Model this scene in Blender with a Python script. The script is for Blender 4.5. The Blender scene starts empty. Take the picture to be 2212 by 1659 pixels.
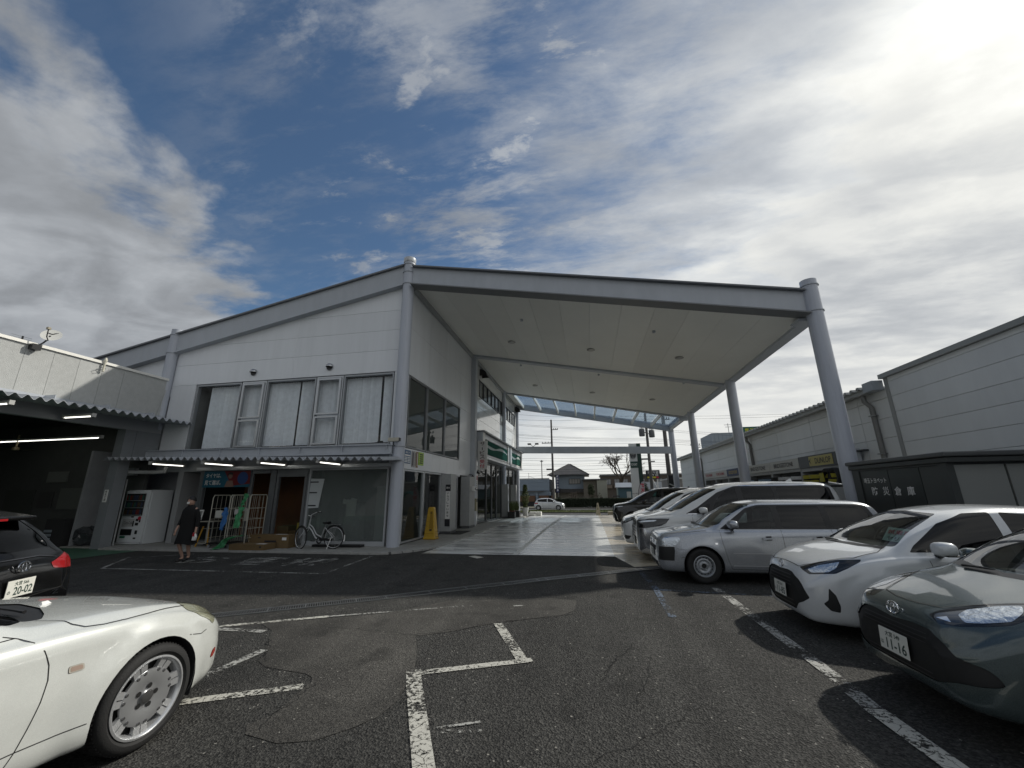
import bpy, bmesh, math, random
from mathutils import Vector, Matrix, noise
from mathutils.bvhtree import BVHTree
R_ = math.radians
random.seed(7)
S = bpy.context.scene
COL = S.collection

# ------------------------------------------------------------------ camera
cam_d = bpy.data.cameras.new('camera'); cam = bpy.data.objects.new('camera', cam_d); COL.objects.link(cam)
cam_d.sensor_width = 36.0; cam_d.lens = 36.0*1592.14/4032.0
cam_d.clip_start = 0.05; cam_d.clip_end = 3000
_p, _r, _y = R_(15.0766), R_(-0.6442), R_(-10.4184)
_f = Vector((math.sin(_y)*math.cos(_p), math.cos(_y)*math.cos(_p), math.sin(_p)))
_rt = Vector((math.cos(_y), -math.sin(_y), 0)); _u = _rt.cross(_f)
_r2 = _rt*math.cos(_r)+_u*math.sin(_r); _u2 = -_rt*math.sin(_r)+_u*math.cos(_r)
cam.matrix_world = Matrix(((_r2.x, _u2.x, -_f.x, 0), (_r2.y, _u2.y, -_f.y, 0), (_r2.z, _u2.z, -_f.z, 1.6), (0, 0, 0, 1)))
S.camera = cam

# ------------------------------------------------------------------ light
SUN = Vector((.655, .435, .62)).normalized()
SKY_STRENGTH = 0.066
sd = bpy.data.lights.new('sun', 'SUN'); sd.energy = 2.55; sd.angle = R_(1.2); sd.color = (1.0, .955, .87)
sun = bpy.data.objects.new('sun', sd); COL.objects.link(sun)
sun.rotation_euler = SUN.to_track_quat('Z', 'Y').to_euler(); sun.location = (30, 20, 40)
S.view_settings.view_transform = 'Standard'; S.view_settings.look = 'None'
S.view_settings.exposure = 0.38; S.view_settings.gamma = 1.0; S.view_settings.use_curve_mapping = False

W = bpy.data.worlds.new('World'); S.world = W; W.use_nodes = True
def world_sky():
    nt = W.node_tree; N = nt.nodes; L = nt.links
    for n in list(N): N.remove(n)
    def nd(t, **k):
        n = N.new(t)
        for a, b in k.items(): setattr(n, a, b)
        return n
    def inp(s, v):
        if hasattr(v, 'is_output') or isinstance(v, bpy.types.NodeSocket): L.new(v, s)
        else: s.default_value = v
    def m(op, a, b=0.0, c=None, clamp=False):
        n = nd('ShaderNodeMath', operation=op, use_clamp=clamp); inp(n.inputs[0], a); inp(n.inputs[1], b)
        if c is not None: inp(n.inputs[2], c)
        return n.outputs[0]
    def ss(x, a, b):
        n = nd('ShaderNodeMapRange', interpolation_type='SMOOTHSTEP', clamp=True); inp(n.inputs[0], x); n.inputs[1].default_value = a; n.inputs[2].default_value = b
        return n.outputs[0]
    def mix(f, a, b):
        n = nd('ShaderNodeMix', data_type='RGBA', clamp_factor=True); inp(n.inputs[0], f); inp(n.inputs[6], a); inp(n.inputs[7], b); return n.outputs[2]
    def dot(a, v):
        n = nd('ShaderNodeVectorMath', operation='DOT_PRODUCT'); L.new(a, n.inputs[0]); n.inputs[1].default_value = v; return n.outputs['Value']
    tc = nd('ShaderNodeTexCoord'); D = tc.outputs['Generated']
    sky = nd('ShaderNodeTexSky', sky_type='NISHITA', sun_disc=False); sky.sun_elevation = math.asin(SUN.z); sky.sun_rotation = math.atan2(SUN.x, SUN.y)
    sky.air_density = 1.0; sky.dust_density = 0.6; sky.ozone_density = 2.0
    # cloud plane coordinates
    sx = nd('ShaderNodeSeparateXYZ'); L.new(D, sx.inputs[0])
    z = m('MAXIMUM', sx.outputs[2], 0.03); zz = m('ADD', z, 0.12)
    cx = nd('ShaderNodeCombineXYZ'); L.new(m('DIVIDE', sx.outputs[0], zz), cx.inputs[0]); L.new(m('DIVIDE', sx.outputs[1], zz), cx.inputs[1])
    def fbm(scale, rot, stretch, detail, rough, dist=0.0, off=(0, 0, 0)):
        mp = nd('ShaderNodeMapping'); L.new(cx.outputs[0], mp.inputs[0]); mp.inputs['Rotation'].default_value = (0, 0, rot); mp.inputs['Scale'].default_value = (scale, scale*stretch, scale); mp.inputs['Location'].default_value = off
        n = nd('ShaderNodeTexNoise', noise_dimensions='2D'); L.new(mp.outputs[0], n.inputs['Vector']); n.inputs['Scale'].default_value = 1; n.inputs['Detail'].default_value = detail; n.inputs['Roughness'].default_value = rough; n.inputs['Distortion'].default_value = dist
        return n.outputs['Fac']
    big = fbm(1.3, R_(20), 1.0, 3, .5, .3, (3.1, 1.7, 0)); med = fbm(1.9, R_(37), 2.2, 12, .52, .15, (9.2, 4.1, 0)); wisp = fbm(2.6, R_(-74), 2.6, 13, .66, .12, (2.2, 7.7, 0)); puff = fbm(5.6, R_(-60), 1.5, 12, .60, .1, (5, 2, 0)); soft = fbm(1.9, R_(-65), 1.6, 6, .5, .4, (1.5, 3.3, 0)); edge = fbm(3.4, R_(-60), 1.3, 12, .56, .12, (7.5, 1.3, 0))
    LN, RN, MN, BN = CLOUD_N
    # left bank
    e = m('ADD', dot(D, LN), m('MULTIPLY', m('SUBTRACT', edge, .5), .40)); left = ss(e, -.07, .06)
    # right veil and bank
    r1 = m('ADD', dot(D, RN), m('MULTIPLY', m('SUBTRACT', med, .5), .40)); right = ss(r1, -.06, .14)
    veil = m('MULTIPLY', ss(m('ADD', dot(D, MN), m('MULTIPLY', m('SUBTRACT', wisp, .5), .95)), -.24, .42), .88)
    gate = ss(dot(D, MN), -.75, -.18)
    wi = m('MULTIPLY', m('MULTIPLY', ss(wisp, .40, .72), ss(big, .26, .50)), m('MULTIPLY', gate, .80))
    wp = m('MULTIPLY', m('MULTIPLY', ss(puff, .52, .70), ss(wisp, .42, .58)), m('MULTIPLY', gate, .80))
    lowr = ss(m('ADD', sx.outputs[2], m('MULTIPLY', m('SUBTRACT', med, .5), .22)), .34, .16)
    low = m('MULTIPLY', m('MULTIPLY', lowr, ss(dot(D, MN), -.22, .12)), .95)
    back = ss(m('ADD', dot(D, BN), m('MULTIPLY', m('SUBTRACT', soft, .5), 1.2)), .15, .75)  # unseen cloud cover behind the camera, added to brighten the shaded walls
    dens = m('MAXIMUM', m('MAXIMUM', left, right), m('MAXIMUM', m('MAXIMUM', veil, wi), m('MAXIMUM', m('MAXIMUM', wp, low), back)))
    sd_ = m('MAXIMUM', dot(D, tuple(SUN)), 0.0)
    glow = m('POWER', sd_, 8.0); glow2 = m('POWER', sd_, 45.0)
    # cloud brightness: soft grey cores, lighter rims, glow round the sun
    cb = m('ADD', m('MULTIPLY', ss(med, .32, .68), .30), .88)
    sb = m('ADD', m('MULTIPLY', ss(soft, .34, .66), .36), .82)
    fine = m('ADD', m('MULTIPLY', ss(puff, .34, .70), .12), .95)
    rt = ss(dot(D, MN), -.30, .55)
    base = m('ADD', .285, m('MULTIPLY', rt, .17))
    lum = m('MULTIPLY', m('MULTIPLY', base, m('ADD', m('MULTIPLY', cb, rt), m('MULTIPLY', sb, m('SUBTRACT', 1.0, rt)))), fine)
    rim = m('MULTIPLY', m('SUBTRACT', 1.0, ss(r1, .06, .20)), m('MULTIPLY', right, .16))
    lum = m('ADD', m('ADD', lum, rim), m('ADD', m('MULTIPLY', m('MULTIPLY', glow, .06), cb), m('MULTIPLY', glow2, .42)))
    lum = m('ADD', lum, m('MULTIPLY', ss(sx.outputs[2], .30, .02), m('MULTIPLY', ss(dot(D, MN), -.35, .05), .30)))
    hz = m('MULTIPLY', ss(sx.outputs[2], .30, .06), m('MULTIPLY', rt, .85)); lum = m('ADD', m('MULTIPLY', lum, m('SUBTRACT', 1.0, hz)), m('MULTIPLY', hz, .60))
    cc = mix(ss(lum, .25, .75), (.93, .985, 1.06, 1), (1.0, 1.0, .955, 1))
    cloud = nd('ShaderNodeVectorMath', operation='SCALE'); L.new(cc, cloud.inputs[0]); L.new(lum, cloud.inputs['Scale'])
    skb = nd('ShaderNodeVectorMath', operation='MULTIPLY'); L.new(sky.outputs[0], skb.inputs[0]); skb.inputs[1].default_value = (SKY_STRENGTH*.84, SKY_STRENGTH*.97, SKY_STRENGTH*1.02)
    fin = mix(dens, skb.outputs[0], cloud.outputs[0])
    bg = nd('ShaderNodeBackground'); L.new(fin, bg.inputs[0]); bg.inputs[1].default_value = 1.0
    out = nd('ShaderNodeOutputWorld'); L.new(bg.outputs[0], out.inputs[0])
def pxdir(px, py):   # direction of a point of the reference layout, only used to aim the cloud banks
    a = Vector(((px-1106)*4032/2212/1592.14, -(py-829.5)*4032/2212/1592.14, -1)); v = cam.matrix_world.to_3x3() @ a; return v.normalized()
def plane_n(a, b):
    n = pxdir(*a).cross(pxdir(*b)).normalized(); return n
_l = plane_n((20, 60), (560, 680)); _l = _l if _l.dot(pxdir(0, 600)) > 0 else -_l
_rr = plane_n((1800, 0), (1480, 600)); _rr = _rr if _rr.dot(pxdir(2100, 300)) > 0 else -_rr
_mm = plane_n((1220, 0), (1120, 600)); _mm = _mm if _mm.dot(pxdir(2000, 300)) > 0 else -_mm
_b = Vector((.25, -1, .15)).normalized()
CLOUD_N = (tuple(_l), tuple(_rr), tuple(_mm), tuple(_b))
world_sky()

# ------------------------------------------------------------------ materials
MATS = {}
def mat(name, col, rough=.6, metal=0.0, var=0.0, vscale=3.0, bump=0.0, bscale=40.0, spec=.5, coat=0.0, emit=None, estr=1.0, dirt=0.0, flake=0.0, two=None, stretch=None):
    if name in MATS: return MATS[name]
    M = bpy.data.materials.new(name); MATS[name] = M; M.use_nodes = True; nt = M.node_tree; N = nt.nodes; L = nt.links
    b = N['Principled BSDF']; c4 = (*col, 1) if len(col) == 3 else col
    b.inputs['Base Color'].default_value = c4; b.inputs['Roughness'].default_value = rough; b.inputs['Metallic'].default_value = metal
    b.inputs['Specular IOR Level'].default_value = spec; b.inputs['Coat Weight'].default_value = coat; b.inputs['Coat Roughness'].default_value = .04
    if emit: b.inputs['Emission Color'].default_value = (*emit, 1); b.inputs['Emission Strength'].default_value = estr
    tc = N.new('ShaderNodeTexCoord'); gp = N.new('ShaderNodeNewGeometry')
    src = gp.outputs['Position']
    if stretch:
        mp = N.new('ShaderNodeMapping'); mp.inputs['Scale'].default_value = stretch; L.new(src, mp.inputs[0]); src = mp.outputs[0]
    csock = None
    if var > 0 or dirt > 0:
        n = N.new('ShaderNodeTexNoise'); n.inputs['Scale'].default_value = vscale; n.inputs['Detail'].default_value = 8; n.inputs['Roughness'].default_value = .65; L.new(src, n.inputs['Vector'])
        r = N.new('ShaderNodeMapRange'); r.inputs[1].default_value = .25; r.inputs[2].default_value = .75; r.inputs[3].default_value = 1-var-dirt; r.inputs[4].default_value = 1+var; L.new(n.outputs['Fac'], r.inputs[0])
        v = N.new('ShaderNodeVectorMath'); v.operation = 'SCALE'; v.inputs[0].default_value = col[:3]; oi = N.new('ShaderNodeObjectInfo'); ra = N.new('ShaderNodeMapRange'); ra.inputs[3].default_value = .955; ra.inputs[4].default_value = 1.035; L.new(oi.outputs['Random'], ra.inputs[0]); rm = N.new('ShaderNodeMath'); rm.operation = 'MULTIPLY'; L.new(r.outputs[0], rm.inputs[0]); L.new(ra.outputs[0], rm.inputs[1]); L.new(rm.outputs[0], v.inputs['Scale']); csock = v.outputs[0]; L.new(csock, b.inputs['Base Color'])
        rr = N.new('ShaderNodeMapRange'); rr.inputs[1].default_value = .3; rr.inputs[2].default_value = .7; rr.inputs[3].default_value = max(0, rough-.08); rr.inputs[4].default_value = min(1, rough+.08); L.new(n.outputs['Fac'], rr.inputs[0]); L.new(rr.outputs[0], b.inputs['Roughness'])
    if flake > 0:
        n = N.new('ShaderNodeTexVoronoi'); n.inputs['Scale'].default_value = 900; L.new(src, n.inputs['Vector'])
        r = N.new('ShaderNodeMapRange'); r.inputs[3].default_value = rough-flake; r.inputs[4].default_value = rough+flake; L.new(n.outputs['Color'], r.inputs[0]); L.new(r.outputs[0], b.inputs['Roughness'])
    if bump > 0:
        n = N.new('ShaderNodeTexNoise'); n.inputs['Scale'].default_value = bscale; n.inputs['Detail'].default_value = 5; L.new(src, n.inputs['Vector'])
        bp = N.new('ShaderNodeBump'); bp.inputs['Strength'].default_value = bump; bp.inputs['Distance'].default_value = .02; L.new(n.outputs['Fac'], bp.inputs['Height']); L.new(bp.outputs[0], b.inputs['Normal'])
    if two:   # inner face of a sheet (unpainted inside)
        d = N.new('ShaderNodeBsdfDiffuse'); d.inputs[0].default_value = (*two, 1); mx = N.new('ShaderNodeMixShader'); L.new(gp.outputs['Backfacing'], mx.inputs[0]); L.new(b.outputs[0], mx.inputs[1]); L.new(d.outputs[0], mx.inputs[2]); L.new(mx.outputs[0], N['Material Output'].inputs[0])
    return M
def glass(name, tint=(.5, .55, .55), refl=1.0, rough=0.0, milk=0.0, milkcol=(.3, .32, .32), wob=0.0):
    """thin pane: tinted transparency plus a fresnel mirror coat"""
    if name in MATS: return MATS[name]
    M = bpy.data.materials.new(name); MATS[name] = M; M.use_nodes = True; nt = M.node_tree; N = nt.nodes; L = nt.links; N.remove(N['Principled BSDF'])
    t = N.new('ShaderNodeBsdfTransparent'); t.inputs[0].default_value = (*tint, 1); base = t.outputs[0]
    if milk > 0:
        d = N.new('ShaderNodeBsdfDiffuse'); d.inputs[0].default_value = (*milkcol, 1); m0 = N.new('ShaderNodeMixShader'); m0.inputs[0].default_value = milk; L.new(base, m0.inputs[1]); L.new(d.outputs[0], m0.inputs[2]); base = m0.outputs[0]
    g = N.new('ShaderNodeBsdfGlossy'); g.inputs['Roughness'].default_value = rough; g.inputs[0].default_value = (1, 1, 1, 1)
    lw = N.new('ShaderNodeLayerWeight'); f = N.new('ShaderNodeMath'); f.operation = 'POWER'; L.new(lw.outputs['Facing'], f.inputs[0]); f.inputs[1].default_value = 4.5
    mm = N.new('ShaderNodeMath'); mm.operation = 'MULTIPLY_ADD'; mm.use_clamp = True; mm.inputs[1].default_value = .9*min(1, refl); mm.inputs[2].default_value = .05*refl; L.new(f.outputs[0], mm.inputs[0])
    if wob > 0:
        n = N.new('ShaderNodeTexNoise'); n.inputs['Scale'].default_value = .9; gp = N.new('ShaderNodeNewGeometry'); L.new(gp.outputs['Position'], n.inputs['Vector'])
        bp = N.new('ShaderNodeBump'); bp.inputs['Strength'].default_value = wob; bp.inputs['Distance'].default_value = .03; L.new(n.outputs['Fac'], bp.inputs['Height']); L.new(bp.outputs[0], g.inputs['Normal'])
    mx = N.new('ShaderNodeMixShader'); L.new(mm.outputs[0], mx.inputs[0]); L.new(base, mx.inputs[1]); L.new(g.outputs[0], mx.inputs[2]); L.new(mx.outputs[0], N['Material Output'].inputs[0])
    return M

# ------------------------------------------------------------------ object helpers
def zg(y):
    """height of the ground: level by the shop, falling gently to the road"""
    P = [(-1e4, 0), (20, 0), (30, -.12), (36, -.25), (39.7, -.45), (1e5, -.45)]
    for (a, za), (b, zb) in zip(P, P[1:]):
        if y <= b: return za+(zb-za)*(y-a)/(b-a)
    return -.45
def tag(o, label=None, cat=None, group=None, kind=None):
    if label: o['label'] = label
    if cat: o['category'] = cat
    if group: o['group'] = group
    if kind: o['kind'] = kind
    return o
WL = {}
def thing(name, label, cat, loc=(0, 0, 0), rz=0.0, group=None, scale=1.0):
    o = bpy.data.objects.new(name, None); o.empty_display_size = .2; COL.objects.link(o); o.location = loc; o.rotation_euler = (0, 0, rz); o.scale = (scale,)*3
    return tag(o, label, cat, group)
def link_mesh(name, me, material, parent=None, loc=None, world=True):
    o = bpy.data.objects.new(name, me); COL.objects.link(o)
    if material is not None and not me.materials:
        for q in (material if isinstance(material, (list, tuple)) else [material]): me.materials.append(q)
    if loc is not None: o.location = loc
    if parent is not None: o.parent = parent
    return o
def worldloc(p):
    v = Vector((0, 0, 0))
    while p is not None: v = v+Vector(p.location); p = p.parent
    return v
class MB:
    def __init__(s): s.v = []; s.f = []; s.m = []; s.mi = 0
    def add(s, vs, fs):
        k = len(s.v); s.v += [tuple(x) for x in vs]; s.f += [tuple(i+k for i in f) for f in fs]; s.m += [s.mi]*len(fs); return s
    def box(s, x0, x1, y0, y1, z0, z1, T=None):
        vs = [(x0, y0, z0), (x1, y0, z0), (x1, y1, z0), (x0, y1, z0), (x0, y0, z1), (x1, y0, z1), (x1, y1, z1), (x0, y1, z1)]
        if T is not None: vs = [tuple(T @ Vector(q)) for q in vs]
        return s.add(vs, [(0, 3, 2, 1), (4, 5, 6, 7), (0, 1, 5, 4), (1, 2, 6, 5), (2, 3, 7, 6), (3, 0, 4, 7)])
    def quad(s, *p): return s.add(p, [tuple(range(len(p)))])
    def tube(s, pts, r, n=8, cap=True, closed=False):
        pts = [Vector(p) for p in pts]; k = len(pts); rs = r if isinstance(r, (list, tuple)) else [r]*k
        base = len(s.v); up = None; rings = []
        for i, p in enumerate(pts):
            a = pts[i-1] if (i > 0 or closed) else p; b = pts[(i+1) % k] if (i < k-1 or closed) else p
            t = (b-a).normalized() if (b-a).length > 1e-9 else Vector((0, 0, 1))
            if up is None:
                up = Vector((0, 0, 1)) if abs(t.z) < .9 else Vector((1, 0, 0))
            x = (up-t*up.dot(t)).normalized(); up = x; y = t.cross(x)
            rings.append([p+(x*math.cos(2*math.pi*j/n)+y*math.sin(2*math.pi*j/n))*rs[i] for j in range(n)])
        vs = [q for rg in rings for q in rg]; fs = []
        for i in range(k if closed else k-1):
            for j in range(n):
                a = i*n+j; b = i*n+(j+1) % n; c = ((i+1) % k)*n+(j+1) % n; d = ((i+1) % k)*n+j; fs.append((a, b, c, d))
        if cap and not closed: fs += [tuple(range(n-1, -1, -1)), tuple((k-1)*n+j for j in range(n))]
        return s.add(vs, fs)
    def cyl(s, p0, p1, r0, r1=None, n=16): return s.tube([p0, p1], [r0, r1 if r1 is not None else r0], n)
    def lathe(s, prof, c=(0, 0, 0), axis='z', n=32, close=False):
        """prof: list of (r, h)"""
        vs = []; k = len(prof)
        for (r, h) in prof:
            for j in range(n):
                a = 2*math.pi*j/n; x, y = r*math.cos(a), r*math.sin(a)
                q = {'z': (x, y, h), 'y': (x, h, y), 'x': (h, x, y)}[axis]; vs.append((q[0]+c[0], q[1]+c[1], q[2]+c[2]))
        fs = []
        for i in range(k-1):
            for j in range(n):
                f = (i*n+j, i*n+(j+1) % n, (i+1)*n+(j+1) % n, (i+1)*n+j); fs.append(f if axis != 'y' else f[::-1])
        return s.add(vs, fs)
    def prism(s, poly, axis, a, b):
        """poly 2D extruded along axis x/y/z from a to b"""
        def P(u, v, w): return {'x': (w, u, v), 'y': (u, w, v), 'z': (u, v, w)}[axis]
        n = len(poly); vs = [P(u, v, a) for u, v in poly]+[P(u, v, b) for u, v in poly]
        fs = [tuple(range(n-1, -1, -1)), tuple(range(n, 2*n))]+[(i, (i+1) % n, n+(i+1) % n, n+i) for i in range(n)]
        return s.add(vs, fs)
    def build(s, name, material, parent=None, smooth=False, local=False, label=None, kind=None, bevel=0.0, origin=None, autosmooth=None):
        me = bpy.data.meshes.new(name)
        off = Vector((0, 0, 0))
        if parent is not None and not local: off = worldloc(parent)
        o_ = Vector(origin) if origin is not None else Vector((0, 0, 0))
        me.from_pydata([(v[0]-off.x-o_.x+(off.x if origin is not None else 0), v[1]-off.y-o_.y+(off.y if origin is not None else 0), v[2]-off.z-o_.z+(off.z if origin is not None else 0)) for v in s.v], [], s.f); me.update()
        bm = bmesh.new(); bm.from_mesh(me); bmesh.ops.recalc_face_normals(bm, faces=bm.faces); bm.to_mesh(me); bm.free()
        mats = material if isinstance(material, (list, tuple)) else [material]
        for q in mats: me.materials.append(q)
        if len(mats) > 1: me.polygons.foreach_set('material_index', s.m)
        if smooth:
            me.polygons.foreach_set('use_smooth', [True]*len(me.polygons))
            me.set_sharp_from_angle(angle=R_(autosmooth or 40))
        o = bpy.data.objects.new(name, me); COL.objects.link(o)
        if origin is not None: o.location = Vector(origin)-off
        if parent is not None: o.parent = parent
        if bevel > 0:
            md = o.modifiers.new('bevel', 'BEVEL'); md.width = bevel; md.segments = 2; md.limit_method = 'ANGLE'; md.harden_normals = True
        if label: o['label'] = label
        if kind: o['kind'] = kind
        return o
def B(x0, x1, y0, y1, z0, z1): return MB().box(x0, x1, y0, y1, z0, z1)
TXT = {}
def text(body, center, w, h, xd, yd, material, parent=None, name='lettering', ext=.002, off=.003, local=False):
    """lettering fitted in a w x h box centred on `center`, reading along xd with up yd"""
    if body not in TXT:
        cu = bpy.data.curves.new('t', 'FONT'); cu.body = body; cu.align_x = 'LEFT'; cu.resolution_u = 3; cu.offset = .014
        ob = bpy.data.objects.new('t', cu); COL.objects.link(ob); bpy.context.view_layer.update()
        dg = bpy.context.evaluated_depsgraph_get(); me = bpy.data.meshes.new_from_object(ob.evaluated_get(dg))
        vs = [v.co.copy() for v in me.vertices]; fs = [tuple(p.vertices) for p in me.polygons]
        bpy.data.objects.remove(ob); bpy.data.curves.remove(cu); bpy.data.meshes.remove(me); TXT[body] = (vs, fs)
    vs, fs = TXT[body]
    x0 = min(v.x for v in vs); x1 = max(v.x for v in vs); y0 = min(v.y for v in vs); y1 = max(v.y for v in vs)
    xd = Vector(xd).normalized(); yd = Vector(yd).normalized(); n = xd.cross(yd); c = Vector(center)
    P = [c+xd*((v.x-x0)/(x1-x0)-.5)*w+yd*((v.y-y0)/(y1-y0)-.5)*h+n*off for v in vs]
    mb = MB(); mb.add(P, fs)
    return mb.build(name, material, parent, local=local)
def bolt(*a): pass
def lerp(a, b, t): return a+(b-a)*t
def panel_grid(us, vs, put, gap=.012):
    """cells of a grid; put(u0,u1,v0,v1) builds one"""
    for i in range(len(us)-1):
        for j in range(len(vs)-1): put(us[i]+gap/2, us[i+1]-gap/2, vs[j]+gap/2, vs[j+1]-gap/2)
def dup_tree(o, parent=None):
    c = o.copy(); COL.objects.link(c)
    if parent is not None: c.parent = parent
    for ch in list(o.children): dup_tree(ch, c)
    return c
# ------------------------------------------------------------------ ground materials
def asphalt(name, base, light, scale=1.0, bump=.9, patchy=.25):
    M = bpy.data.materials.new(name); MATS[name] = M; M.use_nodes = True; nt = M.node_tree; N = nt.nodes; L = nt.links; b = N['Principled BSDF']
    gp = N.new('ShaderNodeNewGeometry'); P = gp.outputs['Position']
    v = N.new('ShaderNodeTexVoronoi'); v.inputs['Scale'].default_value = 70*scale; L.new(P, v.inputs['Vector'])
    v2 = N.new('ShaderNodeTexNoise'); v2.inputs['Scale'].default_value = 34*scale; v2.inputs['Detail'].default_value = 6; v2.inputs['Roughness'].default_value = .8; L.new(P, v2.inputs['Vector'])
    big = N.new('ShaderNodeTexNoise'); big.inputs['Scale'].default_value = .55; big.inputs['Detail'].default_value = 7; big.inputs['Roughness'].default_value = .62; L.new(P, big.inputs['Vector'])
    sep = N.new('ShaderNodeSeparateColor'); L.new(v.outputs['Color'], sep.inputs[0])
    r = N.new('ShaderNodeMapRange'); r.inputs[1].default_value = .32; r.inputs[2].default_value = .78; L.new(v2.outputs['Fac'], r.inputs[0])
    st = N.new('ShaderNodeMapRange'); st.inputs[1].default_value = .0; st.inputs[2].default_value = 1.0; st.inputs[3].default_value = .4; st.inputs[4].default_value = 1.65; L.new(sep.outputs[0], st.inputs[0])
    bt = N.new('ShaderNodeMath'); bt.operation = 'GREATER_THAN'; bt.inputs[1].default_value = .9975; L.new(sep.outputs[1], bt.inputs[0])
    mx = N.new('ShaderNodeMix'); mx.data_type = 'RGBA'; L.new(r.outputs[0], mx.inputs[0]); mx.inputs[6].default_value = (*base, 1); mx.inputs[7].default_value = (*light, 1)
    sc = N.new('ShaderNodeVectorMath'); sc.operation = 'SCALE'; L.new(mx.outputs[2], sc.inputs[0]); L.new(st.outputs[0], sc.inputs['Scale'])
    br = N.new('ShaderNodeMapRange'); br.inputs[1].default_value = .3; br.inputs[2].default_value = .7; br.inputs[3].default_value = 1-patchy; br.inputs[4].default_value = 1+patchy; L.new(big.outputs['Fac'], br.inputs[0])
    s2 = N.new('ShaderNodeVectorMath'); s2.operation = 'SCALE'; L.new(sc.outputs[0], s2.inputs[0]); L.new(br.outputs[0], s2.inputs['Scale'])
    sn = N.new('ShaderNodeTexNoise'); sn.inputs['Scale'].default_value = 1.9; sn.inputs['Detail'].default_value = 3; sn.inputs['Roughness'].default_value = .45; L.new(P, sn.inputs['Vector'])
    sr = N.new('ShaderNodeMapRange'); sr.inputs[1].default_value = .60; sr.inputs[2].default_value = .70; sr.inputs[3].default_value = 1; sr.inputs[4].default_value = .62; L.new(sn.outputs['Fac'], sr.inputs[0])
    mpw = N.new('ShaderNodeMapping'); mpw.inputs['Scale'].default_value = (2.2, .12, 1); mpw.inputs['Rotation'].default_value = (0, 0, R_(-28)); L.new(P, mpw.inputs[0]); tn = N.new('ShaderNodeTexNoise'); tn.inputs['Scale'].default_value = 1.2; tn.inputs['Detail'].default_value = 5; L.new(mpw.outputs[0], tn.inputs['Vector'])
    tr_ = N.new('ShaderNodeMapRange'); tr_.inputs[1].default_value = .40; tr_.inputs[2].default_value = .66; tr_.inputs[3].default_value = .92; tr_.inputs[4].default_value = 1.22; L.new(tn.outputs['Fac'], tr_.inputs[0]); tm_ = N.new('ShaderNodeMath'); tm_.operation = 'MULTIPLY'; L.new(sr.outputs[0], tm_.inputs[0]); L.new(tr_.outputs[0], tm_.inputs[1])
    s3 = N.new('ShaderNodeVectorMath'); s3.operation = 'SCALE'; L.new(s2.outputs[0], s3.inputs[0]); L.new(tm_.outputs[0], s3.inputs['Scale']); s2 = s3
    m3 = N.new('ShaderNodeMix'); m3.data_type = 'RGBA'; L.new(bt.outputs[0], m3.inputs[0]); L.new(s2.outputs[0], m3.inputs[6]); m3.inputs[7].default_value = (.30, .29, .26, 1)
    L.new(m3.outputs[2], b.inputs['Base Color']); b.inputs['Roughness'].default_value = .82; b.inputs['Specular IOR Level'].default_value = .35
    h = N.new('ShaderNodeMath'); h.operation = 'ADD'; L.new(v.outputs['Distance'], h.inputs[0]); L.new(v2.outputs['Fac'], h.inputs[1])
    bp = N.new('ShaderNodeBump'); bp.inputs['Strength'].default_value = bump; bp.inputs['Distance'].default_value = .02; L.new(h.outputs[0], bp.inputs['Height']); L.new(bp.outputs[0], b.inputs['Normal'])
    return M
def worn(name, col, keep=.55, scale=26.0, rough=.7):
    """road paint worn through to what lies below"""
    M = bpy.data.materials.new(name); MATS[name] = M; M.use_nodes = True; nt = M.node_tree; N = nt.nodes; L = nt.links; b = N['Principled BSDF']
    gp = N.new('ShaderNodeNewGeometry'); P = gp.outputs['Position']
    n = N.new('ShaderNodeTexNoise'); n.inputs['Scale'].default_value = scale; n.inputs['Detail'].default_value = 9; n.inputs['Roughness'].default_value = .78; L.new(P, n.inputs['Vector'])
    n2 = N.new('ShaderNodeTexNoise'); n2.inputs['Scale'].default_value = 2.6; n2.inputs['Detail'].default_value = 4; L.new(P, n2.inputs['Vector'])
    v = N.new('ShaderNodeTexVoronoi'); v.feature = 'DISTANCE_TO_EDGE'; v.inputs['Scale'].default_value = 7; L.new(P, v.inputs['Vector'])
    cr = N.new('ShaderNodeMath'); cr.operation = 'GREATER_THAN'; cr.inputs[1].default_value = .010; L.new(v.outputs['Distance'], cr.inputs[0])
    a = N.new('ShaderNodeMath'); a.operation = 'MULTIPLY_ADD'; L.new(n2.outputs['Fac'], a.inputs[0]); a.inputs[1].default_value = .55; L.new(n.outputs['Fac'], a.inputs[2])
    t = N.new('ShaderNodeMapRange'); t.inputs[1].default_value = 1.06-keep*.55; t.inputs[2].default_value = 1.06-keep*.55+.05; L.new(a.outputs[0], t.inputs[0])
    mm = N.new('ShaderNodeMath'); mm.operation = 'MULTIPLY'; L.new(t.outputs[0], mm.inputs[0]); L.new(cr.outputs[0], mm.inputs[1])
    b.inputs['Roughness'].default_value = rough
    cv = N.new('ShaderNodeMapRange'); cv.inputs[3].default_value = .6; cv.inputs[4].default_value = 1.1; L.new(n.outputs['Fac'], cv.inputs[0])
    sc = N.new('ShaderNodeVectorMath'); sc.operation = 'SCALE'; sc.inputs[0].default_value = col; L.new(cv.outputs[0], sc.inputs['Scale']); L.new(sc.outputs[0], b.inputs['Base Color'])
    tr = N.new('ShaderNodeBsdfTransparent'); mx = N.new('ShaderNodeMixShader'); L.new(mm.outputs[0], mx.inputs[0]); L.new(tr.outputs[0], mx.inputs[1]); L.new(b.outputs[0], mx.inputs[2]); L.new(mx.outputs[0], N['Material Output'].inputs[0])
    return M
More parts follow.
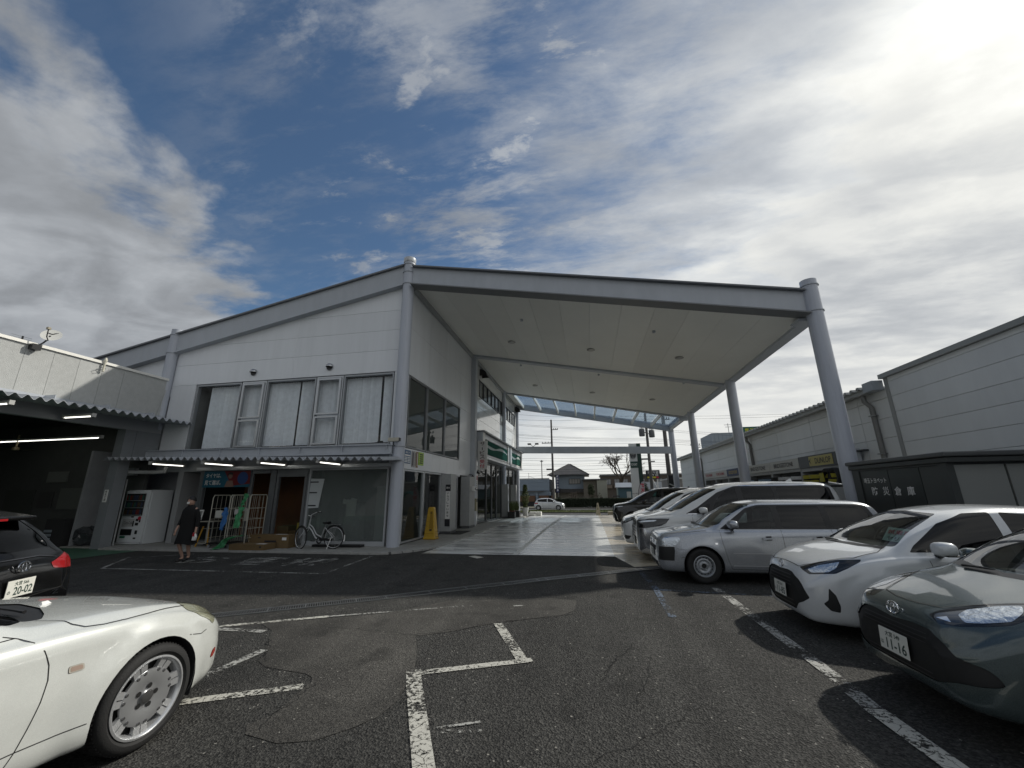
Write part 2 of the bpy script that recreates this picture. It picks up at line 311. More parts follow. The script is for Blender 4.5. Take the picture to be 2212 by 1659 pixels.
def concrete(name, col, wet=True, streak=.35):
    M = bpy.data.materials.new(name); MATS[name] = M; M.use_nodes = True; nt = M.node_tree; N = nt.nodes; L = nt.links; b = N['Principled BSDF']
    gp = N.new('ShaderNodeNewGeometry'); P = gp.outputs['Position']
    mp = N.new('ShaderNodeMapping'); mp.inputs['Scale'].default_value = (.35, 1.6, 1); mp.inputs['Rotation'].default_value = (0, 0, R_(12)); L.new(P, mp.inputs[0])
    n = N.new('ShaderNodeTexNoise'); n.inputs['Scale'].default_value = 1.5; n.inputs['Detail'].default_value = 9; n.inputs['Roughness'].default_value = .66; n.inputs['Distortion'].default_value = .4; L.new(mp.outputs[0], n.inputs['Vector'])
    n2 = N.new('ShaderNodeTexNoise'); n2.inputs['Scale'].default_value = 18; n2.inputs['Detail'].default_value = 6; L.new(P, n2.inputs['Vector'])
    r = N.new('ShaderNodeMapRange'); r.inputs[1].default_value = .38; r.inputs[2].default_value = .62; r.inputs[3].default_value = 1-streak; r.inputs[4].default_value = 1.12; L.new(n.outputs['Fac'], r.inputs[0])
    r2 = N.new('ShaderNodeMapRange'); r2.inputs[3].default_value = .8; r2.inputs[4].default_value = 1.2; L.new(n2.outputs['Fac'], r2.inputs[0])
    m = N.new('ShaderNodeMath'); m.operation = 'MULTIPLY'; L.new(r.outputs[0], m.inputs[0]); L.new(r2.outputs[0], m.inputs[1])
    sc = N.new('ShaderNodeVectorMath'); sc.operation = 'SCALE'; sc.inputs[0].default_value = col; L.new(m.outputs[0], sc.inputs['Scale']); L.new(sc.outputs[0], b.inputs['Base Color'])
    rr = N.new('ShaderNodeMapRange'); rr.inputs[1].default_value = .35; rr.inputs[2].default_value = .65; rr.inputs[3].default_value = .10 if wet else .6; rr.inputs[4].default_value = .42 if wet else .8; L.new(n.outputs['Fac'], rr.inputs[0]); L.new(rr.outputs[0], b.inputs['Roughness'])
    bp = N.new('ShaderNodeBump'); bp.inputs['Strength'].default_value = .25; bp.inputs['Distance'].default_value = .01; L.new(n2.outputs['Fac'], bp.inputs['Height']); L.new(bp.outputs[0], b.inputs['Normal'])
    return M
M_asph = asphalt('asphalt', (.013, .013, .0125), (.098, .096, .088))
M_patch = asphalt('asphalt_patch', (.028, .027, .025), (.10, .095, .084), 1.5, .5, .55)
M_road = asphalt('road_asphalt', (.05, .05, .05), (.10, .10, .098), 1.0, .4)
M_paint = worn('worn_white_paint', (.57, .56, .50), .635)
M_paint2 = worn('faded_white_paint', (.44, .44, .41), .55)
M_blue = worn('faded_blue_paint', (.12, .16, .22), .52)
M_conc = concrete('apron_concrete', (.72, .735, .72), True, .5)
M_beige = concrete('beige_concrete', (.42, .37, .28), True, .25)
M_lightc = mat('pale_concrete', (.52, .52, .49), .75, var=.15, vscale=6, bump=.2)
M_grass = mat('verge_grass', (.11, .135, .04), .9, var=.5, vscale=9, bump=1, bscale=60)

def strip(name, xs, ys, dz, m, kind='structure', zf=zg, parent=None):
    mb = MB(); nx = len(xs)
    vs = [(x, y, zf(y)+dz) for y in ys for x in xs]; fs = [(j*nx+i, j*nx+i+1, (j+1)*nx+i+1, (j+1)*nx+i) for j in range(len(ys)-1) for i in range(nx-1)]
    mb.add(vs, fs); return mb.build(name, m, parent, kind=kind)
strip('ground', [-700, -8, 8, 700], [-700, -12, 0, 10, 20, 30, 36, 39.7], -.004, M_asph)
def sheet(name, pts, dz, m, kind='structure', parent=None, label=None):
    mb = MB(); mb.quad(*[(x, y, zg(y)+dz) for x, y in pts]); return mb.build(name, m, parent, kind=kind, label=label)
# concrete forecourt under the canopy
ap = MB()
ys = [11.45, 14, 17, 20, 25, 30, 33, 36, 39.7]
for a, b in zip(ys, ys[1:]):
    for x0, x1 in ((-4.72, -2.16), (-2.02, .52), (7.9, 9.5)): ap.quad((x0, a, zg(a)), (x1, a, zg(a)), (x1, b, zg(b)), (x0, b, zg(b)))
ap.build('forecourt_slab', M_conc, kind='structure')
jt = MB()
for a, b in zip(ys, ys[1:]): jt.quad((-2.16, a, zg(a)+.001), (-2.02, a, zg(a)+.001), (-2.02, b, zg(b)+.001), (-2.16, b, zg(b)+.001))
jt.build('forecourt_band', mat('joint_band_concrete', (.60, .61, .58), .7, var=.12, vscale=5), kind='structure')
bg_ = MB(); bg_.quad((.52, 11.45, 0), (.86, 9.95, 0), (8, 13, 0), (7.9, 14, 0), (.52, 14, 0))
for a, b in zip(ys[1:], ys[2:]): bg_.quad((.52, a, zg(a)), (7.9, a, zg(a)), (7.9, b, zg(b)), (.52, b, zg(b)))
bg_.build('parking_bay_slab', M_beige, kind='structure')
st = MB()
for yy in (12.45, 13.35, 15.6, 16.6, 19.3, 20.3):   # pale bay stripes, pairs with a rounded end
    z_ = zg(yy)+.004
    pts = [(5.5, yy-.05), (.95, yy-.05), (.87, yy), (.95, yy+.05), (5.5, yy+.05)]
    st.quad(*[(x, y, z_) for x, y in pts])
st.build('bay_stripe', mat('bay_stripe_paint', (.62, .58, .50), .7, var=.2, vscale=9), kind='structure')
# road, grass verge, far ground
RZ = -.45
strip('road', [-200, 200], [39.7, 43.6], 0, M_road, zf=lambda y: RZ)
strip('road', [-200, 200], [46.4, 55.5], 0, M_road, zf=lambda y: RZ)
vg = B(-200, 200, 43.6, 46.4, RZ-.05, RZ+.10).build('verge_kerb', mat('verge_kerb_dark', (.07, .068, .06), .9, var=.3, vscale=5), kind='structure')
gr = MB(); random.seed(3)
gr.quad((-60, 43.75, RZ+.102), (60, 43.75, RZ+.102), (60, 46.25, RZ+.102), (-60, 46.25, RZ+.102))
for i in range(5200):
    x = random.uniform(-14, 9); y = random.uniform(43.8, 46.2); h = random.uniform(.06, .24); a = random.uniform(0, 3.14); dx = math.cos(a)*.02; dy = math.sin(a)*.02
    gr.quad((x-dx, y-dy, RZ+.10), (x+dx, y+dy, RZ+.10), (x+random.uniform(-.05, .05), y, RZ+.10+h))
gr.build('verge_grass', M_grass, kind='stuff')
strip('far_ground', [-1200, 1200], [55.5, 2500], 0, mat('far_earth', (.16, .15, .11), .95, var=.3, vscale=.4), zf=lambda y: RZ)
# hillside of distance is not in view; the lot's markings follow
def pline(name, pts, w, m, dz=.004):
    mb = MB()
    for (x0, y0), (x1, y1) in zip(pts, pts[1:]):
        d = Vector((x1-x0, y1-y0)).normalized(); n = Vector((-d.y, d.x))*w/2
        mb.quad((x0-n.x, y0-n.y, zg(y0)+dz), (x1-n.x, y1-n.y, zg(y1)+dz), (x1+n.x, y1+n.y, zg(y1)+dz), (x0+n.x, y0+n.y, zg(y0)+dz)); dz += .0006
    return mb.build(name, m, kind='structure')
sheet('patched_asphalt', [(-4.6, 5.15), (-4.29, 5.17), (-3.95, 4.95), (-3.76, 4.68), (-3.6, 4.5), (-3.56, 4.39), (-3.42, 4.25), (-3.37, 4.09), (-3.2, 3.98), (-2.96, 3.94), (-2.7, 3.9), (-2.59, 3.84), (-2.53, 3.75), (-2.5, 3.5), (-2.45, 3.23), (-2.54, 3.05), (-2.46, 2.95), (-2.16, 2.89), (-1.93, 2.96), (-1.76, 3.14), (-1.66, 3.3), (-1.62, 3.51), (-1.66, 3.8), (-1.70, 4.07), (-1.9, 4.6), (-2.1, 5.02), (-1.73, 5.25), (-1.3, 5.63), (-.78, 5.94), (-.47, 6.1), (-.31, 6.36), (-.3, 6.89), (-.7, 7.0), (-1.27, 6.85), (-2.24, 6.62), (-2.6, 6.2), (-2.9, 5.83), (-3.78, 5.4)], .000, M_patch)
pline('painted_line', [(-1.25, 5.62), (-.735, 4.46)], .115, M_paint)
pline('painted_line', [(-.66, 4.53), (-1.67, 4.065)], .10, M_paint, .005)
pline('painted_line', [(-1.73, 4.12), (-1.60, 3.84), (-1.08, 2.80), (-.55, 1.8)], .135, M_paint, .006)
pline('painted_line', [(-1.14, 3.19), (-.84, 3.25)], .04, M_paint2); pline('painted_line', [(-1.16, 3.23), (-.88, 3.36)], .03, M_paint2)
pline('painted_line', [(-3.34, 3.25), (-2.54, 3.66)], .11, M_paint)
pline('painted_line', [(-3.60, 3.50), (-3.54, 4.36)], .10, M_paint2)
pline('painted_line', [(-4.84, 4.93), (-3.60, 5.58)], .09, M_paint); pline('painted_line', [(-3.60, 5.58), (-1.80, 6.41)], .06, M_paint2)
pline('painted_line', [(-4.75, 4.89), (-4.0, 4.89)], .10, M_paint2)
pline('painted_line', [(2.0, 8.05), (2.03, 4.56)], .13, M_paint2); pline('painted_line', [(2.02, 4.52), (2.0, 4.02)], .14, M_paint2, .005); pline('painted_line', [(2.0, 4.0), (2.03, 3.3), (2.1, 1.5)], .15, M_paint, .006)
pline('painted_line', [(.91, 9.8), (1.0, 7.9), (.97, 6.2)], .10, M_blue); pline('painted_line', [(1.05, 7.78), (3.4, 7.5)], .08, M_blue)
pline('painted_line', [(-12.6, 9.86), (-11.32, 8.3), (-5.59, 8.36), (-5.85, 10.75)], .07, M_paint2); pline('painted_line', [(-12.3, 9.9), (-11.3, 10.6)], .06, M_paint2)
pline('painted_line', [(-1.2, 6.45), (-1.05, 6.5)], .05, M_paint2)
_q = MB(); _q.quad((-3.25, 11.03, .004), (-2.92, 10.70, .004), (-2.80, 10.92, .004), (-3.11, 11.17, .004)); _q.build('painted_diamond', mat('diamond_paint', (.55, .53, .47), .7, var=.3, vscale=20), kind='structure')
for body, c, w, h in (('お', (-10.0, 9.75, .004), 1.0, 1.1), ('客', (-8.35, 9.75, .004), 1.15, 1.25), ('様', (-6.95, 9.75, .004), 1.15, 1.2)):
    o = text(body, c, w, h, (1, .12, 0), (-.12, 1, 0), M_paint2, name='painted_character', off=.0005); o['kind'] = 'structure'
# green service floor by the garage
_g = MB(); _g.quad((-15.7, -10, .002), (-14.3, -10, .002), (-14.15, 8.1, .002), (-13.9, 9.5, .002), (-13.8, 11.1, .002), (-15.7, 11.1, .002)); _g.build('green_floor', mat('green_floor_paint', (.045, .12, .075), .45, var=.3, vscale=4), kind='structure')
# cracks in the old surface
ck = MB(); random.seed(11)
def crack(p, q, n=22, amp=.03, w=.012):
    p = Vector(p); q = Vector(q); d = (q-p); t = Vector((-d.y, d.x)).normalized(); last = None; off = 0
    for i in range(n+1):
        off = off*.7+random.uniform(-amp, amp); c = p+d*i/n+t*off; ww = w*random.uniform(.25, 1)*(1 if 0 < i < n else .1)
        cur = (c-t*ww/2, c+t*ww/2)
        if last: ck.quad((last[0].x, last[0].y, .0015), (cur[0].x, cur[0].y, .0015), (cur[1].x, cur[1].y, .0015), (last[1].x, last[1].y, .0015))
        last = cur
crack((-2.12, 5.05), (-1.3, 5.62)); crack((-1.3, 5.62), (-.3, 6.2)); crack((-.05, 4.1), (.35, 5.2)); crack((.2, 3.6), (.55, 4.9), amp=.02, w=.006); crack((-.1, 3.0), (.8, 3.9), w=.006)
crack((-1.6, 3.55), (-1.35, 3.62), 8, w=.01); crack((-1.5, 3.3), (-1.25, 3.4), 8, w=.01); crack((-3.5, 5.2), (-1.9, 5.0), w=.008); crack((-3.78, 4.7), (-3.3, 4.05), w=.02); crack((-2.5, 3.8), (-2.4, 3.0), w=.012)
ck.build('crack', mat('crack_dark', (.008, .008, .008), 1), kind='structure')

# ------------------------------------------------------------------ drain channel with grating
M_galv = mat('galvanised_steel', (.30, .31, .31), .42, .8, var=.2, vscale=12); M_dark = mat('dark_void', (.004, .004, .004), 1)
dp = [(-6.6, 4.42), (-5.29, 5.32), (-4.29, 6.0), (-3.33, 6.65), (-2.24, 7.45), (-.93, 8.40), (.99, 9.66), (1.9, 10.25), (4.0, 11.6)]
dr = thing('drain_channel', 'long steel grated drain channel running diagonally across the dark asphalt', 'drain', (-2, 7, 0))
dpit = MB(); fr = MB(); bars = MB(); seg = []
def off2(p, n, k): return (p[0]+n.x*k, p[1]+n.y*k)
for (p, q) in zip(dp, dp[1:]):
    d = Vector((q[0]-p[0], q[1]-p[1])); Ls = d.length; d.normalize(); n = Vector((-d.y, d.x))
    a, b = off2(p, n, -.10), off2(q, n, -.10); c, e = off2(q, n, .10), off2(p, n, .10)
    dpit.quad((*a, .0025), (*b, .0025), (*c, .0025), (*e, .0025))
    for s_ in (-.115, .095):
        a, b, c, e = off2(p, n, s_), off2(q, n, s_), off2(q, n, s_+.02), off2(p, n, s_+.02)
        fr.add([(*a, 0), (*b, 0), (*c, 0), (*e, 0), (*a, .012), (*b, .012), (*c, .012), (*e, .012)], [(4, 5, 6, 7), (0, 1, 5, 4), (2, 3, 7, 6), (1, 2, 6, 5), (3, 0, 4, 7)])
    k = int(Ls/.032)
    for i in range(k):
        t = (i+.5)*Ls/k; m0 = Vector(p)+d*t
        w_ = .0045 if i % 22 else .012
        a, b, c, e = m0-n*.095-d*w_, m0-n*.095+d*w_, m0+n*.095+d*w_, m0+n*.095-d*w_
        bars.add([(a.x, a.y, .010), (b.x, b.y, .010), (c.x, c.y, .010), (e.x, e.y, .010), (a.x, a.y, .0), (b.x, b.y, .0), (c.x, c.y, .0), (e.x, e.y, .0)], [(0, 1, 2, 3), (0, 4, 5, 1), (3, 2, 6, 7)])
    for s_ in (-.032, .032):
        a, b, c, e = off2(p, n, s_-.003), off2(q, n, s_-.003), off2(q, n, s_+.003), off2(p, n, s_+.003); bars.quad((*a, .0105), (*b, .0105), (*c, .0105), (*e, .0105))
dpit.build('channel', M_dark, dr); fr.build('frame', M_galv, dr); bars.build('grating', M_galv, dr, kind='stuff')

# ------------------------------------------------------------------ pavement with edging tiles round the showroom
M_tile = mat('paving_tile', (.34, .34, .325), .65, var=.22, vscale=7, bump=.15, bscale=90); M_grout = mat('grout', (.13, .13, .125), .9)
def tiled(name, c1):
    M = bpy.data.materials.new(name); M.use_nodes = True; nt = M.node_tree; N = nt.nodes; L = nt.links; b = N['Principled BSDF']; gp = N.new('ShaderNodeNewGeometry')
    br = N.new('ShaderNodeTexBrick'); br.offset = 0; br.inputs['Scale'].default_value = 1; br.inputs['Brick Width'].default_value = .3; br.inputs['Row Height'].default_value = .3; br.inputs['Mortar Size'].default_value = .008
    br.inputs['Color1'].default_value = (*c1, 1); br.inputs['Color2'].default_value = (*[x*.82 for x in c1], 1); br.inputs['Mortar'].default_value = (.14, .14, .13, 1); L.new(gp.outputs['Position'], br.inputs['Vector'])
    L.new(br.outputs['Color'], b.inputs['Base Color']); b.inputs['Roughness'].default_value = .6
    return M
M_tiled = tiled('tiled_paving', (.36, .36, .34))
pv = MB(); PH = .05
pv.prism([(-17.4, 11.35), (-5.85, 11.35), (-5.2, 11.9), (-4.95, 12.6), (-6, 12.6), (-6, 13.6), (-17.4, 13.6)], 'z', -.1, PH-.004)
pav = pv.build('pavement', [M_tiled], kind='structure')
pv2 = MB()
for a, b in zip([12.6, 16, 20, 25, 30, 34.8], [16, 20, 25, 30, 34.8, 36.5]):
    vs = [(-6, a, zg(a)+PH-.004), (-4.95, a, zg(a)+PH-.004), (-4.95, b, zg(b)+PH-.004), (-6, b, zg(b)+PH-.004), (-6, a, zg(a)-.1), (-4.95, a, zg(a)-.1), (-4.95, b, zg(b)-.1), (-6, b, zg(b)-.1)]
    pv2.add(vs, [(0, 1, 2, 3), (1, 5, 6, 2), (0, 4, 5, 1), (3, 2, 6, 7)])
pav2 = pv2.build('pavement', [M_tiled], kind='structure')
tm = MB().box(-.145, .145, -.145, .145, -.1, 0).build('paving_tile', M_tile, pav, bevel=.004).data
first = [o for o in COL.objects if o.name.startswith('paving_tile')][0]
def place_tile(x, y, z, rz=0, par=None, sx=1):
    o = first.copy(); COL.objects.link(o); o.parent = par; o.location = (x, y, z); o.rotation_euler = (0, 0, rz); o.scale = (sx, 1, 1); return o
first.location = (-15.25, 11.2, PH)
for i in range(1, 32): place_tile(-15.25+.3*i, 11.2, PH+random.uniform(-.002, .002), 0, pav)
for i in range(32):
    if i % 1 == 0: place_tile(-15.25+.3*i, 11.5, PH+random.uniform(-.001, .002), 0, pav)
for (x, y, a) in ((-5.76, 11.27, 18), (-5.50, 11.42, 40), (-5.29, 11.63, 52), (-5.12, 11.88, 62), (-5.0, 12.15, 72), (-4.93, 12.44, 80)): place_tile(x, y, PH, R_(a), pav)
for i in range(60):
    y = 12.75+.3*i; place_tile(-4.81, y, zg(y)+PH+random.uniform(-.002, .002), R_(90), pav2)
# ------------------------------------------------------------------ materials of the buildings
M_white = mat('white_wall_panel', (.71, .735, .765), .38, var=.035, dirt=.05, stretch=(2.2, 2.2, .22), vscale=1.3, coat=.15)
M_gloss = mat('glossy_white_panel', (.72, .74, .73), .12, var=.05, vscale=.9, coat=.6)
M_fascia = mat('grey_steel_paint', (.43, .46, .50), .42, var=.05, dirt=.05, stretch=(1.6, 1.6, .5), vscale=1.5)
M_colm = mat('column_paint', (.45, .48, .54), .33, var=.06, dirt=.06, vscale=3, stretch=(6, 6, .4))
M_soff = mat('soffit_panel', (.76, .77, .74), .5, var=.035, dirt=.03, vscale=.6)
M_alu = mat('aluminium_frame', (.50, .52, .54), .35, .5, var=.06, vscale=5)
M_bronze = mat('dark_frame', (.10, .105, .11), .4, .3)
M_blind = mat('vertical_blind', (.80, .83, .86), .8, var=.12, vscale=6)
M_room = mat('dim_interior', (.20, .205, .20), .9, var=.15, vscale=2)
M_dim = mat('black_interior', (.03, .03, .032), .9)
M_glassA = glass('window_glass', (.91, .93, .94), .6, wob=.03)
M_glassB = glass('showroom_glass', (.50, .54, .53), .6, wob=.05)
M_glassG = glass('film_glass', (.55, .60, .59), .9, milk=.34, milkcol=(.30, .34, .335))
M_poly = glass('polycarbonate', (.50, .60, .70), .5, rough=.15, milk=.22, milkcol=(.45, .52, .6))
M_corr = mat('corrugated_sheet', (.42, .44, .47), .45, .2, var=.15, vscale=4)
M_stucco = mat('sprayed_stucco', (.45, .46, .45), .85, var=.10, vscale=7, bump=.8, bscale=55)
M_coping = mat('bright_coping', (.78, .77, .72), .4, .2)
M_lamp = mat('lit_tube', (.9, .9, .85), .4, emit=(1, .98, .9), estr=1.8)
M_lampb = mat('lamp_body', (.45, .45, .43), .5)
M_black = mat('black_plastic', (.012, .012, .013), .35)
M_print = mat('dark_print', (.02, .02, .025), .6)
M_wprint = mat('white_print', (.75, .75, .73), .6)
M_red = mat('red_print', (.42, .02, .04), .5)
M_pvc = mat('pvc_pipe', (.40, .41, .41), .45, var=.1, vscale=6)
M_cardb = mat('cardboard', (.15, .10, .045), .85, var=.15, vscale=5)
M_conb = mat('grey_render', (.27, .28, .295), .8, var=.12, vscale=3, bump=.2)

FY = 12.4; BX = -6.0
def ztopL(x): return 9.67+.2*(x+6.35)
def ztopR(x): return 9.62-.186*(x+5.9)
def soff(x): return 9.0-.1923*(x+6)
SR = thing('showroom_building', 'white panel-clad car showroom with a gabled end and wide forecourt canopy on round columns', 'building', (-6, 12.4, 0))
# --- gable facade, panels between horizontal joints, clipped under the sloped beam
def clip_under(x0, x1, z0, z1, f):
    """quad x0..x1,z0..z1 clipped by z<f(x), f linear"""
    P = [(x0, z0), (x1, z0), (x1, z1), (x0, z1)]; out = []
    for i in range(4):
        a, b = P[i], P[(i+1) % 4]; da = f(a[0])-a[1]; db = f(b[0])-b[1]
        if da >= 0: out.append(a)
        if da*db < 0: t = da/(da-db); out.append((lerp(a[0], b[0], t), lerp(a[1], b[1], t)))
    return out
zj = [5.70, 6.50, 7.25, 8.0, 8.9]
xj = [-15.55, -10.4, -6.0]
for i in range(len(xj)-1):
    for a, b in zip(zj, zj[1:]):
        P = clip_under(xj[i]+.003, xj[i+1]-.003, a+.004, b-.004, lambda x: ztopL(x)-.8)
        if len(P) > 2: MB().prism(P, 'y', FY, FY+.08).build('wall_panel', M_white, SR)
P = clip_under(-22, -15.56, 5.3, 7.5, lambda x: ztopL(x)-.8); MB().prism(P, 'y', FY+.02, FY+.09).build('wall_panel', M_white, SR)
for (a, b, c, d) in ((-15.55, -14.47, 2.9, 5.696), (-6.38, -6.0, 2.45, 5.696)): B(a, b, FY, FY+.08, c, d).build('wall_panel', M_white, SR)
B(-22, -6.02, FY+.085, FY+.12, 5.7, 6.6).build('backing_wall', M_room, SR)
# sloped fascia beam of the left slope
def sloped(x0, x1, f, lo, hi, y0, y1, n=1):
    mb = MB()
    vs = [(x0, y0, f(x0)+lo), (x1, y0, f(x1)+lo), (x1, y0, f(x1)+hi), (x0, y0, f(x0)+hi), (x0, y1, f(x0)+lo), (x1, y1, f(x1)+lo), (x1, y1, f(x1)+hi), (x0, y1, f(x0)+hi)]
    mb.add(vs, [(0, 1, 2, 3), (7, 6, 5, 4), (0, 4, 5, 1), (3, 2, 6, 7), (0, 3, 7, 4), (1, 5, 6, 2)]); return mb
fb = sloped(-24, -6.2, ztopL, -.80, -.06, 12.24, 12.42); o = fb.build('gable_fascia', M_fascia, SR)
sloped(-24, -6.2, ztopL, -.06, .0, 12.14, 12.5).build('fascia_cap', mat('cap_dark', (.16, .17, .185), .5), o)
sloped(-24, -6.2, ztopL, -.835, -.80, 12.16, 12.42).build('fascia_lip', M_fascia, o)
# main canopy beam on the right
cb = sloped(-5.86, 6.55, ztopR, -.76, -.05, 12.26, 12.36).build('canopy_beam', M_fascia, SR)
sloped(-5.86, 6.55, ztopR, -.05, .0, 12.12, 12.5).build('beam_cap', mat('cap_dark', (.16, .17, .185), .5), cb)
sloped(-5.86, 6.55, ztopR, -.80, -.76, 12.06, 12.52).build('beam_flange', mat('flange_grey', (.17, .18, .19), .5), cb)
# columns
def column(x, y, r, z0, z1, rings=(), cap=False):
    mb = MB(); mb.lathe([(0, z0), (r, z0), (r, z1), (0, z1)], (x, y, 0), n=40)
    o = mb.build('column', M_colm, SR, smooth=True)
    for zr in rings:
        MB().lathe([(r, zr-.02), (r+.028, zr-.014), (r+.028, zr+.014), (r, zr+.02)], (x, y, 0), n=40).build('collar', M_fascia, o, smooth=True)
    if cap: MB().lathe([(r+.012, z1-.18), (r+.02, z1-.17), (r+.02, z1), (r-.01, z1+.02), (0, z1+.02)], (x, y, 0), n=40).build('cap', M_alu, o, smooth=True)
    return o
column(-6.05, 12.35, .2, -.02, 9.98, (9.72, 9.4, 8.93, 2.62, 3.1), True)
column(6.74, 12.30, .215, -.02, 7.60, (7.42, 6.60), False)
column(-15.75, 12.30, .19, 4.0, 7.98, (7.0, 7.75))
for y in (19.85, 27.7, 34.6): column(6.74, y, .215, zg(y)-.02, soff(6.74)+.25)
for y in (28.75, 34.45): column(-5.93, y, .15, zg(y)-.02, 8.95)
B(-6.15, -5.76, 20.45, 20.83, -.05, 8.95).build('pilaster', M_fascia, SR)
# soffit panels, joints running back from the street side
sx = [-5.9+i*1.0417 for i in range(13)]
for (ya, yb) in ((12.52, 20.32), (20.72, 29.2)):
    for a, b in zip(sx, sx[1:]):
        a += .003; b -= .003
        MB().add([(a, ya, soff(a)), (b, ya, soff(b)), (b, yb, soff(b)), (a, yb, soff(a)), (a, ya, soff(a)+.05), (b, ya, soff(b)+.05), (b, yb, soff(b)+.05), (a, yb, soff(a)+.05)],
                 [(0, 3, 2, 1), (4, 5, 6, 7), (0, 1, 5, 4), (1, 2, 6, 5), (2, 3, 7, 6), (3, 0, 4, 7)]).build('soffit_panel', M_soff, SR)
sloped(-6, 6.6, soff, -.10, .30, 20.34, 20.70).build('cross_beam', M_fascia, SR)
sloped(-6, 6.6, soff, -.10, .30, 29.2, 29.42).build('cross_beam', M_fascia, SR)
sloped(-6, 6.9, soff, -.28, .24, 34.35, 34.62).build('cross_beam', M_fascia, SR)
sloped(-6, 6.9, soff, .062, .42, 12.52, 29.3).build('canopy_deck', M_fascia, SR)
for (x0, x1) in ((6.6, 6.98),): B(x0, x1, 12.53, 34.6, soff(6.74)-.06, soff(6.74)+.32).build('edge_beam', M_fascia, SR)
B(6.35, 6.95, 12.45, 12.95, soff(6.6)-.16, soff(6.6)-.08).build('gutter_box', M_fascia, SR); B(6.35, 7.0, 29.3, 29.9, soff(6.6)-.22, soff(6.6)-.07).build('gutter_box', M_fascia, SR)
B(-6.0, -5.88, 12.55, 34.4, 8.78, 8.98).build('wall_trim', mat('trim_grey', (.30, .32, .33), .5), SR)
# translucent end bay with rafters
xs_ = [-5.3+i*1.5 for i in range(9)]
for x in xs_: B(x-.05, x+.05, 29.42, 34.35, soff(x)-.16, soff(x)+.08).build('rafter', M_soff, SR)
for a, b in zip([-6.0]+xs_[:-1], xs_):
    mb = MB(); ny = 60; vs = []; fs = []
    for j in range(ny+1):
        y = 29.42+(34.4-29.42)*j/ny; dz = .10+.03*math.sin(j*math.pi/2)
        vs += [(a+.06, y, soff(a)+dz), (b-.06, y, soff(b)+dz)]
    fs = [(2*j, 2*j+1, 2*j+3, 2*j+2) for j in range(ny)]
    if a > -5.9: mb.add(vs, fs).build('skylight_sheet', M_poly, SR, smooth=True)
    else: sloped(-6, b-.05, soff, .02, .06, 29.42, 34.35).build('soffit_panel', M_soff, SR)
# lights and heads in the soffit
for (x, y) in ((-3.21, 17.55), (.41, 17.47), (4.05, 17.3), (-3.15, 25.7), (.52, 25.6), (4.09, 25.4)):
    z = soff(x); o = MB().lathe([(0, -.035), (.17, -.035), (.19, -.012), (.19, 0)], (x, y, z), n=28).build('downlight', mat('fitting_grey', (.28, .28, .27), .5), SR, smooth=True)
    MB().lathe([(0, -.02), (.13, -.02)], (x, y, z-.02), n=24).build('lens', mat('lamp_lens', (.5, .5, .48), .2), o)
for (x, y) in ((-3.4, 21.25), (.81, 21.3), (4.95, 20.95), (-2.29, 14.75), (2.66, 14.69)):
    MB().lathe([(0, -.09), (.05, -.08), (.06, 0)], (x, y, soff(x)), n=16).build('sprinkler_head', M_fascia, SR, smooth=True)
# lower tie beam at the street end
f_tie = lambda x: 5.42-.030*(x+6)
tb = sloped(-5.9, 6.6, f_tie, -.55, 0, 34.25, 34.55).build('tie_beam', M_fascia, SR)
for dx in (-.32, .32):
    m_ = MB(); m_.tube([(-4.55, 34.4, 5.38), (-4.55+dx*.6, 34.4, 5.55)], .02, 8); m_.box(-4.55+dx-.14, -4.55+dx+.14, 34.2, 34.6, 5.56, 5.66); m_.build('floodlight', M_black, SR)

# --- windows of the gable facade
GY = 12.50
WX = [(-14.43, -12.49, 0), (-12.45, -11.43, 1), (-11.40, -9.40, 0), (-9.37, -8.33, 1), (-8.30, -6.42, 0)]
M_dimroom = M_dim
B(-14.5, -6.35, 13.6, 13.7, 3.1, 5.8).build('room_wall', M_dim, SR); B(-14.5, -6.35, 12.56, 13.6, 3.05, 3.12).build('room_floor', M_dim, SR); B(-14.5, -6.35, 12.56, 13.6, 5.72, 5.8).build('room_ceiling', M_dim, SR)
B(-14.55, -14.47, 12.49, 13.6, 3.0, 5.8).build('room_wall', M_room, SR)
for (a, b, sash) in WX:
    fr = MB(); w = .05
    fr.box(a, a+w, 12.42, 12.56, 3.18, 5.68); fr.box(b-w, b, 12.42, 12.56, 3.18, 5.68); fr.box(a+w, b-w, 12.42, 12.56, 5.62, 5.68); fr.box(a+w, b-w, 12.42, 12.56, 3.18, 3.24)
    wo = fr.build('window_frame', M_alu if sash else mat('dark_alu', (.34, .36, .38), .4, .4), SR, bevel=.004)
    if sash:
        s = MB()
        for (z0, z1) in ((3.26, 4.24), (4.30, 5.60)):
            s.box(a+.06, a+.13, 12.37, 12.48, z0, z1); s.box(b-.13, b-.06, 12.37, 12.48, z0, z1); s.box(a+.13, b-.13, 12.37, 12.48, z0, z0+.06); s.box(a+.13, b-.13, 12.37, 12.48, z1-.06, z1)
            MB().quad((a+.13, 12.44, z0+.06), (b-.13, 12.44, z0+.06), (b-.13, 12.44, z1-.06), (a+.13, 12.44, z1-.06)).build('pane', M_glassA, wo)
        s.build('sash', M_alu, wo, bevel=.004)
    else:
        MB().quad((a+w, GY, 3.24), (b-w, GY, 3.24), (b-w, GY, 5.62), (a+w, GY, 5.62)).build('pane', M_glassA, wo)
bl = MB(); x = -13.95; random.seed(5)
while x < -6.5:
    if -10.22 < x < -10.08 or -6.98 < x < -6.86: x += .09; continue
    a = R_(random.uniform(20, 38)); dx = .047*math.cos(a); dy = .058*math.sin(a); zb = 3.3
    bl.quad((x-dx, 12.68-dy, zb), (x+dx, 12.68+dy, zb), (x+dx, 12.68+dy, 5.62), (x-dx, 12.68-dy, 5.62)); x += .105
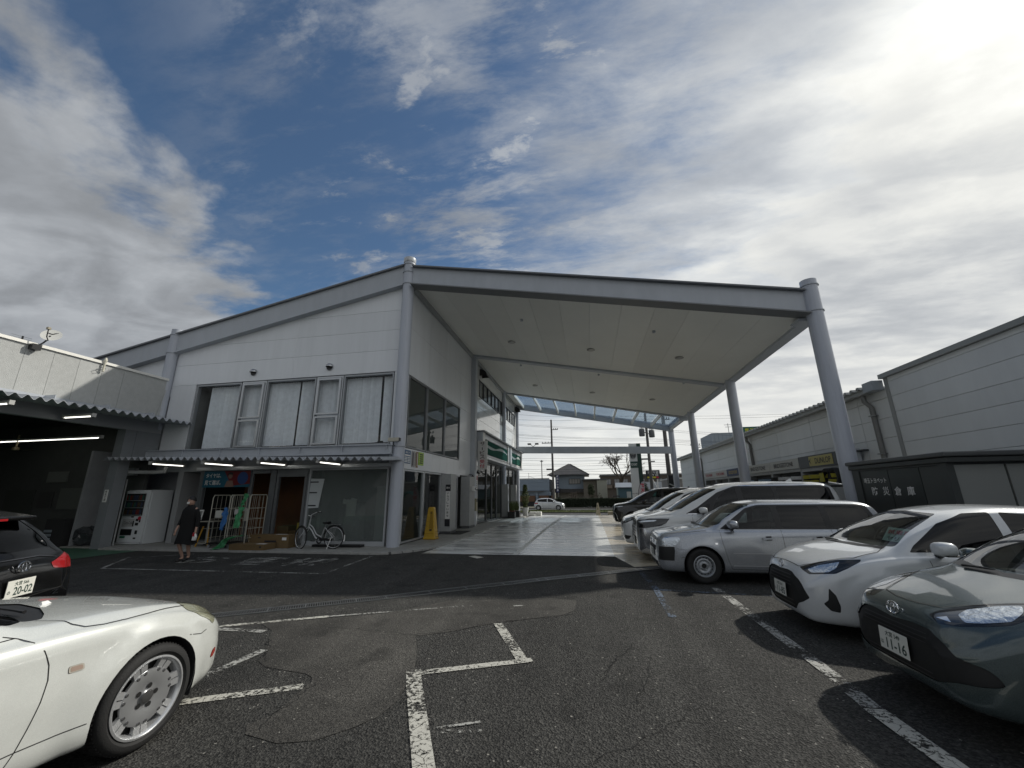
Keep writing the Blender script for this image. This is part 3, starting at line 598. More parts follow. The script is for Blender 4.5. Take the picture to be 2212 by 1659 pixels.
bl.build('vertical_blinds', M_blind, SR, kind='stuff')
B(-14.45, -6.40, 12.36, 12.56, 3.12, 3.18).build('window_sill', M_alu, SR)
# hooded vents
def vent_hood(x, y, z, n):
    mb = MB(); r = .13; vs = []; N_ = 14
    t = thing('vent_hood', n, 'vent', (x, y, z), 0)
    for i in range(N_+1):
        th = math.pi*i/N_
        for j in range(9):
            ph = math.pi/2*j/8; vs.append((r*math.cos(th)*1.0, -r*math.sin(ph)*math.sin(th)*1.0-.03, r*math.sin(th)*math.cos(ph)))
    fs = [(i*9+j, i*9+j+1, (i+1)*9+j+1, (i+1)*9+j) for i in range(N_) for j in range(8)]
    mb.add(vs, fs); mb.build('hood', mat('steel_hood', (.45, .46, .47), .25, .9, two=(.01, .01, .01)), t, smooth=True, local=True)
    MB().lathe([(0, 0), (r*.98, 0), (r*.98, -.03), (r*1.02, -.03), (r*1.02, .0)], (0, 0, 0), axis='y', n=28).build('duct_ring', M_alu, t, smooth=True, local=True)
    MB().lathe([(0, -.031), (r*.93, -.031)], (0, 0, 0), axis='y', n=28).build('mesh', M_black, t, local=True)
vent_hood(-12.01, 12.395, 6.02, 'left of the two round steel vent hoods above the blinds windows')
vent_hood(-8.89, 12.395, 6.02, 'right of the two round steel vent hoods above the blinds windows')

# --- ground floor of the gable facade
B(-15.5, -6.2, 12.41, 12.5, 2.46, 3.05).build('wall_panel', mat('lintel_grey', (.30, .315, .33), .5), SR)
def glz(name, x0, x1, z0, z1, y, m, fm, parent=SR, w=.045, mid=None, base=None):
    f = MB(); f.box(x0, x0+w, y-.05, y+.05, z0, z1); f.box(x1-w, x1, y-.05, y+.05, z0, z1); f.box(x0+w, x1-w, y-.05, y+.05, z1-w, z1); f.box(x0+w, x1-w, y-.05, y+.05, z0, z0+(base or w))
    if mid: f.box(x0+w, x1-w, y-.05, y+.05, mid-.03, mid+.03)
    o = f.build(name, fm, parent, bevel=.003)
    MB().quad((x0+w, y, z0+(base or w)), (x1-w, y, z0+(base or w)), (x1-w, y, z1-w), (x0+w, y, z1-w)).build('pane', m, o)
    return o
M_fr2 = mat('grey_frame', (.17, .18, .19), .45, .3)
glz('shop_window', -9.22, -6.36, .02, 2.46, 12.45, M_glassG, mat('pale_frame', (.40, .42, .44), .45), w=.06, base=.16)
glz('glass_door', -10.45, -9.30, .05, 2.30, 12.46, M_glassA, M_fr2, w=.09, base=.3)
B(-10.45, -9.25, 12.42, 12.5, 2.3, 2.46).build('door_header', M_fr2, SR)
B(-10.72, -10.5, 12.43, 12.5, .05, 2.46).build('door_post', M_fr2, SR); B(-9.29, -9.23, 12.42, 12.5, .05, 2.46).build('door_post', M_fr2, SR)
glz('shop_window', -13.42, -11.46, .05, 2.46, 12.46, M_glassA, M_fr2, w=.06, base=.1)
B(-11.44, -10.75, 12.43, 12.5, 2.34, 2.46).build('door_header', M_fr2, SR); B(-11.46, -11.40, 12.43, 12.5, .05, 2.34).build('door_post', M_fr2, SR)
B(-14.5, -14.28, 12.42, 13.4, .05, 2.46).build('door_post', mat('post_grey', (.30, .31, .32), .6), SR); B(-13.56, -13.44, 12.42, 12.5, .05, 2.46).build('door_post', M_fr2, SR)
# workshop store seen through the left window and the open door: brown board wall, shelves, boxes
B(-14.3, -9.5, 15.2, 15.3, 0, 3).build('board_wall', mat('brown_board', (.20, .085, .035), .7, var=.25, vscale=2), SR)
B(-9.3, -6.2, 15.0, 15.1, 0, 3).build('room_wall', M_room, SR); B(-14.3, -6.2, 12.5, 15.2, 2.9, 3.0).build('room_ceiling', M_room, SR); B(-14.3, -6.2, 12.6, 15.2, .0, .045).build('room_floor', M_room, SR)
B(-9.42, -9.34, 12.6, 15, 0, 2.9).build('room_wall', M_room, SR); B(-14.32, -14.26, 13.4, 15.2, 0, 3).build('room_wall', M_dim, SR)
for (x, z, w_, h_, m_) in ((-10.2, .06, .5, .35, M_cardb), (-9.8, .06, .35, .3, M_cardb), (-9.95, .42, .4, .25, mat('yellow_card', (.5, .38, .06), .7)), (-10.7, .06, .45, .5, M_cardb)):
    tag(B(x-w_/2, x+w_/2, 13.3, 13.8, z, z+h_).build('stored_box', m_, bevel=.004), {(-10.2): 'brown carton on the floor behind the glass door', (-9.8): 'small brown carton by the right edge inside the glass door', (-9.95): 'yellow carton stacked behind the glass door', (-10.7): 'tall brown carton inside the doorway left of the glass door'}[x], 'box')
# cupboard and desk things behind the frosted window
for (a, b, z0, z1, lab) in ((-8.9, -8.2, .05, 1.3, 'grey cabinet behind the frosted shop window, left'), (-7.6, -6.9, .05, 1.9, 'tall pale cabinet behind the frosted shop window, right')):
    tag(B(a, b, 14.0, 14.4, z0, z1).build('cabinet', mat('cabinet_grey', (.4, .41, .4), .6), bevel=.01), lab, 'cabinet')
o = thing('hanging_shirt', 'pale work shirt hanging inside the frosted shop window', 'shirt', (-7.78, 12.60, 1.2))
sh = MB(); pts = [(-.22, .28), (-.12, .24), (-.05, .26), (.0, .22), (.08, .30), (.26, .26), (.22, -.26), (-.08, -.28), (-.09, .10), (-.24, .12)]
sh.prism([(x, z) for x, z in pts], 'y', -.012, .012); sh.build('cloth', mat('shirt_cloth', (.62, .62, .56), .9, var=.1), o, local=True)
MB().tube([(0, 0, .24), (0, 0, .34), (.03, 0, .37), (.05, 0, .34)], .006, 6).build('hanger', M_galv, o, local=True)
wb_ = thing('white_sheet_notice', 'tall white paper sheet with three black strips taped beside the glass door', 'poster', (-8.98, 12.50, 1.2))
MB().prism([(-9.28, 1.18), (-8.78, 1.20), (-8.66, 2.12), (-9.24, 2.13)], 'y', 12.425, 12.428).build('sheet', mat('sheet_white', (.50, .54, .55), .8), wb_)
for (a, b, z) in ((-9.17, -8.86, 2.02), (-9.17, -8.88, 1.68), (-9.24, -8.88, 1.27)): B(a, b, 12.42, 12.424, z-.02, z+.02).build('tape', M_print, wb_)
# tyre poster hung in the left shop window
tp = thing('tyre_poster', 'dim blue and red poster with white Japanese lettering atop the left shop window', 'poster', (-12.4, 12.4, 2.2))
B(-13.38, -11.47, 12.395, 12.405, 1.90, 2.45).build('sheet', mat('poster_blue', (.012, .10, .16), .5, var=.2, vscale=3), tp)
MB().prism([(-12.55, 2.445), (-11.48, 2.445), (-11.48, 2.0), (-12.2, 1.95)], 'y', 12.391, 12.3945).build('red_field', mat('poster_red', (.14, .010, .014), .5), tp)
MB().lathe([(0, 12.388), (.21, 12.388)], (-11.78, 0, 2.2), axis='y', n=28).build('badge', mat('poster_navy', (.02, .06, .2), .5), tp)
text('タイヤは、', (-12.97, 12.39, 2.30), .62, .15, (1, 0, 0), (0, 0, 1), M_wprint, tp); text('見て選ぼ。', (-12.97, 12.39, 2.06), .66, .16, (1, 0, 0), (0, 0, 1), M_wprint, tp)
mb = MB(); mb.lathe([(0, 12.386), (.085, 12.386)], (-12.28, 0, 2.27), axis='y', n=20); mb.prism([(-12.47, 1.91), (-12.09, 1.91), (-12.17, 2.12), (-12.39, 2.12)], 'y', 12.384, 12.387); mb.build('portrait', mat('poster_skin', (.22, .14, .11), .6), tp)
mb = MB(); mb.prism([(-12.39, 2.26), (-12.37, 2.38), (-12.28, 2.41), (-12.19, 2.38), (-12.17, 2.24), (-12.21, 2.32), (-12.34, 2.33)], 'y', 12.380, 12.383); mb.build('portrait_hair', M_print, tp)

# --- recess with vending machine wall, pipes
B(-17.3, -14.5, 13.42, 13.5, 0, 3.2).build('recess_wall', M_conb, SR); B(-17.3, -17.2, 11.5, 13.42, 0, 3.2).build('recess_wall', M_conb, SR)
for (pth, r, n) in (([(-15.86, 11.62, 0), (-15.90, 11.62, 2.28), (-15.85, 11.62, 2.40), (-15.7, 11.62, 2.44), (-14.7, 11.75, 2.42), (-14.45, 11.85, 2.44), (-14.42, 11.85, 2.6)], .062, 'drain_pipe'), ([(-15.70, 11.68, 0), (-15.72, 11.68, 2.2)], .022, 'conduit')):
    MB().tube(pth, r, 14).build(n, M_pvc, SR, smooth=True)

# --- folded-plate awnings
def awning(name, axis, u0, u1, v0, zf, zb, v1, pitch, amp, parent):
    """folds run from v0 (front) to v1 (back); u is the long direction"""
    n = int(round((u1-u0)/pitch)); mb = MB(); th = .012; pts = []
    for i in range(n):
        a = u0+i*pitch; pts += [(a, 0), (a+pitch*.14, 0), (a+pitch*.46, amp), (a+pitch*.60, amp)]
    pts.append((u0+n*pitch, 0)); vs = []
    for (u, dz) in pts:
        t = (u-u0)/(u1-u0)
        for (v, zz) in ((v0, lerp(zf[0], zf[1], t)), (v1, lerp(zb[0], zb[1], t))):
            for dd in (0, th):
                vs.append((u, v, zz+dz+dd) if axis == 'x' else (v, u, zz+dz+dd))
    fs = []
    for i in range(len(pts)-1):
        k = 4*i; m = k+4
        fs += [(k, m, m+2, k+2), (k+1, k+3, m+3, m+1), (k, k+1, m+1, m), (k+2, m+2, m+3, k+3)]
    mb.add(vs, fs); return mb.build(name, M_corr, parent)
aw = awning('awning_sheet', 'x', -16.0, -5.86, 11.0, (2.80, 2.55), (2.90, 2.66), 12.36, .26, .10, SR)
sloped(-16.4, -6.15, lambda x: 3.21-.008*(x+16.4), -.27, -.01, 12.06, 12.12).build('awning_beam', M_fascia, aw)
sloped(-16.4, -6.15, lambda x: 3.21-.008*(x+16.4), -.01, .01, 11.98, 12.2).build('beam_flange', M_fascia, aw)
sloped(-16.4, -6.15, lambda x: 3.21-.008*(x+16.4), -.29, -.27, 12.0, 12.2).build('beam_flange', M_fascia, aw)
for x in [-15.6+i*1.55 for i in range(7)]: B(x-.006, x+.006, 11.99, 12.06, 2.96, 3.17).build('stiffener', M_fascia, aw)
B(-13.6, -6.05, 12.26, 12.39, 2.47, 2.58).build('awning_fascia', M_alu, aw); B(-6.12, -6.02, 12.2, 12.4, 2.46, 2.66).build('gutter_end', M_wprint, aw)
def tube_lamp(label, p, axis, L=1.2, group=None):
    t = thing('fluorescent_lamp', label, 'lamp', p, 0, group)
    if axis == 'y':
        MB().box(-.05, .05, 0, L, -.03, .03).build('lamp_body', M_lampb, t, local=True, bevel=.006); MB().cyl((0, .04, -.05), (0, L-.04, -.05), .016, n=10).build('tube', M_lamp, t, local=True, smooth=True)
        MB().box(-.055, .055, -.03, .03, -.075, .04).box(-.055, .055, L-.03, L+.03, -.075, .04).build('end_cap', M_lampb, t, local=True, bevel=.005)
    else:
        MB().box(0, L, -.05, .05, -.03, .03).build('lamp_body', M_lampb, t, local=True, bevel=.006); MB().cyl((.04, 0, -.05), (L-.04, 0, -.05), .016, n=10).build('tube', M_lamp, t, local=True, smooth=True)
        MB().box(-.03, .03, -.055, .055, -.075, .04).box(L-.03, L+.03, -.055, .055, -.075, .04).build('end_cap', M_lampb, t, local=True, bevel=.005)
names = ['lit tube lamp under the lower awning above the vending machine', 'lit tube lamp under the lower awning left of the tyre poster', 'lit tube lamp under the lower awning above the open brown doorway', 'lit tube lamp under the lower awning above the frosted shop window']
for i, (x, nm) in enumerate(zip((-14.15, -12.12, -10.07, -8.02), names)): tube_lamp(nm, (x, 11.1, 2.70-.03*i), 'y', 1.15, 'tube lamps under the lower awning')

# --- camera on the corner column
sc_ = thing('security_camera', 'beige box security camera clamped to the corner column above the awning end', 'camera', (-6.05, 12.1, 3.17))
B(-6.22, -5.86, 11.92, 12.04, 3.22, 3.34).build('housing', mat('camera_beige', (.45, .43, .36), .5), sc_, bevel=.01); B(-5.88, -5.83, 11.93, 12.03, 3.23, 3.33).build('lens_hood', M_black, sc_)
MB().tube([(-6.08, 12.2, 3.1), (-6.08, 12.05, 3.12), (-6.06, 11.98, 3.22)], .018, 8).build('bracket', M_black, sc_)
o = MB().box(-6.62, -6.46, 12.0, 12.08, 3.2, 3.26).tube([(-6.9, 12.05, 3.2), (-6.6, 12.04, 3.22)], .01, 6).build('spotlight', M_black); tag(o, 'small black spotlight lying on the awning beam left of the corner column', 'lamp')
# ------------------------------------------------------------------ long facade facing the forecourt (x = -6)
def wallp(name, y0, y1, z0, z1, m=None, t=.06): return B(BX-t, BX, y0, y1, z0, z1).build(name, m or M_white, SR)
for (a, b) in ((12.56, 14.5), (14.5, 16.5), (16.5, 18.6)):
    for (c, d) in ((5.66, 7.4), (7.4, 8.8)): wallp('wall_panel', a+.004, b-.004, c+.004, d-.004)
for (c, d) in ((2.44, 4.2), (4.2, 5.66), (5.66, 7.4), (7.4, 8.8)): wallp('wall_panel', 18.604, 20.44, c+.004, d-.004)
for i in range(7): a = 12.62+i*.854; wallp('band_panel', a+.004, a+.85, 2.42, 3.10)
wallp('wall_panel', 12.56, 12.74, .0, 5.65)
# tall panels of the second and third bays
def ycells(y0, y1, n): return [y0+(y1-y0)*i/n for i in range(n+1)]
for (y0, y1, n) in ((20.86, 28.6, 7), (28.92, 34.3, 5)):
    ys_ = ycells(y0, y1, n)
    panel_grid(ys_, [4.85, 5.65, 6.35, 7.0], lambda a, b, c, d: wallp('wall_panel', a, b, c, d, M_gloss), .012)
    panel_grid(ys_, [8.05, 8.8], lambda a, b, c, d: wallp('wall_panel', a, b, c, d, M_gloss), .012)
wallp('wall_panel', 20.86, 21.95, 3.4, 4.84, M_gloss); wallp('wall_panel', 20.86, 22.0, 7.0, 8.04, M_gloss); wallp('wall_panel', 33.65, 34.3, 7.0, 8.04, M_gloss)
B(BX-.12, BX-.065, 12.56, 34.4, 3.1, 8.8).build('backing_wall', M_room, SR)
# cut the backing behind the glazed upper room: dark recess instead
def bwin(y0, y1, z0, z1, x, m, fm, w=.05, name='window_frame', par=None):
    f = MB(); f.box(x-.05, x+.05, y0, y0+w, z0, z1); f.box(x-.05, x+.05, y1-w, y1, z0, z1); f.box(x-.05, x+.05, y0+w, y1-w, z0, z0+w); f.box(x-.05, x+.05, y0+w, y1-w, z1-w, z1)
    o = f.build(name, fm, par or SR, bevel=.003); MB().quad((x, y0+w, z0+w), (x, y1-w, z0+w), (x, y1-w, z1-w), (x, y0+w, z1-w)).build('pane', m, o); return o
for (a, b) in ((12.76, 14.42), (14.46, 16.46), (16.5, 18.55)): bwin(a, b, 3.12, 5.62, BX-.03, M_glassB, mat('mid_alu', (.20, .21, .22), .4, .4))
bl2 = MB(); y = 12.9
while y < 18.4:
    bl2.quad((BX-.10, y-.04, 3.2), (BX-.115, y+.04, 3.2), (BX-.115, y+.04, 5.6), (BX-.10, y-.04, 5.6)); y += .105 if y < 14.4 else 5
bl2.build('vertical_blinds', M_blind, SR, kind='stuff')
for (y0, y1, n) in ((22.05, 28.35, 6), (29.5, 33.6, 4)):
    c = ycells(y0, y1, n)
    for a, b in zip(c, c[1:]): bwin(a, b, 7.02, 8.03, BX-.02, M_glassA, M_bronze, .045)
# ground floor glazing, pillars, door
bwin(12.74, 14.44, .08, 2.40, BX-.04, M_glassB, M_alu); bwin(14.46, 16.25, .08, 2.40, BX-.04, M_glassB, M_alu)
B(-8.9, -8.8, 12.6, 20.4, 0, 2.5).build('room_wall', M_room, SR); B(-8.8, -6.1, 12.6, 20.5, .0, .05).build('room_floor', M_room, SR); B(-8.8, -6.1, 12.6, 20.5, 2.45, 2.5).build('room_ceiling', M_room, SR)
def pillar(y0, y1, zt):
    o = B(BX-.02, BX+.42, y0, y1, zg(y0)+PH+.1, zt).build('pillar', mat('pillar_stone', (.36, .37, .37), .5, var=.12, vscale=8), SR, bevel=.006)
    B(BX-.0, BX+.435, y0-.01, y1+.01, zg(y0)+PH-.02, zg(y0)+PH+.1).build('plinth', M_bronze, o); return o
pillar(16.3, 17.0, 2.38); pillar(19.0, 19.9, 2.38); pillar(28.35, 28.6, 2.2); pillar(31.6, 31.9, 2.2)
bwin(17.38, 18.65, .05, 2.36, BX-.1, M_glassA, M_alu, .08, 'entrance_door'); B(BX-.1, BX+.02, 17.3, 18.7, 2.36, 2.44).build('door_header', M_alu, SR)
for (y, z, w_, h_, c) in ((17.85, 1.45, .25, .22, (.4, .5, .5)), (18.15, 1.2, .18, .3, (.6, .6, .6)), (17.9, .95, .3, .2, (.55, .5, .05)), (18.3, .95, .18, .2, (.5, .45, .05)), (18.25, 1.65, .2, .2, (.5, .52, .5))):
    B(BX-.047, BX-.044, y-w_/2, y+w_/2, z-h_/2, z+h_/2).build('door_sticker', mat('sticker_%d' % int(y*100+z*10), c, .6), SR)
# second and third bay storefronts
for (a, b) in ((21.95, 23.9), (23.95, 25.3), (25.35, 26.6), (26.7, 28.25)): bwin(a, b, zg(a)+.06, 3.38, BX-.05, M_glassB, M_bronze)
for (a, b) in ((29.0, 30.9), (30.95, 32.6), (32.65, 34.2)): bwin(a, b, zg(a)+.06, 3.38, BX-.05, M_glassB, M_bronze)
B(BX-.06, BX, 20.86, 21.93, zg(21)+PH, 3.38).build('wall_panel', M_gloss, SR)
B(-12.1, -12, 20.9, 34.3, -.3, 3.5).build('room_wall', M_room, SR); B(-12, -6.1, 20.9, 34.3, -.32, -.02).build('room_floor', mat('showroom_floor', (.35, .34, .32), .25), SR); B(-12, -6.1, 20.9, 34.3, 3.42, 3.5).build('room_ceiling', M_room, SR); B(-12, -6.1, 34.25, 34.32, -.4, 3.5).build('room_wall', M_room, SR); B(-12, -6.1, 20.86, 20.92, -.3, 3.5).build('room_wall', M_room, SR)
B(-24, -6.0, 34.33, 34.45, -.5, 8.9).build('end_wall', M_white, SR)
# sign boxes over the storefronts
M_green = mat('sign_green', (.008, .075, .055), .85, spec=.1); M_silver = mat('sign_silver', (.40, .45, .45), .7, spec=.2)
for (y0, y1) in ((21.05, 28.5), (28.98, 34.25)):
    hd = B(BX, BX+.55, y0, y1, 3.42, 3.5).build('sign_canopy', M_alu, SR)
    B(BX-.02, BX+.50, y0, y0+.1, 3.5, 4.8).build('end_plate', M_fascia, hd); B(BX-.0, BX+.62, y0-.05, y1+.05, 4.8, 4.88).build('top_cap', mat('cap_dark', (.16, .17, .185), .5), hd); B(BX, BX+.50, y1-.35, y1, 3.5, 4.8).build('end_plate', M_wprint, hd); B(BX, BX+.50, y0+.1, y0+.55, 3.5, 4.8).build('end_plate', M_wprint, hd)
    for k in range(5): z = 4.52+k*.055; B(BX+.40, BX+.45, y0+.56, y1-.36, z, z+.035).build('louvre', M_alu, hd)
    for k in range(3): z = 3.53+k*.055; B(BX+.40, BX+.45, y0+.56, y1-.36, z, z+.035).build('louvre', M_alu, hd)
    B(BX+.36, BX+.39, y0+.56, y1-.36, 3.5, 4.8).build('back_board', M_bronze, hd)
    B(BX+.40, BX+.44, y0+.56, y1-.36, 3.72, 4.48).build('fascia_panel', M_green, hd)
    n = 24; yA = y0+.6; yB = y1-.4; up = []; lo = []
    for i in range(n+1):
        t = i/n; y = lerp(yA, yB, t); zc = 4.2-.10*math.sin(t*6.3)-.05*t; th = .03+.045*abs(math.sin(t*6.3+.4)); up.append((y, min(4.45, zc+th*1.6))); lo.append((y, zc-th*.6))
    mb = MB()
    for i in range(n): mb.quad((BX+.445, lo[i][0], lo[i][1]), (BX+.445, lo[i+1][0], lo[i+1][1]), (BX+.445, up[i+1][0], up[i+1][1]), (BX+.445, up[i][0], up[i][1]))
    mb.build('silver_swoosh', M_silver, hd)
    text('SAITAMA TOYOPET', (BX+.455, y1-1.3, 3.62), 1.7, .07, (0, 1, 0), (0, 0, 1), M_print, hd)
    B(BX+.45, BX+.453, y1-2.4, y1-.4, 3.56, 3.69).build('letter_board', M_wprint, hd)
# roof and hidden body of the building, keeps the light out
def body_roof():
    mb = MB(); f = ztopL
    mb.add([(-30, 12.5, f(-30)-.1), (-6, 12.5, f(-6)-.1), (-6, 34.4, f(-6)-.1), (-30, 34.4, f(-30)-.1), (-30, 12.5, f(-30)-.3), (-6, 12.5, f(-6)-.3), (-6, 34.4, f(-6)-.3), (-30, 34.4, f(-30)-.3)], [(0, 1, 2, 3), (7, 6, 5, 4), (0, 4, 5, 1), (1, 5, 6, 2), (2, 6, 7, 3), (3, 7, 4, 0)])
    mb.build('roof', M_fascia, SR)
body_roof()

# ------------------------------------------------------------------ small things fixed along the facade
def board(name, label, cat, y0, y1, z0, z1, m, x=BX, t=.02, group=None):
    o = thing(name, label, cat, (x, (y0+y1)/2, z0), 0, group); B(x+.002, x+t, y0, y1, z0, z1).build('panel', m, o, bevel=.002); return o
o = board('notice_board', 'dark blue notice board with white printing on the white band beside the corner column', 'sign', 12.66, 13.16, 2.60, 3.04, mat('notice_blue', (.03, .10, .22), .4))
for k in range(4): B(BX+.021, BX+.023, 12.7, 12.9, 2.63+k*.05, 2.66+k*.05).build('print_line', M_wprint, o)
for k in range(4): B(BX+.021, BX+.023, 12.93, 13.12, 2.63+k*.05, 2.66+k*.05).build('print_line', M_wprint, o)
B(BX+.021, BX+.023, 12.7, 13.12, 2.84, 2.89).build('print_line', M_wprint, o); text('認証工場', (BX+.022, 12.9, 2.96), .3, .06, (0, 1, 0), (0, 0, 1), M_wprint, o)
for (a, b, c, lab) in ((13.26, 13.44, (.30, .30, .31), 'grey vertical plate, first of the three narrow plates beside the lime sign'), (13.48, 13.62, (.42, .40, .38), 'pale vertical plate between the grey plate and the brown plate'), (13.66, 13.80, (.20, .085, .035), 'brown vertical plate next to the lime green sign')):
    o = board('name_plate', lab, 'sign', a, b, 2.50, 3.05, mat('plate%d' % int(a*100), c, .4)); B(BX+.021, BX+.023, a+.05, b-.05, 2.55, 3.0).build('print_line', M_print if c[0] > .25 else M_wprint, o)
o = board('lime_sign', 'lime green sign with dark vertical Japanese lettering on the white band', 'sign', 13.85, 14.30, 2.60, 3.06, mat('lime', (.30, .48, .02), .4))
for k in range(5): B(BX+.021, BX+.023, 13.93, 14.22, 2.66+k*.075, 2.70+k*.075).build('print_line', M_print, o)
# projecting service sign
sv = thing('service_sign', 'white vertical blade sign reading サービス受付 beside the second column', 'sign', (-5.45, 20.98, 2.78))
B(-5.74, -5.22, 20.9, 21.0, 2.80, 4.30).build('box', mat('sign_white', (.58, .58, .56), .4), sv, bevel=.01)
for k, ch in enumerate('サービス受付'):
    if ch == 'ー': B(-5.50, -5.46, 20.895, 20.9, 3.86-.05, 3.86+.09).build('lettering', M_print, sv); continue
    text(ch, (-5.48, 20.9, 4.14-k*.232), .27, .19, (1, 0, 0), (0, 0, 1), M_red if ch in '受付' else mat('sign_ink', (.05, .012, .02), .5), sv, off=.006)
for k, ch in enumerate('受付'):
    pass
MB().tube([(-5.9, 20.95, 4.2), (-5.7, 20.95, 4.2)], .02, 8).tube([(-5.9, 20.95, 2.95), (-5.7, 20.95, 2.95)], .02, 8).build('bracket', M_alu, sv)
# poster sign on first pillar
o = thing('opening_hours_board', 'narrow black and white vertical board of Japanese text on the first stone pillar', 'sign', (BX+.42, 16.65, .7)); B(BX+.21, BX+.40, 16.285, 16.298, .35, 1.95).build('panel', M_wprint, o)
B(BX+.20, BX+.41, 16.28, 16.284, 1.70, 1.96).build('header', M_print, o); text('受付', (BX+.305, 16.28, 1.83), .15, .08, (1, 0, 0), (0, 0, 1), M_wprint, o); B(BX+.20, BX+.41, 16.28, 16.284, .34, .62).build('footer', M_print, o)
for k, ch in enumerate('いらっしゃいませ'): text(ch, (BX+.305, 16.284, 1.62-.125*k), .09, .085, (1, 0, 0), (0, 0, 1), M_print, o)
o = tag(B(BX+.43, BX+.56, 19.3, 19.62, 1.70, 1.92).build('intercom_box', M_wprint, bevel=.01), 'white box fitting with a dark screen on the second stone pillar', 'intercom'); 
B(BX+.561, BX+.564, 19.4, 19.56, 1.76, 1.87).build('screen', M_black, o)
o = tag(B(BX+.25, BX+.33, 20.5, 20.75, .75, 1.35).build('call_point', mat('callpoint', (.42, .38, .25), .5), bevel=.01), 'beige fire call point box with a black top on the grey pilaster', 'alarm'); B(BX+.331, BX+.334, 20.52, 20.73, 1.18, 1.33).build('top_panel', M_black, o)
o = board('parking_notice', 'small red and white notice above waist height on the white wall before the tall glazing', 'sign', 21.1, 21.85, 1.75, 2.55, M_wprint, BX+.0, .02); B(BX+.021, BX+.024, 21.12, 21.83, 2.30, 2.53).build('red_band', mat('faded_red', (.4, .12, .12), .5), o); B(BX+.021, BX+.024, 21.2, 21.35, 1.85, 2.25).build('print_line', M_print, o); B(BX+.021, BX+.024, 21.12, 21.83, 1.75, 1.82).build('print_line', M_print, o)
for k in range(4): B(BX+.021, BX+.024, 21.45, 21.75, 1.9+.09*k, 1.94+.09*k).build('print_line', M_print, o)
o = board('blue_sticker', 'small blue pictogram notice low on the white wall before the tall glazing', 'sign', 21.25, 21.62, .85, 1.35, mat('pict_blue', (.18, .26, .36), .5)); 
for z in (.98, 1.2): MB().lathe([(0, BX+.023), (.09, BX+.023)], (0, 21.43, z), axis='x', n=20).build('pictogram', M_wprint, o)
# dark side hoods on the wall
def side_hood(y, z, lab, s=1.0):
    t = thing('exhaust_hood', lab, 'vent', (BX, y, z)); mb = MB(); N_ = 8; vs = []
    for i in range(N_+1):
        a = math.pi/2*i/N_; vs += [(.02+.42*s*math.sin(a), -.28*s, .4*s*math.cos(a)-.1), (.02+.42*s*math.sin(a), .28*s, .4*s*math.cos(a)-.1)]
    fs = [(2*i, 2*i+2, 2*i+3, 2*i+1) for i in range(N_)]+[tuple([2*i for i in range(N_+1)]), tuple([2*i+1 for i in range(N_, -1, -1)])]
    k = len(vs); vs += [(0, -.28*s, .3*s), (0, .28*s, .3*s), (0, -.28*s, -.1), (0, .28*s, -.1)]; fs += [(0, 1, k+1, k), (0, k, k+2, 2*N_), (1, 2*N_+1, k+3, k+1)]
    mb.add(vs, fs).build('hood', mat('hood_dark', (.035, .035, .035), .3, .4), t, local=True)
side_hood(22.4, 8.38, 'dark curved exhaust hood high on the wall near the second column'); side_hood(34.0, 8.5, 'dark curved exhaust hood at the far end of the long wall')
for (y, z, lab) in ((20.2, 2.45, 'small black wall lamp above the second stone pillar'), (21.2, 2.72, 'small black spot lamp below the service sign')):
    t = thing('wall_lamp', lab, 'lamp', (BX, y, z)); MB().lathe([(.02, 0), (.13, -.16), (.14, -.16)], (.2, 0, .05), n=16).build('shade', M_black, t, local=True, smooth=True); MB().tube([(0, 0, .05), (.2, 0, .08)], .015, 8).build('arm', M_black, t, local=True)
# door mat
tag(B(-5.75, -5.1, 16.2, 17.6, PH+.001, PH+.016).build('door_mat', mat('mat_black', (.02, .022, .022), .95, bump=.5, bscale=200)), 'black rubber door mat on the pavement before the entrance door', 'mat')
tag(MB().lathe([(0, .008), (.30, .008), (.31, .006)], (-4.3+0.0, 20.4, zg(20.4)), n=36).build('manhole_cover', mat('manhole', (.03, .03, .03), .5, .5)), 'round dark manhole cover in the forecourt concrete', 'manhole')

# ------------------------------------------------------------------ garage wing
GX = -15.6
GA = thing('garage_building', 'garage wing with bright stucco parapet, ribbed awning and dark open workshop bay', 'building', (GX, 6, 0))
y = 12.22; ysj = [12.39]+[10.72-.64*i for i in range(26)]
for a, b in zip(ysj, ysj[1:]): B(GX-.1, GX, b+.004, a-.004, 4.46, 5.86).build('parapet_panel', M_stucco, GA)
B(GX-.3, GX-.02, -6, 12.2, 4.4, 5.84).build('parapet_core', M_conb, GA)
B(GX-.35, GX+.05, -6, 12.22, 5.865, 5.95).build('coping', M_coping, GA)
B(GX-.2, GX+.02, -6, 12.35, 3.86, 4.45).build('lintel', mat('lintel_grey', (.30, .315, .33), .5), GA)
B(GX-.35, GX+.0, 11.2, 11.55, 0, 3.86).build('pillar', mat('post_grey2', (.20, .215, .23), .6, var=.1), GA)
B(GX-.05, GX, 11.56, 12.39, 2.95, 3.86).build('wall_panel', mat('post_grey2', (.20, .215, .23), .6), GA)
ga = awning('awning_sheet', 'y', -4.6, 12.4, GX+1.32, (4.06, 4.13), (4.2, 4.25), GX+.02, .25, .10, GA)
B(GX+.02, GX+.10, -4, 12.3, 4.36, 4.50).build('awning_beam', M_fascia, ga)
for i in range(12): B(GX+.10, GX+.5, 11.6-i*1.4, 11.62-i*1.4, 4.36, 4.50).build('hanger', M_fascia, ga)
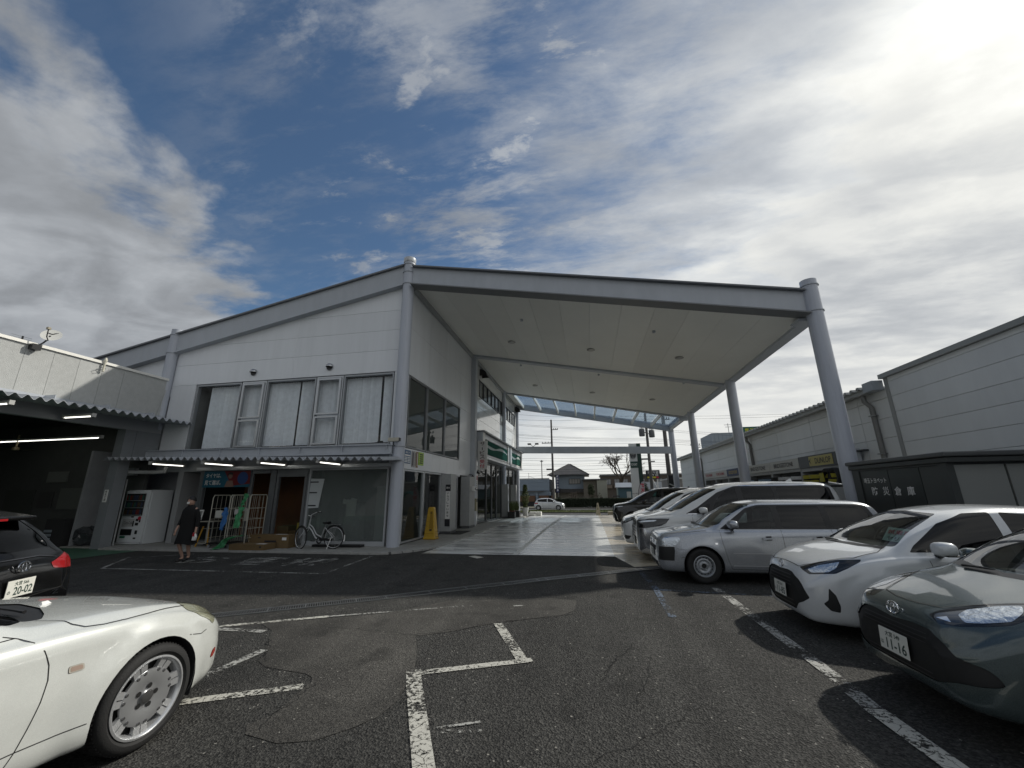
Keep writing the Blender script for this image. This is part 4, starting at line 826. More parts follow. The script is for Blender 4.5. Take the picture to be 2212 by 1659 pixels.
B(-26, GX-.05, 12.22, 12.32, 0, 4.4).build('inner_wall', mat('workshop_wall', (.07, .075, .072), .9, var=.2), GA); B(-26, -25.9, -6, 12.2, 0, 4.4).build('inner_wall', M_dim, GA); B(-26, GX-.3, -6, 12.3, 4.3, 4.4).build('workshop_roof', M_dim, GA); B(-26, GX, -6.1, -6, 0, 5.8).build('end_wall', M_conb, GA)
_q = MB(); _q.quad((-26, -6, .004), (GX-.0, -6, .004), (GX-.0, 12.2, .004), (-26, 12.2, .004)); _q.build('workshop_floor', MATS['green_floor_paint'], GA)
B(-17.6, -16.0, 12.1, 12.2, 2.35, 2.62).build('ledge', M_conb, GA)
for (a, b, z0, z1, c) in ((-20.1, -19.15, 2.17, 2.56, (.15, .16, .15)), (-18.3, -17.7, 2.17, 2.56, (.15, .16, .15)), (-19.3, -17.8, 1.2, 1.95, (.11, .12, .11)), (-20.25, -19.6, 1.25, 1.82, (.05, .05, .05)), (-21.9, -20.5, .9, 1.9, (.05, .055, .05))):
    B(a, b, 12.16, 12.2, z0, z1).build('wall_board', mat('board%d' % int(-a*10), c, .8), GA)
tube_lamp('long lit tube lamp hanging inside the dark garage bay', (-20.9, 11.0, 3.62), 'x', 4.6)
tube_lamp('lit tube lamp under the garage awning, right one', (GX+.15, 9.35, 3.98), 'x', 1.1, 'tube lamps under the garage awning'); tube_lamp('lit tube lamp under the garage awning at the left frame edge', (GX+.15, 7.55, 3.98), 'x', 1.1, 'tube lamps under the garage awning')
cf = thing('ceiling_fan', 'pale ceiling fan hanging in the dark garage bay', 'fan', (-20.0, 11.0, 3.3)); MB().cyl((0, 0, 0), (0, 0, .5), .03).lathe([(0, -.05), (.09, -.04), (.09, .06), (0, .08)], n=16).build('motor', mat('fan_cream', (.4, .33, .2), .5), cf, local=True)
for k in range(4):
    a = k*math.pi/2+.3; m_ = MB(); d = Vector((math.cos(a), math.sin(a), 0)); n = Vector((-d.y, d.x, 0)); p = [d*.1-n*.04, d*.6-n*.06, d*.6+n*.06, d*.1+n*.04]; m_.quad(*[(q.x, q.y, -.01) for q in p]); m_.build('blade', mat('fan_cream', (.4, .33, .2), .5), cf, local=True)
tc_ = thing('tool_cabinet', 'dark tool drawers with pale fronts inside the garage bay', 'cabinet', (-18.1, 11.7, 0)); MB().box(-.4, .4, -.2, .2, 0, .9).build('carcass', M_dim, tc_, local=True)
for k in range(4): MB().box(-.38, -.05, -.215, -.2, .08+.13*k, .16+.13*k).build('drawer_front', mat('drawer_pale', (.25, .29, .33), .5), tc_, local=True)
bg = thing('rubbish_sack', 'clear plastic sack of scrap lying beside the garage pillar', 'sack', (-16.9, 11.75, 0)); mb = MB(); random.seed(2)
bmx = bmesh.new(); bmesh.ops.create_icosphere(bmx, subdivisions=3, radius=.45)
for v in bmx.verts: v.co = Vector((v.co.x*1.1, v.co.y*.7, v.co.z*.75+.33))+Vector([noise.noise(v.co*5+Vector((k*9, 0, 0)))*.12 for k in range(3)])
mb.add([v.co[:] for v in bmx.verts], [[v.index for v in f.verts] for f in bmx.faces]); bmx.free(); mb.build('sack_skin', mat('plastic_sack', (.05, .055, .06), .22), bg, local=True)
o = tag(B(GX-.28, GX-.12, 11.19, 11.198, 1.45, 1.85).build('pillar_plate', M_wprint), 'small white vertical plate on the garage pillar', 'sign')
text('指定工場', (GX-.2, 11.19, 1.65), .1, .34, (1, 0, 0), (0, 0, 1), M_print, o) if False else [text(ch, (GX-.2, 11.188, 1.79-.09*i), .075, .07, (1, 0, 0), (0, 0, 1), M_print, o) for i, ch in enumerate('指定工場')]

# dish, aerial and sensor on the parapet
dz = thing('satellite_dish', 'white satellite dish with a dark bird logo on the garage parapet', 'antenna', (GX+.1, 8.42, 5.85))
Dn = Vector((.62, -.62, .48)).normalized(); qd = Dn.to_track_quat('Z', 'Y').to_matrix().to_4x4()
prof = [(.0, 0)]+[(r, .32*r*r) for r in (.05, .1, .15, .19, .215, .225)]
mb = MB(); mb.lathe(prof, n=40); mb.v = [tuple(qd @ Vector(v)+Vector((.02, .12, .42))) for v in mb.v]; mb.build('reflector', mat('dish_white', (.68, .68, .64), .4), dz, local=True, smooth=True)
mb = MB(); mb.add([(-.13, .10, .0), (-.06, .085, 0), (0, .06, 0), (.05, .10, 0), (.14, .14, 0), (.06, .06, 0), (.01, .03, 0), (-.06, .055, 0)], [(0, 1, 2, 7), (2, 3, 5, 6), (3, 4, 5), (2, 6, 7)]); mb.v = [tuple(qd @ Vector((v[0], v[1], .01))+Vector((.02, .12, .42))) for v in mb.v]; mb.build('bird_logo', M_print, dz, local=True)
ft = Vector((.02, .12, .42)); tip = ft+qd.to_3x3() @ Vector((0, -.06, .34))
MB().tube([ft+qd.to_3x3() @ Vector((0, -.24, .02)), ft+qd.to_3x3() @ Vector((0, -.26, .2)), tip], .014, 8).build('feed_arm', M_black, dz, local=True)
_b = MB(); _b.box(tip.x-.04, tip.x+.04, tip.y-.04, tip.y+.04, tip.z-.035, tip.z+.035); _b.build('feed_horn', mat('lnb_brown', (.30, .27, .20), .5), dz, local=True, bevel=.008)
MB().tube([(0, -.12, -.02), (.0, .0, .14), (.02, .08, .3), (.02, .1, .4)], .022, 10).box(-.08, .08, -.24, -.04, -.12, .04).build('mast', M_black, dz, local=True)
ya = thing('tv_aerial', 'dark comb-like television aerial behind the satellite dish', 'antenna', (GX-.15, 8.1, 5.9)); mb = MB()
for k in range(4): mb.tube([(0, -.24, .02+.055*k), (0, .20, .02+.055*k)], .005, 5)
mb.build('rods', M_galv, ya, local=True); MB().tube([(0, 0, -.05), (0, 0, .2)], .022, 8).build('boom', M_black, ya, local=True)
se = thing('weather_sensor', 'small white conical sensor with looped cable on the garage parapet', 'sensor', (GX+.08, 10.05, 5.6)); MB().lathe([(0, .48), (.02, .47), (.055, .38), (.05, .36), (.03, .30), (.03, .0)], n=16).build('cone', mat('sensor_white', (.62, .60, .5), .4), se, local=True, smooth=True)
MB().tube([(0, 0, .1), (0, -.05, 0), (0, -.16, -.06), (0, -.2, .02), (0, -.12, .08), (0, -.02, .04)], .008, 6).tube([(-.06, .1, .12), (.02, -.08, .12)], .012, 6).build('cable', M_galv, se, local=True)
MB().tube([(GX+.03, 12.2, 5.5), (GX+.06, 12.1, 4.9), (GX+.05, 12.05, 4.5)], .014, 6).build('cable', M_pvc, GA)
# ================================================================== right side: tyre store, big shed, prefab store
M_siding = mat('grey_siding', (.72, .74, .735), .5, var=.03, dirt=.06, stretch=(1.5, 1.2, .3), vscale=1.4); M_trimg = mat('siding_trim', (.30, .31, .30), .5); M_dkg = mat('dark_grey_steel', (.055, .06, .058), .5, var=.1)
WX_ = 9.5
BG = thing('storage_hall', 'tall grey hall with wide horizontal metal siding at the right edge', 'building', (WX_, 14.55, 0))
for a, b in zip([0.0, .8, 1.6, 2.02, 2.49, 2.97, 3.45, 3.92, 4.41, 4.885], [.8, 1.6, 2.02, 2.49, 2.97, 3.45, 3.92, 4.41, 4.885, 5.03]):
    B(WX_, WX_+.05, -6, 14.38, a+.005, b-.005).build('siding_panel', M_siding, BG)
B(WX_+.06, WX_+.1, -6, 14.5, 0, 5.0).build('backing', M_dkg, BG); B(WX_+.1, 24, 14.45, 14.5, 0, 5.0).build('end_wall', M_siding, BG)
B(WX_-.03, WX_+.12, 14.38, 14.52, 0, 5.03).build('corner_trim', M_trimg, BG)
for a, b in ((-6, 2), (2, 8), (8, 12.2), (12.2, 14.62)): B(WX_-.10, WX_+.25, a+.004, b-.004, 5.03, 5.17).build('roof_trim', M_trimg, BG)
B(WX_-.05, 24, -6, 14.55, 5.08, 5.12).build('roof', M_trimg, BG)
TS = thing('tyre_warehouse', 'long low grey panelled warehouse with ribbed roof edge behind the parked cars', 'building', (WX_, 30, 0))
vj = [14.56, 16.1, 19.46, 22.76, 26.1, 29.4, 32.7, 36.0, 39.3, 42.6, 45.9]; hj = [0, 1.8, 2.55, 3.18, 3.8, 4.42, 4.78]
for i in range(len(vj)-1):
    for a, b in zip(hj, hj[1:]): B(WX_+.02, WX_+.07, vj[i]+.012, vj[i+1]-.012, a+.006+zg(vj[i])*(a == 0), b-.006).build('wall_panel', M_siding, TS)
B(WX_+.08, WX_+.12, 14.55, 45.9, -.5, 4.8).build('backing', M_dkg, TS); B(WX_+.1, 24, 45.84, 45.9, -.5, 4.8).build('end_wall', M_siding, TS)
B(WX_-.28, WX_-.06, 15.05, 46.2, 4.66, 4.80).build('gutter', M_trimg, TS, bevel=.02); B(WX_-.3, 24, 15.0, 46.3, 4.80, 4.84).build('roof', M_trimg, TS)
B(WX_-.32, WX_+.0, 14.6, 15.1, 4.68, 5.0).build('gutter_box', mat('box_grey', (.33, .36, .39), .4), TS, bevel=.01)
rb = MB()
for i in range(88):
    y = 15.2+i*.353; rb.prism([(y, 4.84), (y+.06, 4.93), (y+.15, 4.93), (y+.20, 4.84)], 'x', WX_-.36, WX_+6)
rb.build('roof_rib', M_trimg, TS)
for (y, top, lab) in ((15.4, 4.68, ''), (26.3, 4.66, ''), (37.5, 4.66, '')):
    m_ = MB().tube([(WX_-.17, y, top), (WX_-.17, y, top-.22), (WX_-.06, y-.1, top-.45), (WX_-.06, y-.12, 2.2), (WX_-.06, y-.12, .2)], .075, 12); p_ = m_.build('downpipe', mat('pipe_grey', (.20, .20, .19), .5), TS, smooth=True)
    for z in (3.95, 2.7): B(WX_-.16, WX_+.04, y-.22, y-.0, z-.015, z+.015).build('pipe_clip', M_galv, p_)
B(WX_-.2, WX_-.02, 16.0, 16.6, 2.86, 2.92).build('flood_bracket', M_dkg, TS)
# tyre racks
RX_ = 9.0; M_tyr = mat('tyre_rubber', (.013, .013, .013), .75, bump=.2, bscale=120)
def rack(label, y0, y1, txt, panel, ink, hz=(2.50, 2.93), face=None, band=None, group=None):
    t = thing('tyre_rack', label, 'rack', (RX_, (y0+y1)/2, zg(y0)), 0, None); z0 = zg(y0)
    for ya in (y0, y1-.09): B(RX_, RX_+.42, ya, ya+.09, z0, hz[0]).build('side_post', mat('rack_grey', (.33, .34, .34), .5), t)
    B(RX_+.36, RX_+.42, y0+.09, y1-.09, z0, hz[0]).build('back_panel', mat('rack_inner', (.17, .175, .17), .7), t)
    B(RX_+.0, RX_+.12, y0+.09, y1-.09, hz[0]-.14, hz[0]-.01).build('shutter_box', mat('shutter_grey', (.36, .37, .37), .5), t)
    B(RX_-.05, RX_+.42, y0+.005, y1-.005, hz[0], hz[1]).build('header', panel, t)
    if face: B(RX_-.062, RX_-.052, face[0], face[1], hz[0]+.05, hz[1]-.05).build('sign_face', band, t)
    if txt:
        c = (y0+y1)/2 if not face else (face[0]+face[1])/2; w = (y1-y0)*.66 if not face else (face[1]-face[0])*.66
        text(txt, (RX_-.055 if not face else RX_-.064, c-(.18 if face else 0), (hz[0]+hz[1])/2), w, (hz[1]-hz[0])*.46, (0, -1, 0), (0, 0, 1), ink, t, off=.003)
        if face: MB().prism([(c+w*.5+.12, 2.60), (c+w*.5+.30, 2.715), (c+w*.5+.12, 2.83), (c+w*.5+.20, 2.715)], 'x', RX_-.068, RX_-.064).build('arrow_logo', ink, t)
    for zz in (1.05, 1.75): B(RX_+.05, RX_+.35, y0+.09, y1-.09, zz+z0, zz+.04+z0).build('shelf', mat('rack_grey', (.33, .34, .34), .5), t)
    return t
M_bsw = mat('sign_offwhite', (.50, .50, .47), .5); M_ink = mat('sign_black', (.02, .02, .02), .5)
rack('tyre rack under the yellow DUNLOP sign, nearest of the row', 16.75, 19.78, 'DUNLOP', mat('dunlop_dark', (.03, .032, .034), .4), M_ink, (2.47, 2.95), (17.2, 18.9), mat('sign_yellow', (.46, .40, .13), .5))
rack('tyre rack under the larger, nearer BRIDGESTONE sign', 19.8, 22.78, 'BRIDGESTONE', M_bsw, M_ink)
rack('tyre rack under the smaller, farther BRIDGESTONE sign', 22.8, 25.8, 'BRIDGESTONE', M_bsw, M_ink)
rack('tyre rack under the dark blue GOODYEAR sign', 27.1, 29.5, 'GOODYEAR', mat('goodyear_blue', (.04, .06, .14), .5), mat('sign_gold', (.45, .33, .05), .5))
rack('tyre rack under the nearer white YOKOHAMA sign', 29.52, 32.3, 'YOKOHAMA', M_bsw, M_red)
rack('tyre rack under the farther white YOKOHAMA sign', 32.32, 35.1, 'YOKOHAMA', M_bsw, M_red)
B(RX_-.05, RX_+.42, 16.35, 16.72, 0, 2.98).build('rack_end_wall', mat('end_pale', (.44, .47, .50), .5), TS)
def tyre(label, x, y, z, wrap=None, lie=True, r=.31, group='tyres on the racks'):
    t = thing('tyre', label, 'tyre', (x, y, z), 0, group)
    m = MB().lathe([(r*.62, .02), (r*.7, 0), (r*.94, .0), (r, .03), (r, .17), (r*.94, .2), (r*.7, .2), (r*.62, .18), (r*.62, .02)], axis='z' if lie else 'x', n=24); m.build('tread', M_tyr, t, local=True, smooth=True)
    if wrap: MB().lathe([(r*1.01, .03), (r*1.012, .03), (r*1.012, .17), (r*1.01, .17)], axis='z' if lie else 'x', n=24).build('label_band', wrap, t, local=True)
yl = mat('tyre_label_yellow', (.36, .33, .03), .6); wl = mat('tyre_label_white', (.55, .56, .57), .6); bl_ = mat('tyre_label_blue', (.2, .3, .4), .6)
random.seed(21)
for (y0, n, wr) in ((17.2, 4, yl), (20.2, 4, wl), (23.2, 4, bl_), (27.5, 3, wl), (30.0, 3, bl_), (32.8, 3, wl)):
    nm = {17.2: 'DUNLOP', 20.2: 'larger BRIDGESTONE', 23.2: 'smaller BRIDGESTONE', 27.5: 'GOODYEAR', 30.0: 'nearer YOKOHAMA', 32.8: 'farther YOKOHAMA'}[y0]
    for k in range(n):
        for j in range(2): tyre('black tyre, %s from the right and %s of two, shelved under the %s sign' % (('first', 'second', 'third', 'fourth')[k], ('lower', 'upper')[j], nm), RX_+.02+random.uniform(-.03, .05), y0+.65*k, 1.79+j*.205+zg(y0)*.9, wr if random.random() < .75 else None, group='tyres under the %s sign' % nm)
for k in range(2): tyre('%s standing black tyre before the DUNLOP rack' % ('right', 'left')[k], RX_-.28, 17.0+.45*k, 1.72+.31, None, False, .34, 'standing tyres by the DUNLOP rack')
B(RX_-.36, RX_-.0, 16.8, 17.8, 0, 1.68).build('tyre_stand', mat('rack_grey', (.33, .34, .34), .5), TS)
tag(MB().prism([(17.25, 1.70), (17.55, 1.70), (17.5, 2.2), (17.3, 2.2)], 'x', RX_-.46, RX_-.42).build('display_card', yl), 'yellow tyre advertising card standing before the DUNLOP rack', 'sign')
# prefab disaster store
SX_ = 6.6
DS = thing('storage_shed', 'low dark grey prefab storage shed with white lettering 防災倉庫', 'shed', (SX_, 9.1, 0))
f1 = MB(); f1.prism([(SX_-.05, 9.0), (9.4, 9.0), (9.4, 12.02), (SX_-.05, 12.02)], 'z', 2.06, 2.16); f1.build('roof_edge', M_dkg, DS, bevel=.02); f1 = MB(); f1.prism([(SX_-.09, 8.96), (9.4, 8.96), (9.4, 12.06), (SX_-.09, 12.06)], 'z', 2.165, 2.26); f1.build('roof', mat('shed_roof', (.085, .09, .09), .45), DS, bevel=.03)
M_shd = mat('shed_door_dark', (.030, .034, .033), .38, var=.06)
for a, b in ((9.32, 9.80), (9.82, 10.72), (10.74, 11.70)): B(SX_+.02, SX_+.06, a, b, .08, 2.02).build('door_panel', M_shd if a > 9.5 else mat('shed_panel_mid', (.06, .065, .062), .5), DS)
B(SX_-.0, SX_+.10, 11.72, 11.98, 0, 2.06).build('corner_post', M_dkg, DS); B(SX_, SX_+.12, 9.1, 9.30, 0, 2.06).build('corner_post', M_dkg, DS); B(SX_, SX_+.1, 9.3, 11.72, 0, .07).build('base_rail', M_dkg, DS); B(SX_-.0, SX_+.05, 9.3, 11.72, 2.025, 2.06).build('head_rail', M_dkg, DS)
for i in range(4): B(6.72+i*.84, 7.52+i*.84 if i < 3 else 9.38, 9.12, 9.16, .08, 2.02).build('side_panel', mat('shed_side', (.27, .28, .265), .5), DS)
B(6.70, 9.4, 9.18, 9.2, 0, 2.06).build('backing', M_dkg, DS); B(SX_+.1, 9.4, 11.9, 11.98, 0, 2.06).build('backing', M_dkg, DS)
text('埼玉トヨペット', (SX_+.02, 11.22, 1.79), .78, .12, (0, -1, 0), (0, 0, 1), M_wprint, DS)
for k, ch in enumerate('防災倉庫'): text(ch, (SX_+.02, 11.29-.375*k, 1.55), .21, .19, (0, -1, 0), (0, 0, 1), M_wprint, DS)
# ================================================================== background across the road
M_blueg = mat('bluegrey_cladding', (.20, .25, .31), .5, var=.05, vscale=.6); M_tilek = mat('roof_tile_dark', (.03, .028, .027), .5, var=.2, vscale=3)
WK = thing('workshop_building', 'flat blue-grey workshop with two brown roller shutters across the road', 'building', (-11, 66, RZ))
for a, b in ((1.9, 2.55), (2.56, 3.15), (3.16, 3.72)): B(-19, -6.35, 66, 66.2, a, b-.01).build('cladding_panel', M_blueg, WK)
B(-19, -6.35, 66.2, 76, RZ, 3.7).build('body', M_blueg, WK); B(-19, -6.3, 65.9, 66.3, 3.73, 3.82).build('parapet_cap', M_bronze, WK); B(-19, -7.2, 65.7, 66.0, 1.72, 1.84).build('awning_line', M_bronze, WK)
for x in (-11.1, -8.0): 
    B(x, x+2.5, 65.98, 66.19, RZ, 1.15).build('shutter_opening', M_dim, WK); B(x, x+2.5, 65.9, 65.97, .25, 1.15).build('roller_shutter', mat('shutter_brown', (.13, .065, .035), .6), WK)
for x in (-11.5, -8.5, -5.4-1.0): B(x, x+.35, 65.9, 65.99, RZ, 1.7).build('pier', M_blueg, WK)
tag(MB().tube([(-9.6, 66.2, 3.8), (-9.6, 66.2, 4.7)], .03, 6).tube([(-9.6, 66.2, 4.1), (-9.1, 66.2, 4.0), (-8.7, 66.2, 3.85)], .02, 6).build('roof_aerial', M_galv), 'thin aerial mast on the flat workshop roof', 'antenna')
HS = thing('house', 'two-storey pale blue house with dark hipped tile roof across the road', 'house', (-3.2, 70, RZ))
B(-5.5, -.85, 68, 76, 2.1, 4.32).build('upper_wall', mat('house_wall', (.26, .31, .36), .8), HS); B(-5.5, -.85, 68.02, 76, RZ, 2.05).build('lower_wall', mat('house_wall_low', (.26, .24, .20), .85), HS)
B(-5.6, .4, 67.0, 68.2, 1.55, 2.12).build('porch_roof', M_tilek, HS); B(-6.1, -4.6, 67.3, 68, 2.0, 2.2).build('eave_board', M_bronze, HS)
def hip(x0, x1, y0, y1, z0, z1, rx0, rx1):
    mb = MB(); ym = (y0+y1)/2; mb.add([(x0, y0, z0), (x1, y0, z0), (x1, y1, z0), (x0, y1, z0), (rx0, ym, z1), (rx1, ym, z1)], [(0, 1, 5, 4), (1, 2, 5), (2, 3, 4, 5), (3, 0, 4), (3, 2, 1, 0)]); return mb
rf = hip(-6.65, -.05, 66.9, 77, 4.28, 6.02+.25, -3.4, -3.2).build('roof', M_tilek, HS)
rr_ = MB(); ym = 71.95
for i in range(34):
    x = -6.45+i*.19; t0 = max(0, 1-abs(x+3.3)/3.35); yk = lerp(66.9, ym, t0); zk = lerp(4.28, 6.27, t0); rr_.tube([(x, 66.86, 4.30), (x, yk, zk+.03)], .045, 6)
rr_.build('tile_ridge', mat('roof_tile_grey', (.045, .043, .042), .6), rf)
MB().tube([(-6.65, 66.9, 4.32), (-3.4, 71.95, 6.32)], .09, 6).tube([(-.05, 66.9, 4.32), (-3.2, 71.95, 6.32)], .09, 6).tube([(-6.7, 66.88, 4.28), (0, 66.88, 4.28)], .06, 6).build('hip_ridge', M_tilek, rf)
wf = B(-3.3, -1.45, 67.9, 67.99, 2.85, 3.75).build('window', M_bronze, HS); 
for a in (-3.2, -2.75, -2.32, -1.88): B(a, a+.36, 67.86, 67.9, 2.95, 3.65).build('pane', mat('curtain_glass', (.28, .27, .25), .4), wf)
sg = thing('vertical_shop_sign', 'tall narrow navy sign with white characters at the corner of the tiled-roof house', 'sign', (-5.0, 66.5, RZ)); B(-5.25, -4.8, 66.3, 66.45, 1.6, 4.3).build('box', mat('navy', (.015, .025, .10), .4), sg); MB().cyl((-4.95, 66.5, RZ), (-4.95, 66.5, 1.7), .07).build('post', M_galv, sg)
for k, ch in enumerate('西田の仲買番'): text(ch, (-5.02, 66.3, 4.05-.42*k), .28, .3, (1, 0, 0), (0, 0, 1), M_wprint, sg, off=.01)
CW = thing('corrugated_shed', 'pale corrugated shed with shallow roof right of the tiled-roof house', 'shed', (1.8, 66, RZ)); B(1.1, 2.6, 66, 72, 1.1-1.4, 3.42).build('wall', mat('cream_sheet', (.42, .42, .36), .7), CW); B(-1.2, 2.75, 65.8, 72, 3.42, 3.58).build('roof', M_bronze, CW); B(-1.0, 1.09, 66.5, 72, RZ, 3.4).build('side_wall', mat('tan_wall', (.15, .135, .11), .8), CW)
for i in range(12): B(1.13+i*.125, 1.18+i*.125, 65.95, 65.99, -.2, 3.40).build('sheet_rib', mat('cream_sheet', (.42, .42, .36), .7), CW)
BS = thing('garden_shed', 'small blue-green shed with grey sloping roof behind the hedge', 'shed', (5, 64, RZ)); B(4.1, 6.1, 64, 68, RZ, 2.3).build('wall', mat('teal_wall', (.06, .12, .15), .7), BS); m_ = MB(); m_.add([(3.7, 63.6, 2.25), (6.5, 63.6, 2.25), (6.2, 66.5, 2.95), (3.9, 66.5, 2.95), (3.7, 63.6, 2.15), (6.5, 63.6, 2.15), (6.2, 66.5, 2.85), (3.9, 66.5, 2.85)], [(0, 1, 2, 3), (7, 6, 5, 4), (0, 4, 5, 1), (1, 5, 6, 2), (3, 2, 6, 7), (0, 3, 7, 4)]); m_.build('roof', mat('grey_metal_roof', (.24, .27, .30), .4), BS)
B(5.3, 5.9, 63.94, 63.99, .6, 1.6).build('window', mat('pale_pane', (.4, .42, .42), .4), BS); B(3.2, 4.2, 63, 64, .9, 1.05).build('lean_to', M_tilek, BS)
AP = thing('apartment_block', 'long brown flat-roofed apartment block far behind the bare tree', 'building', (12, 112, RZ)); B(3, 24, 112, 122, RZ, 5.6).build('wall', mat('brown_wall', (.09, .075, .062), .8, var=.1, vscale=.5), AP); B(2.7, 24.3, 111.7, 122, 5.6, 6.0).build('roof', M_bronze, AP)
for i in range(9):
    x = 4.2+i*2.15; w_ = B(x, x+1.3, 111.9, 111.98, 3.4, 4.8).build('window', M_bronze, AP); B(x+.08, x+.6, 111.85, 111.9, 3.5, 4.7).build('pane', mat('far_pane', (.24, .25, .26), .3), w_); B(x+.7, x+1.22, 111.85, 111.9, 3.5, 4.7).build('pane', mat('far_pane', (.24, .25, .26), .3), w_)
    B(x-.2, x+1.5, 111.2, 111.9, 2.5, 3.3).build('balcony', mat('balcony_brown', (.17, .14, .115), .8), AP)
SH = thing('roadside_shop', 'low white-fronted shop with a broad fascia beyond the hedge, right', 'building', (12, 70, RZ)); B(8.0, 16, 70, 78, RZ, 3.1).build('wall', mat('shop_wall', (.30, .31, .32), .7), SH); B(7.7, 16.3, 69.6, 70, 1.9, 3.0).build('fascia', mat('shop_fascia', (.50, .53, .57), .6), SH)
for i, ch in enumerate('タイヤ市場'): text(ch, (9.0+i*.75, 69.6, 1.45), .5, .45, (1, 0, 0), (0, 0, 1), M_print, SH, off=.01)
for i in range(3): B(8.4+i*1.9, 9.9+i*1.9, 69.9, 69.98, RZ, 1.2).build('window', M_dim, SH)
GB = thing('grey_annexe', 'plain grey box building beyond the end of the tyre warehouse', 'building', (11, 52, RZ)); B(9.4, 13.0, 50.5, 58, RZ, 2.95).build('wall', mat('annexe_wall', (.27, .26, .25), .7), GB); B(9.3, 13.1, 50.3, 58.2, 2.95, 3.1).build('roof', mat('annexe_roof', (.55, .56, .56), .5), GB)
for x in (10.3, 11.4): B(x, x+.03, 50.46, 50.49, RZ, 2.9).build('panel_joint', M_bronze, GB)
FB = thing('factory_block', 'distant blue-grey block rising above the tyre warehouse roof', 'building', (18.5, 60, RZ)); B(17.0, 20.1, 60, 66, RZ, 9.3).build('wall', mat('factory_blue', (.30, .34, .38), .6), FB)
for i in range(6): B(17.3+i*.5, 17.33+i*.5, 59.95, 59.99, 5, 9.2).build('sheet_rib', M_blueg, FB)
tag(MB().tube([(19.3, 60.2, 9.3), (19.3, 60.2, 10.6)], .04, 6).tube([(18.8, 60.2, 10.4), (19.8, 60.2, 10.4)], .03, 6).tube([(18.9, 60.2, 10.1), (19.7, 60.2, 10.1)], .03, 6).build('roof_aerial', M_galv), 'television aerial on the distant blue-grey block', 'antenna')
sg = thing('roof_sign', 'green roof sign with yellow characters beyond the tyre warehouse', 'sign', (20.5, 55, 7)); B(19.3, 22.0, 55, 55.3, 8.3, 9.3).build('panel', mat('sign_dkgreen', (.01, .10, .07), .5), sg)
for k, ch in enumerate('業務スーパー'[:4]): text(ch, (19.75+.6*k, 55, 8.8), .5, .62, (1, 0, 0), (0, 0, 1), mat('sign_yellow2', (.55, .55, .02), .5), sg, off=.02)
MB().box(19.5, 19.7, 55.1, 55.2, RZ, 8.3).box(21.6, 21.8, 55.1, 55.2, RZ, 8.3).build('post', M_galv, sg)
# hedge
hg = thing('hedge', 'long clipped dark green hedge along the far pavement', 'hedge', (0, 57, RZ)); random.seed(8)
M_leafd = mat('hedge_leaf', (.030, .042, .022), .8, var=.4, vscale=8); M_leaf = mat('shrub_leaf', (.05, .065, .03), .75, var=.4, vscale=6); M_leafy = mat('plant_leaf', (.075, .10, .025), .7, var=.3, vscale=8); M_bark = mat('bark', (.085, .07, .055), .9, var=.3, vscale=12)
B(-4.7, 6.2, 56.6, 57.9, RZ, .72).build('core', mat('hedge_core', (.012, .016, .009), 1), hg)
lf = MB()
def leafq(mb, p, s):
    a = Vector((random.gauss(0, 1), random.gauss(0, 1), random.gauss(0, 1))).normalized(); b = a.cross(Vector((random.gauss(0, 1), random.gauss(0, 1), random.gauss(0, 1)))).normalized(); a *= s; b *= s*.6
    mb.quad(p-a, p-b, p+a, p+b)
for i in range(11000):
    x = random.uniform(-4.75, 6.25); u = random.random()
    p = Vector((x, 56.55+random.gauss(0, .03), random.uniform(RZ, .80))) if u < .6 else Vector((x, random.uniform(56.5, 57.9), .76+.05*noise.noise(Vector((x*1.5, 0, 0)))+random.gauss(0, .02)))
    leafq(lf, p, random.uniform(.035, .075))
lf.build('foliage', M_leafd, hg, kind='stuff')
lt = MB()
for i in range(60): x = random.uniform(-1.0, 5); leafq(lt, Vector((x, 56.35+random.uniform(-.1, .1), RZ+random.uniform(.05, .22))), .07)
tag(lt.build('litter', mat('litter_white', (.55, .55, .52), .8)), 'scattered white flowers and litter at the foot of the hedge', 'litter', kind='stuff')
B(-200, 200, 55.5, 56.4, RZ-.1, RZ+.12).build('far_pavement', mat('far_kerb', (.12, .115, .10), .9, var=.2), kind='structure')
def shrub(name, label, c, rx, ry, rz_, n, m, s=(.04, .09), cat='shrub', trunk=True):
    t = thing(name, label, cat, c)
    mb = MB()
    for i in range(n):
        d = Vector((random.gauss(0, 1), random.gauss(0, 1), random.gauss(0, 1))).normalized(); r = random.random()**.4; k = .75+.35*noise.noise(d*2.3+Vector(c))
        leafq(mb, Vector((d.x*rx*r*k, d.y*ry*r*k, rz_+d.z*rz_*r*k)), random.uniform(*s))
    mb.build('foliage', m, t, local=True)
    if trunk: MB().tube([(0, 0, -.1), (.03, 0, rz_*.9)], [.05, .03], 8).build('trunk', M_bark, t, local=True)
    return t
shrub('round_shrub', 'large round clipped shrub before the tiled-roof house', (-4.3, 60, RZ), .85, .8, .75, 2600, M_leafd); shrub('round_shrub', 'smaller round shrub lower left of the large clipped shrub', (-4.45, 58.5, RZ), .7, .6, .55, 1800, M_leaf)
shrub('evergreen_tree', 'leafy evergreen tree between the tiled-roof house and the pale corrugated shed', (.15, 62, .4), .62, .6, 1.35, 2600, M_leaf, cat='tree'); shrub('evergreen_tree', 'scruffy tree behind the blue workshop corner', (-6.1, 68.5, RZ), .6, .6, 1.3, 1200, M_leafd, cat='tree')
